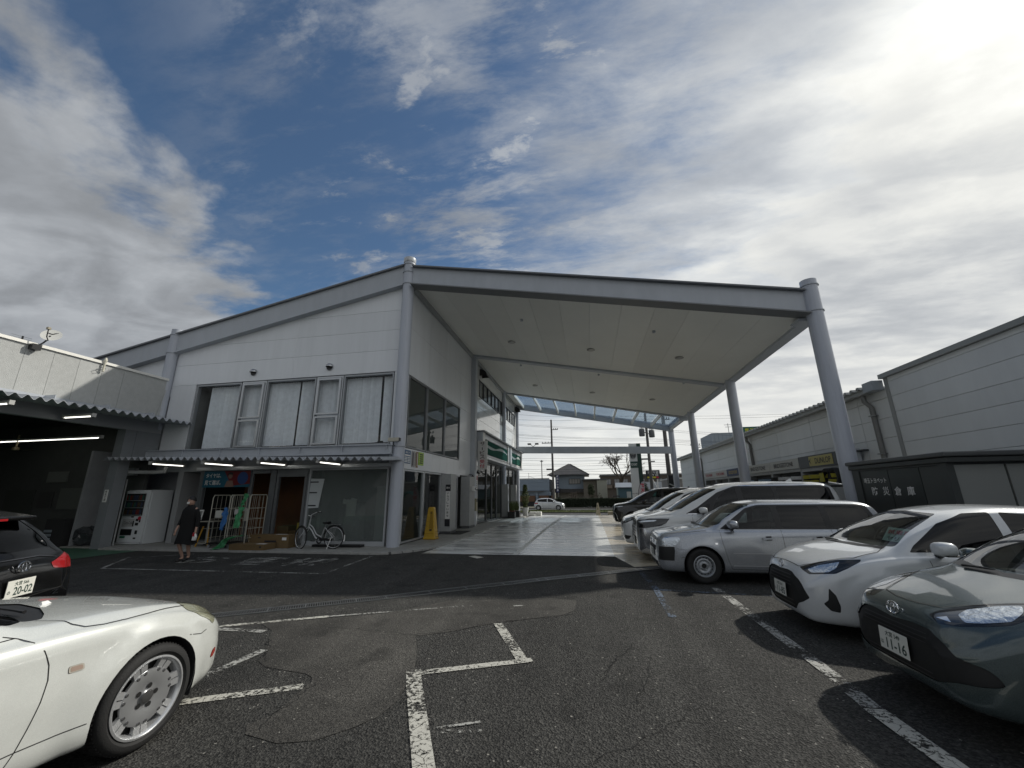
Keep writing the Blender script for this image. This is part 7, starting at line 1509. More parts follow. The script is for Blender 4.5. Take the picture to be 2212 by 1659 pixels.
SP_VOX = tabs(L=4.695, W=.8475, wr=.315, arch=.365, wheels=(.86, 3.71), cowl=.90, roofx=1.86, crown=.04, tumble=.14, char=.012, zb=1.02, zr=1.70,
    top=[(0, .68), (.02, .80), (.06, .87), (.15, .92), (.5, 1.02), (.82, 1.10), (.92, 1.13), (1.4, 1.45), (1.86, 1.69), (2.3, 1.79), (3.0, 1.825), (4.1, 1.81), (4.5, 1.74), (4.6, 1.5), (4.65, 1.1), (4.695, .8)],
    bot=[(0, .38), (.03, .24), (.1, .18), (.4, .16), (4.2, .2), (4.55, .27), (4.695, .42)], wid=[(0, .52), (.03, .64), (.08, .72), (.2, .785), (.5, .835), (1.0, .8475), (4.1, .8475), (4.4, .83), (4.6, .78), (4.695, .68)],
    belt=[(0, .6), (.1, .80), (.5, .94), (1.0, 1.01), (2.0, 1.025), (4.3, 1.05), (4.55, .98), (4.695, .65)], bow=[(0, 0), (.3, .02), (.92, .12), (2.2, .04), (4.695, 0)])
def van(root, P, sp, kind, pnum=('大宮 301', '35-30', 'す')):
    c = Car(sp); c.arch(); W_ = sp['W']; z = sp['zb']; zr = sp['zr']; big = kind != 'vox'; L = sp['L']
    wx0, wx1 = sp['cowl'], sp['roofx']; zt0, zt1 = c.top(wx0), c.top(wx1)
    if big:
        c.carve('grille', rounded([(-.1, 1.0), (.34, 1.0), (.50, .96), (.47, .62), (.40, .36), (-.1, .34)], .03), 'front', fF(.4), M_trim, -.012, True)
        hl = c.carve('headlight', D3([(.05, .55, .985), (.196, .83, 1.01), (.29, .84, 1.035), (.804, .892, 1.037), (.713, .904, .93), (.575, .902, .862), (.219, .864, .803), (.06, .60, .80)]), 'diag', fD(1.0, .5), M_lensd, .002)
        c.carve('reflector', D3([(.08, .62, .955), (.3, .85, .995), (.50, .87, 1.0), (.44, .88, .97), (.10, .66, .925)], .008), 'diag', fD(1.0, .5), M_lens, .004, over=(hl,), parent=hl)
        c.carve('bumper_blade', D3([(.06, .62, .80), (.19, .855, .791), (.382, .897, .686), (.33, .87, .45), (.301, .839, .226), (.08, .70, .238), (.05, .60, .5)]), 'diag', fD(.7, .5), mat('chrome_soft', (.55, .57, .6), .16, .9) if kind == 'white' else M_trim, .012)
    else:
        c.carve('grille', rounded([(-.1, .78), (.34, .80), (.46, .78), (.40, .50), (-.1, .46)], .03), 'front', fF(.4), M_trim, -.01, True)
        hl = c.carve('headlight', D3([(.05, .44, .875), (.16, .595, .905), (.384, .70, .975), (.58, .80, 1.0), (.40, .80, .89), (.12, .62, .76), (.04, .46, .755)]), 'diag', fD(.8, .3), M_lensd, .002)
        c.carve('reflector', D3([(.07, .50, .85), (.30, .68, .92), (.28, .70, .86), (.10, .60, .79)], .01), 'diag', fD(.8, .3), M_lens, .004, over=(hl,), parent=hl)
        c.carve('fog_lamp', rounded([(.56, .36), (.60, .42), (.78, .40), (.74, .30), (.6, .29)], .02), 'front', fF(.6, .2), M_trim, -.004)
    c.carve('windscreen', rounded([(-.1, zt0+.02), (W_*.74, zt0+.0), (W_*.84, zt0+.04), (W_*.72, zt1-.09), (W_*.68, zt1-.04), (-.1, zt1-.01)], .03), 'front', lambda f: f.normal.x < -.15 and wx0-.3 < f.calc_center_median().x < wx1+.25, M_cgw if kind != 'black' else M_cg, -.003, True)
    A = wx0+.28
    fr = c.carve('window_frame', rounded([(A, z+.045), (L-.24, z+.08), (L-.30, zr-.02), (L-.5, zr+.03), (wx1+.45, zr+.03), (wx1+.02, zr-.12), (A+.3, z+.20)], .04), 'side', fS(z, .3), M_black, -.001)
    c.carve('vent_window', rounded([(A+.12, z+.075), (A+.55, z+.075), (A+.62, z+.30)], .02), 'side', fS(z, .3), M_cg, -.003, over=(fr,))
    c.carve('front_side_window', rounded([(A+.64, z+.08), (wx1+.48, z+.08), (wx1+.46, zr-.02), (wx1+.25, zr-.06), (A+.80, z+.40)], .03), 'side', fS(z, .3), M_cg, -.003, over=(fr,))
    c.carve('rear_side_window', rounded([(wx1+.62, z+.09), (3.35, z+.10), (3.33, zr-.01), (wx1+.60, zr-.01)], .03), 'side', fS(z, .3), M_cgd, -.003, over=(fr,))
    c.carve('quarter_window', rounded([(3.45, z+.10), (L-.34, z+.12), (L-.38, zr-.04), (3.43, zr-.01)], .04), 'side', fS(z, .3), M_cgd, -.003, over=(fr,))
    c.carve('rear_window', rounded([(-.1, z+.1), (.7, z+.12), (.62, zr-.03), (-.1, zr)], .03), 'front', fB(L-.5), M_cgd, -.004, True)
    c.emit(root, P)
    if kind == 'white':
        for k in range(8): c.ribbon('grille_bar', [(0, .96-.075*k), (.45-.008*k, .955-.075*k)], 'front', .012, root, M_chrome, off=.0)
        for k in range(1, 6): c.ribbon('grille_bar', [(.085*k, .98), (.08*k, .38)], 'front', .010, root, M_chrome, off=.004)
        c.ribbon('grille_surround', [(0, 1.01), (.34, 1.01), (.50, .97), (.475, .62)], 'front', .03, root, M_chrome, off=.004)
        mb = MB().add([(wx1+.56, -(W_-.075), z+.07), (wx1+.86, -(W_-.07), z+.07), (wx1+.70, -(W_-.12), z+.24), (wx1+.60, -(W_-.15), z+.38), (wx1+.54, -(W_-.15), z+.38)], [(0, 1, 2, 3, 4)])
        pts = [(wx1+.54, z+.36), (wx1+.60, z+.20), (wx1+.66, z+.06)]; c.ribbon('chrome_fin', pts, 'side', .06, root, P, off=.004); c.ribbon('chrome_fin', [(wx1+.60, z+.34), (wx1+.70, z+.2), (wx1+.9, z+.07)], 'side', .035, root, P, off=.005)
    elif kind == 'black':
        for k in range(6): c.ribbon('grille_bar', [(0, .92-.10*k), (.44, .92-.10*k)], 'front', .014, root, mat('smoked_chrome', (.2, .2, .21), .15, .9), off=.002)
        c.ribbon('chrome_blade', [(.60, .70), (.80, .66), (.84, .52), (.84, .26)], 'front', .035, root, M_chrome, off=.02)
    else:
        for k in range(5): c.ribbon('grille_bar', [(0, .74-.055*k), (.40, .75-.055*k)], 'front', .016, root, M_chrome, off=.002)
    c.ribbon('roof_gap', [(wx1+.62, zr+.06), (3.4, zr+.07), (3.45, zr+.02)], 'side', .008, root, M_gap); c.ribbon('drip_strip', [(wx1+.56, zr+.035), (L-.45, zr+.035)], 'side', .022, root, M_chrome if kind != 'black' else M_black, off=.004)
    c.ribbon('belt_strip', [(A+.05, z+.045), (L-.3, z+.08)], 'side', .018, root, M_chrome, off=.004)
    seg(c, root, [[(1.42, .3), (1.36, .55), (1.34, z), (1.38, z+.04)], [(1.42, .3), (wx1+.52, .29), (wx1+.55, z+.08)], [(wx1+.55, .29), (3.35, .3), (3.55, .6), (3.40, z+.1)]])
    for x in (wx1+.38, wx1+.76): c.ribbon('door_handle', [(x-.1, z-.13), (x+.1, z-.125)], 'side', .034, root, P, off=.028)
    c.ribbon('hood_gap', [(.08, 0), (.09, .45), (.16, .66), (.34, .76), (.62, .80), (wx0-.08, .83)], 'top', .008, root, M_gap, off=.004)
    c.ribbon('cowl_panel', [(wx0-.12, 0), (wx0-.08, .35), (wx0+.0, .70)], 'top', .08, root, M_black, off=.002)
    mirror_(root, c, A+.42, z+.05, P, .26); wipers(root, c, [((wx0-.08, .42), (wx0-.08, -.3)), ((wx0-.08, 0), (wx0+.02, -.66))])
    sp2 = MB().add([(L-.30, -W_*.72, zr+.11), (L+.02, -W_*.70, zr+.05), (L+.02, W_*.70, zr+.05), (L-.30, W_*.72, zr+.11), (L-.30, -W_*.72, zr+.08), (L+.0, -W_*.70, zr+.02), (L+.0, W_*.70, zr+.02), (L-.30, W_*.72, zr+.08)], [(0, 1, 2, 3), (7, 6, 5, 4), (0, 4, 5, 1), (1, 5, 6, 2), (2, 6, 7, 3)])
    sp2.build('roof_spoiler', P, root, local=True, bevel=.01)
    fin = MB().add([(L-1.0, -.02, c.top(L-1)-.01), (L-.82, -.02, c.top(L-1)-.01), (L-.84, 0, c.top(L-1)+.075), (L-.82, .02, c.top(L-1)-.01), (L-1.0, .02, c.top(L-1)-.01)], [(0, 1, 2), (2, 3, 4), (0, 2, 4), (1, 3, 2)]); fin.build('aerial_fin', P, root, local=True)
    emblem(root, (.0, 0, .88 if big else .72), (0, -1, 0), (0, 0, 1), .15, .02); plate(root, (-.02, 0, .46 if big else .36), (0, -1, 0), (0, 0, 1), *pnum)
    under(root, sp); cabin(root, sp, (2.15, 3.1), .62, dash=(wx0+.18, zt0-.0))
    for x in sp['wheels']:
        for sg in (1, -1): wheel(root, x, sg*(W_-.012), sp['wr'], 'alloy', .21)
r = place('parked_minivan', 'large white minivan with a wide chrome grid grille and long dark windows', 'minivan', 1.06, 11.42, 0)
van(r, P_white2, SP_VAN, 'white')
r = place('parked_minivan', 'white minivan with slanted headlamps between the large white and the black minivan', 'minivan', .90, 13.5, 0)
van(r, P_white2, SP_VOX, 'vox', ('大宮 502', '41-07', 'む'))
r = place('parked_minivan', 'white minivan farther back, mostly hidden behind the slanted-headlamp minivan', 'minivan', 1.5, 16.4, 0)
van(r, P_white2, SP_VOX, 'vox', ('大宮 330', '62-18', 'る'))
r = place('parked_minivan', 'black minivan farthest along the row with chrome blades on its bumper', 'minivan', 1.12, 22.6, zg(22.6))
van(r, P_black, SP_VAN, 'black', ('大宮 300', '80-11', 'ま'))
# ------------------------------------------------------------------ foreground coupe (nose to +Y)
def coupe(root, P):
    sp = tabs(L=4.515, W=.915, wr=.325, arch=.368, wheels=(.905, 3.525), cowl=1.62, roofx=2.45, flare=.030, crown=.05, tumble=.33, char=.016,
        top=[(0, .46), (.03, .54), (.09, .61), (.25, .735), (.5, .845), (.8, .915), (1.2, .96), (1.55, .975), (1.66, .985), (2.0, 1.13), (2.45, 1.30), (2.8, 1.345), (3.2, 1.31), (3.6, 1.15), (3.85, 1.03), (4.2, .98), (4.42, .90), (4.515, .66)],
        bot=[(0, .30), (.03, .22), (.12, .185), (.4, .16), (4.0, .18), (4.4, .26), (4.515, .42)], wid=[(0, .46), (.04, .56), (.12, .675), (.25, .775), (.4, .838), (.6, .882), (.9, .905), (1.3, .915), (3.5, .915), (4.0, .88), (4.3, .80), (4.515, .60)],
        belt=[(0, .42), (.12, .57), (.3, .675), (.6, .785), (.95, .85), (1.6, .885), (2.5, .895), (3.6, .91), (4.2, .88), (4.515, .6)], bow=[(0, 0), (.3, .02), (1.1, .04), (1.66, .22), (2.5, .06), (4.515, 0)])
    c = Car(sp); c.arch(); W_ = sp['W']
    hl = c.carve('headlight', rounded([(.64, .70), (.62, .81), (.52, .835), (.33, .80), (.24, .70), (.33, .58), (.5, .60)], .04), 'top', lambda f: f.normal.z > .05 and f.calc_center_median().z > .5, mat('headlight_yellowed', (.36, .36, .25), .08, .3, coat=1), .003)
    c.carve('side_marker', rounded([(.235, .385), (.285, .355), (.315, .365), (.30, .41), (.25, .425)], .015), 'side', lambda f: f.normal.y > .05, mat('marker_red', (.38, .02, .008), .25, coat=1), .004)
    c.carve('grille', rounded([(-.1, .40), (.30, .40), (.36, .33), (.28, .26), (-.1, .25)], .03), 'front', fF(.3), M_trim, -.006, True)
    wx0, wx1 = 1.62, 2.45; zt0, zt1 = c.top(wx0), c.top(wx1)
    c.carve('windscreen', rounded([(-.1, .995), (W_*.68, .97), (W_*.80, .985), (W_*.58, zt1-.08), (W_*.5, zt1-.04), (-.1, zt1-.02)], .03), 'front', lambda f: f.normal.x < -.12 and 1.36 < f.calc_center_median().x < 2.7 and f.calc_center_median().z > .92, M_cg, -.004, True)
    c.carve('cowl', rounded([(1.20, -.1), (1.222, .04), (1.275, .29), (1.378, .497), (1.463, .615), (1.53, .63), (1.62, .60), (1.60, -.1)], .02), 'top', lambda f: f.normal.z > .3, M_trim, -.008, True)
    rp = c.carve('side_repeater', rounded([(1.362, .660), (1.447, .663), (1.450, .702), (1.370, .698)], .012), 'side', fS(.5), mat('repeater_rim', (.45, .42, .36), .15, coat=1), .004); c.carve('repeater_lens', rounded([(1.372, .667), (1.438, .669), (1.440, .696), (1.378, .692)], .010), 'side', fS(.5), mat('repeater_lens', (.36, .27, .22), .15, coat=1), .005, over=(rp,), parent=rp)
    c.carve('door_window', rounded([(2.02, .90), (3.25, .94), (2.95, 1.22), (2.5, 1.20)], .05), 'side', fS(.86, .25), M_cgd, -.004)
    c.emit(root, P)
    seg(c, root, [[(1.74, .945), (1.68, .92), (1.628, .885), (1.586, .83), (1.554, .747), (1.545, .667), (1.559, .561), (1.588, .444), (1.618, .346), (1.66, .26)], [(1.69, .925), (2.6, .93)], [(1.296, .339), (1.482, .342), (1.618, .348), (3.0, .35)], [(.646, .64), (.504, .603), (.428, .613)]])
    c.ribbon('hood_gap', [(1.51, .64), (1.45, .72), (1.414, .794), (1.36, .832), (1.257, .846), (1.113, .84), (.943, .82), (.737, .782), (.61, .755)], 'top', .007, root, M_gap, off=.004)
    pass
    for yy in (.165,):
        h = c.hit(1.17, yy, 'top'); p = h[0]; mb = MB(); mb.add([(p.x-.03, p.y-.012, p.z), (p.x+.03, p.y-.02, p.z), (p.x+.03, p.y+.02, p.z), (p.x-.03, p.y+.012, p.z), (p.x-.01, p.y, p.z+.022), (p.x+.025, p.y, p.z+.020)], [(0, 1, 5, 4), (2, 3, 4, 5), (0, 4, 3), (1, 2, 5)]); mb.build('washer_jet', M_wprint, root, local=True)
    mirror_(root, c, 2.2, .92, P, .22); wipers(root, c, [((1.46, .45), (1.44, -.2))]); under(root, sp); cabin(root, sp, (2.55,), .36, (.16, .12, .08), dash=(1.85, .90))
    emblem(root, (.01, 0, .54), (0, -1, 0), (.3, 0, 1), .12, .015)
    for x in sp['wheels']:
        for sg in (1, -1): wheel(root, x, sg*(W_+.004), sp['wr'], 'coupe', .225)
    return c
r = thing('parked_coupe', 'pearl white sports coupe filling the lower left corner, with large disc alloy wheel', 'car', (-3.86, 3.52, 0), R_(-90), None, .94)
coupe(r, P_pearl)
# ------------------------------------------------------------------ black sport utility car seen from behind
def suv(root, P):
    sp = tabs(L=4.74, W=.9275, wr=.36, arch=.41, wheels=(.93, 3.62), cowl=1.15, roofx=2.05, flare=.02, crown=.04, tumble=.26, char=.014,
        top=[(0, .70), (.04, .84), (.12, .93), (.5, 1.03), (1.05, 1.09), (1.15, 1.11), (1.6, 1.36), (2.05, 1.57), (2.5, 1.655), (3.2, 1.64), (3.9, 1.57), (4.15, 1.50), (4.28, 1.38), (4.48, 1.16), (4.62, 1.06), (4.69, .98), (4.74, .70)],
        bot=[(0, .38), (.03, .28), (.12, .22), (4.2, .22), (4.55, .30), (4.69, .38), (4.74, .50)], wid=[(0, .56), (.04, .66), (.12, .76), (.3, .85), (.6, .905), (1.0, .9275), (4.0, .9275), (4.4, .895), (4.6, .85), (4.70, .78), (4.74, .70)],
        belt=[(0, .6), (.3, .86), (1.0, 1.0), (2.0, 1.02), (3.6, 1.09), (4.3, 1.10), (4.6, 1.02), (4.74, .66)], bow=[(0, 0), (.3, .02), (1.15, .12), (2.4, .03), (3.8, 0), (4.3, -.08), (4.6, -.05), (4.74, 0)])
    c = Car(sp); c.arch(); W_ = sp['W']; L = sp['L']
    c.carve('rear_window', rounded([(-.1, 1.14), (.58, 1.15), (.62, 1.20), (.52, 1.46), (.45, 1.49), (-.1, 1.51)], .03), 'front', fB(3.8), M_cgd, -.004, True)
    c.carve('tail_light', rounded([(.40, .985), (.62, 1.04), (.85, 1.10), (.99, 1.09), (.99, .88), (.62, .90), (.44, .925)], .02), 'front', fB(4.1, .02), mat('tail_red', (.30, .008, .01), .15, coat=1), .004)
    c.carve('rear_side_window', rounded([(2.6, 1.12), (3.95, 1.18), (3.7, 1.42), (2.6, 1.48)], .04), 'side', fS(1.1, .3), M_cgd, -.004)
    c.carve('front_side_window', rounded([(1.5, 1.10), (2.5, 1.12), (2.5, 1.48), (2.2, 1.47)], .04), 'side', fS(1.1, .3), M_cgd, -.004)
    c.carve('rear_bumper_trim', rounded([(-.1, .50), (.66, .50), (.72, .42), (.66, .30), (-.1, .30)], .03), 'front', fB(4.3), M_trim, -.004, True)
    c.emit(root, P)
    c.ribbon('chrome_strip', [(0, 1.075), (.3, 1.075), (.52, 1.035)], 'front', .014, root, mat('smoked_chrome', (.2, .2, .21), .15, .9), off=.006, back=True)
    c.ribbon('tailgate_gap', [(.60, 1.14), (.66, 1.0), (.68, .85), (.60, .70), (0, .68)], 'front', .008, root, M_gap, off=.001, back=True)
    c.ribbon('bumper_crease', [(.86, .86), (.85, .66), (.80, .50)], 'front', .012, root, M_chrome, off=.002, back=True)
    sp2 = MB().add([(3.9, -.60, 1.575), (4.36, -.56, 1.50), (4.36, .56, 1.50), (3.9, .60, 1.575), (3.9, -.60, 1.52), (4.34, -.56, 1.455), (4.34, .56, 1.455), (3.9, .60, 1.52)], [(0, 1, 2, 3), (7, 6, 5, 4), (0, 4, 5, 1), (1, 5, 6, 2), (2, 6, 7, 3), (3, 7, 4, 0)]); sp2.build('roof_spoiler', P, root, local=True, bevel=.02)
    MB().box(4.355, 4.365, -.16, .16, 1.462, 1.485).build('stop_lamp', mat('tail_red', (.30, .008, .01), .15), root, local=True)
    h = c.hit(0, .93, 'front', True); x = h[0].x
    emblem(root, (x, 0, 1.0), (0, 1, 0), (-.1, 0, 1), .15, .02); o = plate(root, (x+.03, 0, .80), (0, 1, 0), (0, 0, 1), '大宮 566', '20-02', 'の')
    h = c.hit(.50, .66, 'front', True); text('Z', (h[0].x+.004, .50, .66), .10, .045, (0, 1, 0), (0, 0, 1), M_chrome, root, local=True, name='badge_letter')
    h = c.hit(.60, 1.22, 'front', True)
    if h: MB().lathe([(0, 0), (.035, 0)], (h[0].x+.01, .56, 1.18), axis='x', n=16).build('window_sticker', M_wprint, root, local=True)
    under(root, sp)
    for x in sp['wheels']:
        for sg in (1, -1): wheel(root, x, sg*(W_-.012), sp['wr'], 'alloy')
fwd = Vector((-.91, -.42)).normalized(); pos = Vector((-5.60, 3.41))+fwd*4.74*.94
r = thing('parked_suv', 'black sport utility car with plate 20-02 seen from behind at the left edge', 'car', (pos.x, pos.y, 0), math.atan2(.42, .91), None, .94)
suv(r, mat('paint_deep_black', (.003, .003, .0033), .14, .0, coat=.2, two=PAINT_TWO))
# ================================================================== things on the pavement
vm = thing('vending_machine', 'white drinks vending machine with a Coca-Cola panel in the recess', 'vending machine', (-15.6, 12.1, PH))
M_vm = mat('vending_white', (.64, .67, .69), .35); VX0, VX1 = -16.15, -15.12
B(VX0, VX1, 12.15, 12.9, PH, 1.84).build('cabinet', M_vm, vm, bevel=.012); B(VX0+.01, VX1-.01, 12.085, 12.145, PH+.06, 1.82).build('front_door', M_vm, vm, bevel=.01)
B(VX0+.09, VX1-.16, 12.06, 12.083, .98, 1.72).build('display_case', M_dim, vm)
canc = [(.30, .02, .02), (.03, .10, .28), (.4, .42, .45), (.10, .05, .02), (.03, .14, .10), (.04, .05, .12)]; random.seed(31)
for k in range(3):
    z = 1.02+.24*k; B(VX0+.10, VX1-.17, 12.035, 12.058, z-.03, z-.005).build('button_strip', mat('strip_pale', (.4, .4, .42), .4), vm)
    for i in range(10):
        x = VX0+.15+i*.072; MB().lathe([(0, 0), (.024, 0), (.026, .02), (.026, .13), (.014, .17), (0, .17)], (x, 12.045, z), n=10).build('sample_can', mat('can%d' % (random.randrange(6)), canc[random.randrange(6)], .35), vm, smooth=True)
MB().quad((VX0+.09, 12.015, .98), (VX1-.16, 12.015, .98), (VX1-.16, 12.015, 1.72), (VX0+.09, 12.015, 1.72)).build('display_glass', M_cgw, vm)
B(VX0+.11, VX1-.42, 12.075, 12.083, .62, .88).build('logo_panel', mat('panel_grey', (.42, .43, .43), .4), vm); text('Coca-Cola', (VX0+.36, 12.075, .75), .36, .11, (1, 0, 0), (0, 0, 1), mat('logo_ink', (.10, .10, .10), .5), vm); text('Coca-Cola', ((VX0+VX1)/2-.03, 12.085, 1.775), .18, .035, (1, 0, 0), (0, 0, 1), M_print, vm)
B(VX0+.12, VX1-.45, 12.06, 12.083, .34, .54).build('dispensing_flap', M_black, vm, bevel=.01); B(VX0+.12, VX0+.34, 12.075, 12.083, .25, .31).build('green_label', mat('label_green', (.02, .16, .08), .5), vm)
for (x, z, w_, h_) in ((.66, .80, .10, .08), (.66, .66, .12, .09), (.80, .76, .05, .10), (.55, .63, .05, .18), (.44, .92, .10, .04), (.72, .38, .09, .12), (.70, .22, .09, .05)): B(VX0+x, VX0+x+w_, 12.07, 12.083, z, z+h_).build('coin_fitting', M_black, vm)
MB().lathe([(0, 12.06), (.06, 12.06), (.06, 12.08)], (VX0+.80, 0, .90), axis='y', n=20).build('red_disc', M_red, vm); B(VX0+.03, VX1-.05, 12.05, 12.083, PH+.015, PH+.05).build('kick_plate', M_vm, vm)
# roll cages
M_cage = mat('cage_cream', (.40, .39, .33), .45)
def cage(label, x0, x1, y0, y1):
    t = thing('roll_cage', label, 'trolley', ((x0+x1)/2, (y0+y1)/2, PH)); zt = 1.63
    B(x0, x1, y0, y1, .17, .20).build('deck', M_black, t)
    m = MB()
    def side(p, q, bars):
        P = Vector(p); Q = Vector(q); m.tube([(P.x, P.y, .2), (P.x, P.y, zt-.08), (lerp(P.x, Q.x, .06), lerp(P.y, Q.y, .06), zt), (lerp(P.x, Q.x, .94), lerp(P.y, Q.y, .94), zt), (Q.x, Q.y, zt-.08), (Q.x, Q.y, .2)], .014, 8)
        for k in range(1, bars): c = P.lerp(Q, k/bars); m.tube([(c.x, c.y, .22), (c.x, c.y, zt)], .005, 5)
        for z in (.35, .62, .90, 1.22): m.tube([(P.x, P.y, z), (Q.x, Q.y, z)], .007, 5)
    side((x0, y0), (x0, y1), 4); side((x1, y0), (x1, y1), 4); side((x0, y1), (x1, y1), 5)
    m.build('frame', M_cage, t, smooth=True)
    for (x, y) in ((x0+.06, y0+.06), (x1-.06, y0+.06), (x0+.06, y1-.06), (x1-.06, y1-.06)):
        w_ = MB().lathe([(0, -.02), (.05, -.02), (.055, 0), (.05, .02), (0, .02)], (x, y, PH+.055), axis='y', n=16); w_.build('castor', mat('castor_grey', (.25, .26, .27), .5), t, smooth=True)
    return t
cage('cream wire roll cage trolley with a blue cloth, left of the pair', -11.85, -11.20, 11.45, 12.1); cage('cream wire roll cage trolley with green cloths, right of the pair', -11.10, -10.45, 11.42, 12.1)
for (x, z, w_, h_, c) in ((-11.62, 1.05, .22, .22, (.5, .5, .46)), (-10.95, 1.12, .2, .16, (.45, .45, .43)), (-10.62, 1.0, .12, .3, (.48, .48, .42)), (-10.66, 1.18, .16, .08, (.5, .5, .45))):
    lab = {-11.62: 'pale tub hanging in the left roll cage', -10.95: 'pale bag hanging in the right roll cage', -10.62: 'white folded paper at the right side of the right roll cage', -10.66: 'small white box on the right roll cage side'}[x]
    tag(B(x-w_/2, x+w_/2, 11.5, 11.56, z-h_/2, z+h_/2).build('hung_item', mat('hung%d' % int(-x*100), c, .7), bevel=.01), lab, 'container')
def cloth(name, label, pts, w, m, amp=.03, seed=1, along=(1, 0, 0), group=None):
    """a draped towel: centreline pts, width w, wrinkled"""
    random.seed(seed); P = [Vector(p) for p in pts]; n = 30; k = 12; vs = []; a = Vector(along)
    for i in range(n+1):
        t = i/n*(len(P)-1); j = min(int(t), len(P)-2); c = P[j].lerp(P[j+1], t-j)
        for q in range(k+1):
            u = q/k-.5; ww = w*(1+.25*math.sin(i*.5+seed)); fold = math.sin(u*14+i*.25+seed)*amp+noise.noise(Vector((u*4, i*.2, seed)))*amp
            vs.append(c+a*u*ww*.9+Vector((0, fold, 0))+Vector((0, 0, 1))*(.02*math.sin(u*9+seed)*(1 if i in (0, n) else .3)))
    fs = [(i*(k+1)+q, i*(k+1)+q+1, (i+1)*(k+1)+q+1, (i+1)*(k+1)+q) for i in range(n) for q in range(k)]
    o = MB().add(vs, fs).build(name, m, smooth=True, autosmooth=80); return tag(o, label, 'cloth', group)
M_gt = mat('towel_green', (.08, .32, .15), .95, var=.2, vscale=20); M_bt = mat('towel_blue', (.05, .17, .42), .95, var=.2, vscale=20)
cloth('hanging_cloth', 'blue work cloth draped over the left roll cage', [(-11.24, 11.40, 1.24), (-11.26, 11.39, 1.0), (-11.30, 11.38, .60)], .20, M_bt, seed=3)
cloth('hanging_cloth', 'green cloth hung from the top rail of the right roll cage', [(-10.56, 11.36, 1.66), (-10.58, 11.35, 1.5), (-10.66, 11.35, 1.32)], .14, M_gt, seed=5)
cloth('hanging_cloth', 'longer green cloth hanging lower on the right roll cage', [(-10.66, 11.33, 1.28), (-10.68, 11.32, 1.0), (-10.74, 11.31, .66)], .20, M_gt, seed=7)
cloth('fallen_cloth', 'crumpled green cloth spilling from the roll cage base to the kerb', [(-10.62, 11.5, .42), (-10.8, 11.36, .40), (-11.0, 11.26, .30), (-11.12, 11.2, .10), (-11.2, 11.12, .065)], .26, M_gt, .05, 9)
# cartons
def carton(label, x0, x1, y0, y1, z0, z1):
    t = thing('cardboard_box', label, 'box', ((x0+x1)/2, (y0+y1)/2, z0)); B(x0, x1, y0, y1, z0, z1).build('carton', M_cardb, t, bevel=.006)
    ym = (y0+y1)/2; B(x0+.002, x1-.002, ym-.03, ym+.03, z1, z1+.001).build('tape', mat('tape_brown', (.20, .13, .06), .3), t); return t
t = carton('long low brown carton lying at the kerb edge, in front', -10.68, -9.50, 11.12, 11.62, PH, .215); B(-9.85, -9.55, 11.2, 11.36, .217, .219).build('delivery_label', M_wprint, t); B(-9.64, -9.58, 11.117, 11.119, .12, .17).build('print_mark', M_print, t)
t = carton('taller long brown carton behind the low one', -10.55, -9.12, 11.66, 12.02, PH, .43); B(-9.95, -9.55, 11.655, 11.657, .22, .27).build('print_mark', M_print, t); B(-9.35, -9.2, 11.655, 11.657, .28, .36).build('delivery_label', M_wprint, t); B(-9.7, -9.35, 11.8, 11.92, .431, .433).build('delivery_label', M_wprint, t); B(-10.2, -10.1, 11.655, 11.657, .33, .36).build('print_mark', M_print, t)
# trolley table with framed card and yellow-legged stand
tb_ = thing('trolley_table', 'low trolley table with a white top edge beside the left roll cage', 'table', (-12.4, 11.95, PH)); B(-12.72, -12.12, 11.85, 12.25, .79, .81).build('top', M_cage, tb_); B(-12.72, -12.12, 11.85, 12.25, .13, .15).build('lower_shelf', M_cage, tb_)
for (x, y) in ((-12.70, 11.87), (-12.14, 11.87), (-12.70, 12.23), (-12.14, 12.23)): MB().cyl((x, y, .13), (x, y, .8), .012, n=8).build('leg', M_galv, tb_); MB().lathe([(0, -.015), (.04, -.015), (.04, .015), (0, .015)], (x, y, PH+.04), axis='y', n=12).build('castor', M_galv, tb_)
lg = thing('folding_stand', 'folding trestle with orange-yellow legs beside the left roll cage', 'stand', (-12.2, 11.75, PH))
for a, b in (((-12.32, 11.72, .66), (-12.50, 11.72, PH)), ((-12.12, 11.72, .66), (-12.05, 11.72, PH))): MB().tube([a, b], .022, 8).build('leg', mat('leg_yellow', (.42, .22, .02), .5), lg)
MB().tube([(-12.32, 11.72, .60), (-12.12, 11.72, .60)], .012, 6).build('brace', M_galv, lg)
fm = thing('framed_card', 'small white framed card with black figure print on the trolley table', 'sign', (-12.72, 11.9, .82)); m = MB().prism([(-12.86, .84), (-12.66, .84), (-12.60, 1.17), (-12.80, 1.17)], 'y', 11.90, 11.915); m.build('frame', M_wprint, fm); MB().prism([(-12.82, .88), (-12.69, .88), (-12.64, 1.13), (-12.77, 1.13)], 'y', 11.896, 11.899).build('print', mat('print_grey', (.2, .2, .2), .6, var=.8, vscale=25), fm)
# dark gutter board behind the bicycle
tag(B(-8.6, -6.95, 12.05, 12.3, PH, .12).build('floor_tray', M_black, bevel=.01), 'long flat black tray on the pavement behind the bicycle', 'tray')
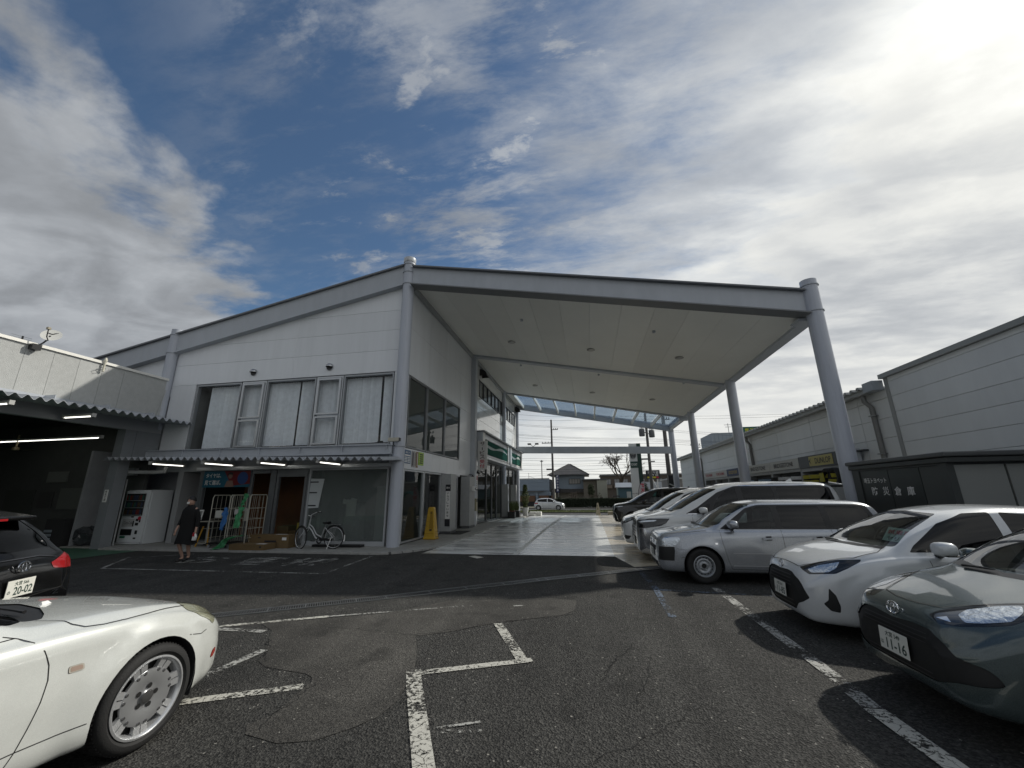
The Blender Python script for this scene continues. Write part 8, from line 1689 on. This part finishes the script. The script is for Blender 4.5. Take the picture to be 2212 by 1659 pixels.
# yellow umbrella-bag stand
ys_ = thing('yellow_stand', 'tall tapered yellow plastic stand with a recessed front beside the entrance', 'stand', (-5.66, 14.5, PH)); m = MB(); prof = [(0, .225, .2), (.06, .225, .2), (.09, .20, .18), (.30, .185, .165), (.34, .175, .16), (1.02, .11, .10), (1.09, .09, .08)]
vs = []
for (z, a, b) in prof: vs += [(-a, -b, z), (a, -b, z), (a, b, z), (-a, b, z)]
fs = [(4*i+j, 4*i+(j+1) % 4, 4*i+4+(j+1) % 4, 4*i+4+j) for i in range(len(prof)-1) for j in range(4)]+[(24, 25, 26, 27), (3, 2, 1, 0)]
m.add(vs, fs); M_yel = mat('yellow_plastic', (.50, .31, .03), .4, var=.1, vscale=6, two=(.2, .12, .01)); m.build('body', M_yel, ys_, local=True, bevel=.02)
m = MB().add([(.09, -.165, .36), (.178, -.06, .36), (.125, -.05, .97), (.06, -.105, .97)], [(0, 1, 2, 3)]); 
MB().add([(-.02, -.172, .36), (.13, -.172, .36), (.075, -.116, .95), (.0, -.116, .95)], [(0, 1, 2, 3)]).build('recess', mat('yellow_shade', (.30, .18, .015), .5), ys_, local=True)  # flat darker patch on the front, shade of the hollow put into its colour
MB().box(-.01, .08, -.135, -.12, .88, .90).box(.0, .09, -.19, -.175, .30, .34).build('slot', M_black, ys_, local=True); 
for z in (.2, .45, .6, .75): MB().tube([(-.2+z*.1, -.2+z*.09, z), (.2-z*.1, -.2+z*.09, z), (.2-z*.1, .2-z*.09, z)], .004, 4).build('groove_shade', mat('yellow_shade', (.30, .18, .015), .5), ys_, local=True)  # thin darker yellow lines, crease shade painted on
# bicycle
bk = thing('bicycle', 'silver-framed city bicycle standing on its kickstand before the frosted window', 'bicycle', (-8.1, 11.62, PH)); Yb = 11.66
M_bk = mat('bike_silver', (.55, .56, .57), .3, .6); RC = Vector((-7.61, Yb, .375)); FC = Vector((-8.70, Yb-.02, .355)); SA = R_(-24)
def bwheel(c, yaw, label=None):
    q = Matrix.Translation(c) @ Matrix.Rotation(yaw, 4, 'Z'); f = lambda r, n, rr: [tuple(q @ Vector((r*math.cos(2*math.pi*i/n), 0, r*math.sin(2*math.pi*i/n)))) for i in range(n)]
    h = MB().tube([tuple(q @ Vector((0, -.045, 0))), tuple(q @ Vector((0, .045, 0)))], .022, 10).build('wheel', M_galv, bk, smooth=True); MB().tube(f(.312, 48, 0), .017, 8, closed=True).build('tyre', mat('tyre_rubber', (.013, .013, .013), .75), h if False else bk, smooth=True); MB().tube(f(.292, 48, 0), .010, 8, closed=True).build('rim', mat('bike_rim', (.62, .63, .64), .25, .7), bk, smooth=True)
    m = MB()
    for i in range(32): a = 2*math.pi*i/32; s_ = .02 if i % 2 else -.02; m.tube([tuple(q @ Vector((.02*math.cos(a+.5), s_, .02*math.sin(a+.5)))), tuple(q @ Vector((.288*math.cos(a), 0, .288*math.sin(a))))], .0016, 3, cap=False)
    m.build('spokes', M_galv, bk); return q
q1 = bwheel(RC, 0); q2 = bwheel(FC, SA)
fv = lambda x, z, y=Yb: Vector((x, y, z))
HB = fv(-8.49, .66); HT = fv(-8.45, .88); BBk = fv(-8.05, .29); ST = fv(-7.94, .66); SD = fv(-7.90, .80)
m = MB().tube([HB, HT], .022, 10).tube([HB+Vector((0, 0, .02)), fv(-8.36, .56), fv(-8.22, .36), BBk], .020, 10).tube([HB+Vector((0, 0, .10)), fv(-8.34, .66), fv(-8.20, .46), fv(-8.02, .38)], .017, 10).tube([BBk, ST], .018, 10).tube([BBk+Vector((0, .05, 0)), RC+Vector((0, .06, 0))], .010, 8).tube([BBk-Vector((0, .05, 0)), RC-Vector((0, .06, 0))], .010, 8).tube([ST, RC+Vector((0, .06, 0))], .008, 8).tube([ST, RC-Vector((0, .06, 0))], .008, 8)
m.build('frame', M_bk, bk, smooth=True)
fx = q2.to_3x3(); MB().tube([HB, HB.lerp(FC, .2)+fx @ Vector((0, .05, 0)), FC+fx @ Vector((0, .055, 0))], .011, 8).tube([HB, HB.lerp(FC, .2)-fx @ Vector((0, .05, 0)), FC-fx @ Vector((0, .055, 0))], .011, 8).build('fork', M_bk, bk, smooth=True)
MB().tube([HT, HT+Vector((.01, 0, .12))], .014, 8).tube([fv(-8.30, 1.02, Yb-.34), fv(-8.22, .99, Yb-.26), fv(-8.40, .98, Yb-.10), HT+Vector((.01, 0, .11)), fv(-8.50, 1.02, Yb+.10), fv(-8.44, 1.08, Yb+.24), fv(-8.34, 1.10, Yb+.30)], .011, 8).build('handlebar', M_bk, bk, smooth=True)
MB().tube([fv(-8.22, .99, Yb-.26), fv(-8.10, .985, Yb-.33)], .017, 8).tube([fv(-8.42, 1.08, Yb+.24), fv(-8.32, 1.09, Yb+.33)], .017, 8).build('grip', M_black, bk, smooth=True)
MB().tube([ST, SD], .013, 8).build('seat_post', M_galv, bk, smooth=True); s = MB(); s.add([(-8.05, Yb, .80), (-7.95, Yb-.05, .81), (-7.80, Yb-.10, .82), (-7.76, Yb, .83), (-7.80, Yb+.10, .82), (-7.95, Yb+.05, .81), (-8.03, Yb, .76), (-7.80, Yb-.07, .75), (-7.80, Yb+.07, .75)], [(0, 1, 5), (1, 2, 4, 5), (2, 3, 4), (0, 6, 7, 1), (1, 7, 2), (0, 5, 8, 6), (5, 4, 8), (2, 7, 8, 4, 3), (6, 8, 7)]); s.build('saddle', M_black, bk, bevel=.012)
def arc(c, r, a0, a1, q=None): return [tuple((q or Matrix.Translation(c)) @ Vector((r*math.cos(R_(a0+(a1-a0)*i/16)), 0, r*math.sin(R_(a0+(a1-a0)*i/16))))) for i in range(17)]
MB().tube(arc(RC, .345, -20, 165, q1), .016, 6).build('mudguard', M_black, bk, smooth=True); MB().tube(arc(FC, .345, 20, 170, q2), .016, 6).build('mudguard', M_black, bk, smooth=True); MB().tube(arc(RC, .352, -18, 12, q1), .018, 6).build('rear_reflector', M_wprint, bk)
MB().tube([fv(-7.85, .74), fv(-7.45, .74)], .007, 6).tube([fv(-7.85, .74, Yb-.05), fv(-7.45, .74, Yb-.05), fv(-7.45, .74, Yb+.05), fv(-7.85, .74, Yb+.05)], .006, 6).tube([fv(-7.5, .74, Yb-.05), RC-Vector((0, .06, 0))], .005, 6).build('carrier', M_galv, bk)
MB().tube([BBk+Vector((0, -.07, 0)), BBk+Vector((-.15, -.09, 0))], .009, 6).tube([BBk+Vector((0, .07, 0)), BBk+Vector((.15, .09, .01))], .009, 6).tube([BBk+Vector((0, -.08, 0)), BBk+Vector((0, .08, 0))], .02, 10).build('crank', M_galv, bk); MB().box(BBk.x-.20, BBk.x-.11, Yb-.17, Yb-.09, .275, .295).box(BBk.x+.11, BBk.x+.2, Yb+.09, Yb+.17, .28, .30).build('pedal', M_black, bk)
m = MB().lathe([(.055, Yb-.062), (.095, Yb-.062), (.095, Yb-.056), (.055, Yb-.056)], (BBk.x, 0, BBk.z), axis='y', n=24); m.build('chainring', M_black, bk); B(BBk.x+.0, RC.x, Yb-.066, Yb-.060, .285, .355).build('chain_guard', M_black, bk)
MB().tube([RC+Vector((-.04, -.07, 0)), fv(-7.70, .20, Yb-.10), fv(-7.72, PH+.01, Yb-.14)], .010, 6).build('kickstand', M_wprint, bk)
# ------------------------------------------------------------------ person walking across the stall
pe = thing('person', 'walking person in a long black coat holding a small white and red bag', 'person', (-10.30, 9.35, 0), 0, None, .94)
M_skin = mat('skin', (.40, .25, .19), .6); M_coat = mat('coat_black', (.006, .006, .007), .95); M_hair = mat('hair_black', (.006, .005, .005), .6)
def skinned(name, pts, edges, rads, material, parent, sub=2):
    me = bpy.data.meshes.new(name); me.from_pydata([Vector(p)[:] for p in pts], edges, []); o = bpy.data.objects.new(name, me); COL.objects.link(o); o.parent = parent
    md = o.modifiers.new('skin', 'SKIN'); md.use_smooth_shade = True
    for v, r in zip(me.skin_vertices[0].data, rads): v.radius = (r, r)
    me.skin_vertices[0].data[0].use_root = True
    s = o.modifiers.new('sub', 'SUBSURF'); s.levels = sub; s.render_levels = sub; me.materials.append(material); return o
pts = [(0, 0, .92), (0, .0, 1.12), (0, 0, 1.34), (0, -.01, 1.44), (0, -.02, 1.53), (0, -.03, 1.62), (-.18, 0, 1.37), (-.24, .02, 1.10), (-.22, -.10, .90), (-.21, -.14, .82), (.18, 0, 1.37), (.25, .04, 1.10), (.30, -.02, .86), (.315, -.04, .77),
       (-.09, 0, .88), (-.10, -.10, .50), (-.06, .06, .10), (-.06, -.02, .045), (-.06, -.12, .03), (.09, 0, .88), (.08, .02, .48), (.02, .16, .12), (.02, .10, .06), (.02, .0, .03)]
ed = [(0, 1), (1, 2), (2, 3), (3, 4), (4, 5), (2, 6), (6, 7), (7, 8), (8, 9), (2, 10), (10, 11), (11, 12), (12, 13), (0, 14), (14, 15), (15, 16), (16, 17), (17, 18), (0, 19), (19, 20), (20, 21), (21, 22), (22, 23)]
ra = [.13, .12, .11, .05, .06, .06, .045, .038, .030, .028, .045, .038, .030, .028, .085, .055, .036, .04, .03, .085, .055, .036, .04, .03]
def fingers(w, sgn):
    b = len(pts); base = w; o = Vector(pts[w])
    palm = o+Vector((0, -.01, -.045)); pts.append(tuple(palm)); ed.append((w, b)); ra.append(.026)
    for k, ln in enumerate((.055, .065, .06, .045)):
        x = -.024+.016*k; a = palm+Vector((x, -.005, -.035)); c = a+Vector((0, -.012, -ln*.6)); e = c+Vector((0, .012, -ln*.4)); i = len(pts); pts.extend([tuple(a), tuple(c), tuple(e)]); ed.extend([(b, i), (i, i+1), (i+1, i+2)]); ra.extend([.009, .008, .007])
    i = len(pts); pts.extend([tuple(palm+Vector((sgn*.032, -.015, -.01))), tuple(palm+Vector((sgn*.042, -.025, -.04)))]); ed.extend([(b, i), (i, i+1)]); ra.extend([.010, .008])
fingers(9, 1); fingers(13, -1)
skinned('body', pts, ed, ra, M_skin, pe)
# head shape, hair, mask
hd = MB(); vs = []
for i in range(15):
    t = math.pi*i/14
    for j in range(20):
        p = 2*math.pi*j/20; r = .088*math.sin(t); z = .122*math.cos(t); vs.append((r*math.cos(p)*.92, r*math.sin(p)*1.08-.03-(.012 if abs(p-4.71) < .3 and .2 < t/math.pi < .65 else 0), 1.575+z))
hd.add(vs, [(i*20+j, i*20+(j+1) % 20, (i+1)*20+(j+1) % 20, (i+1)*20+j) for i in range(14) for j in range(20)]); hdo = hd.build('head', M_skin, pe, local=True, smooth=True)
MB().lathe([(0, 0), (.012, .004), (.008, .02), (0, .022)], (0, -.132, 1.565), n=8).build('nose', M_skin, hdo, local=True); 
for sx in (-.034, .034): MB().lathe([(0, -.006), (.009, -.004), (0, .004)], (sx, -.118, 1.60), axis='y', n=10).build('eye', M_hair, hdo, local=True)
for sx in (-.084, .084): MB().box(sx-.008, sx+.008, -.035, -.005, 1.56, 1.615).build('ear', M_skin, hdo, local=True, bevel=.006)
MB().box(-.042, .042, -.132, -.118, 1.505, 1.56).build('face_mask', M_wprint, pe, local=True, bevel=.01)
hr = MB(); vs = []
for i in range(12):
    t = math.pi*.62*i/11
    for j in range(20):
        p = 2*math.pi*j/20; r = .100*math.sin(t)+.002; front = max(0, -math.sin(p)); z = .135*math.cos(t); z = max(z, .05*front-.25*(1-front)*0); vs.append((r*math.cos(p), r*math.sin(p)*1.1-.02, 1.578+z))
hr.add(vs, [(i*20+j, i*20+(j+1) % 20, (i+1)*20+(j+1) % 20, (i+1)*20+j) for i in range(11) for j in range(20)]); hr.build('hair', M_hair, pe, local=True, smooth=True)
ct = MB(); rings = [(.46, .30, .21, .03), (.60, .27, .19, .02), (.80, .23, .165, .01), (1.0, .20, .145, .0), (1.18, .205, .14, 0), (1.32, .225, .13, 0), (1.40, .17, .10, -.01), (1.46, .075, .075, -.01), (1.48, .06, .06, -.01)]; vs = []
for (z, a, b, dy) in rings:
    for j in range(28): p = 2*math.pi*j/28; w_ = 1+.05*math.sin(p*5+z*4)*(1.2-z if z < 1.2 else 0); vs.append((a*math.cos(p)*w_, b*math.sin(p)*w_+dy, z+(.02*math.sin(p*3) if z < .5 else 0)))
ct.add(vs, [(i*28+j, i*28+(j+1) % 28, (i+1)*28+(j+1) % 28, (i+1)*28+j) for i in range(len(rings)-1) for j in range(28)]); ct.build('coat', M_coat, pe, local=True, smooth=True)
skinned('coat_sleeve', [(-.16, 0, 1.38), (-.25, .02, 1.10), (-.225, -.09, .91)], [(0, 1), (1, 2)], [.075, .062, .05], M_coat, pe); skinned('coat_sleeve', [(.16, 0, 1.38), (.26, .04, 1.10), (.30, -.015, .88)], [(0, 1), (1, 2)], [.075, .062, .05], M_coat, pe)
skinned('shoe', [(-.06, .07, .07), (-.06, -.02, .045), (-.06, -.13, .035)], [(0, 1), (1, 2)], [.045, .045, .035], M_black, pe, 1); skinned('shoe', [(.02, .17, .09), (.02, .09, .06), (.02, -.02, .035)], [(0, 1), (1, 2)], [.045, .045, .035], M_black, pe, 1)
hb = thing('small_bag', 'small white and red patterned pouch hanging from the walking person\'s hand', 'bag', (-9.99, 9.28, .55)); MB().prism([(-10.03, .52), (-9.95, .52), (-9.93, .60), (-9.97, .69), (-10.02, .66)], 'y', 9.26, 9.32).build('pouch', M_wprint, hb, bevel=.01); MB().prism([(-10.02, .62), (-9.96, .62), (-9.96, .70), (-10.01, .72)], 'y', 9.255, 9.259).build('red_patch', M_red, hb); MB().tube([(-9.99, 9.3, .68), (-9.995, 9.3, .74)], .004, 5).build('strap', M_print, hb)
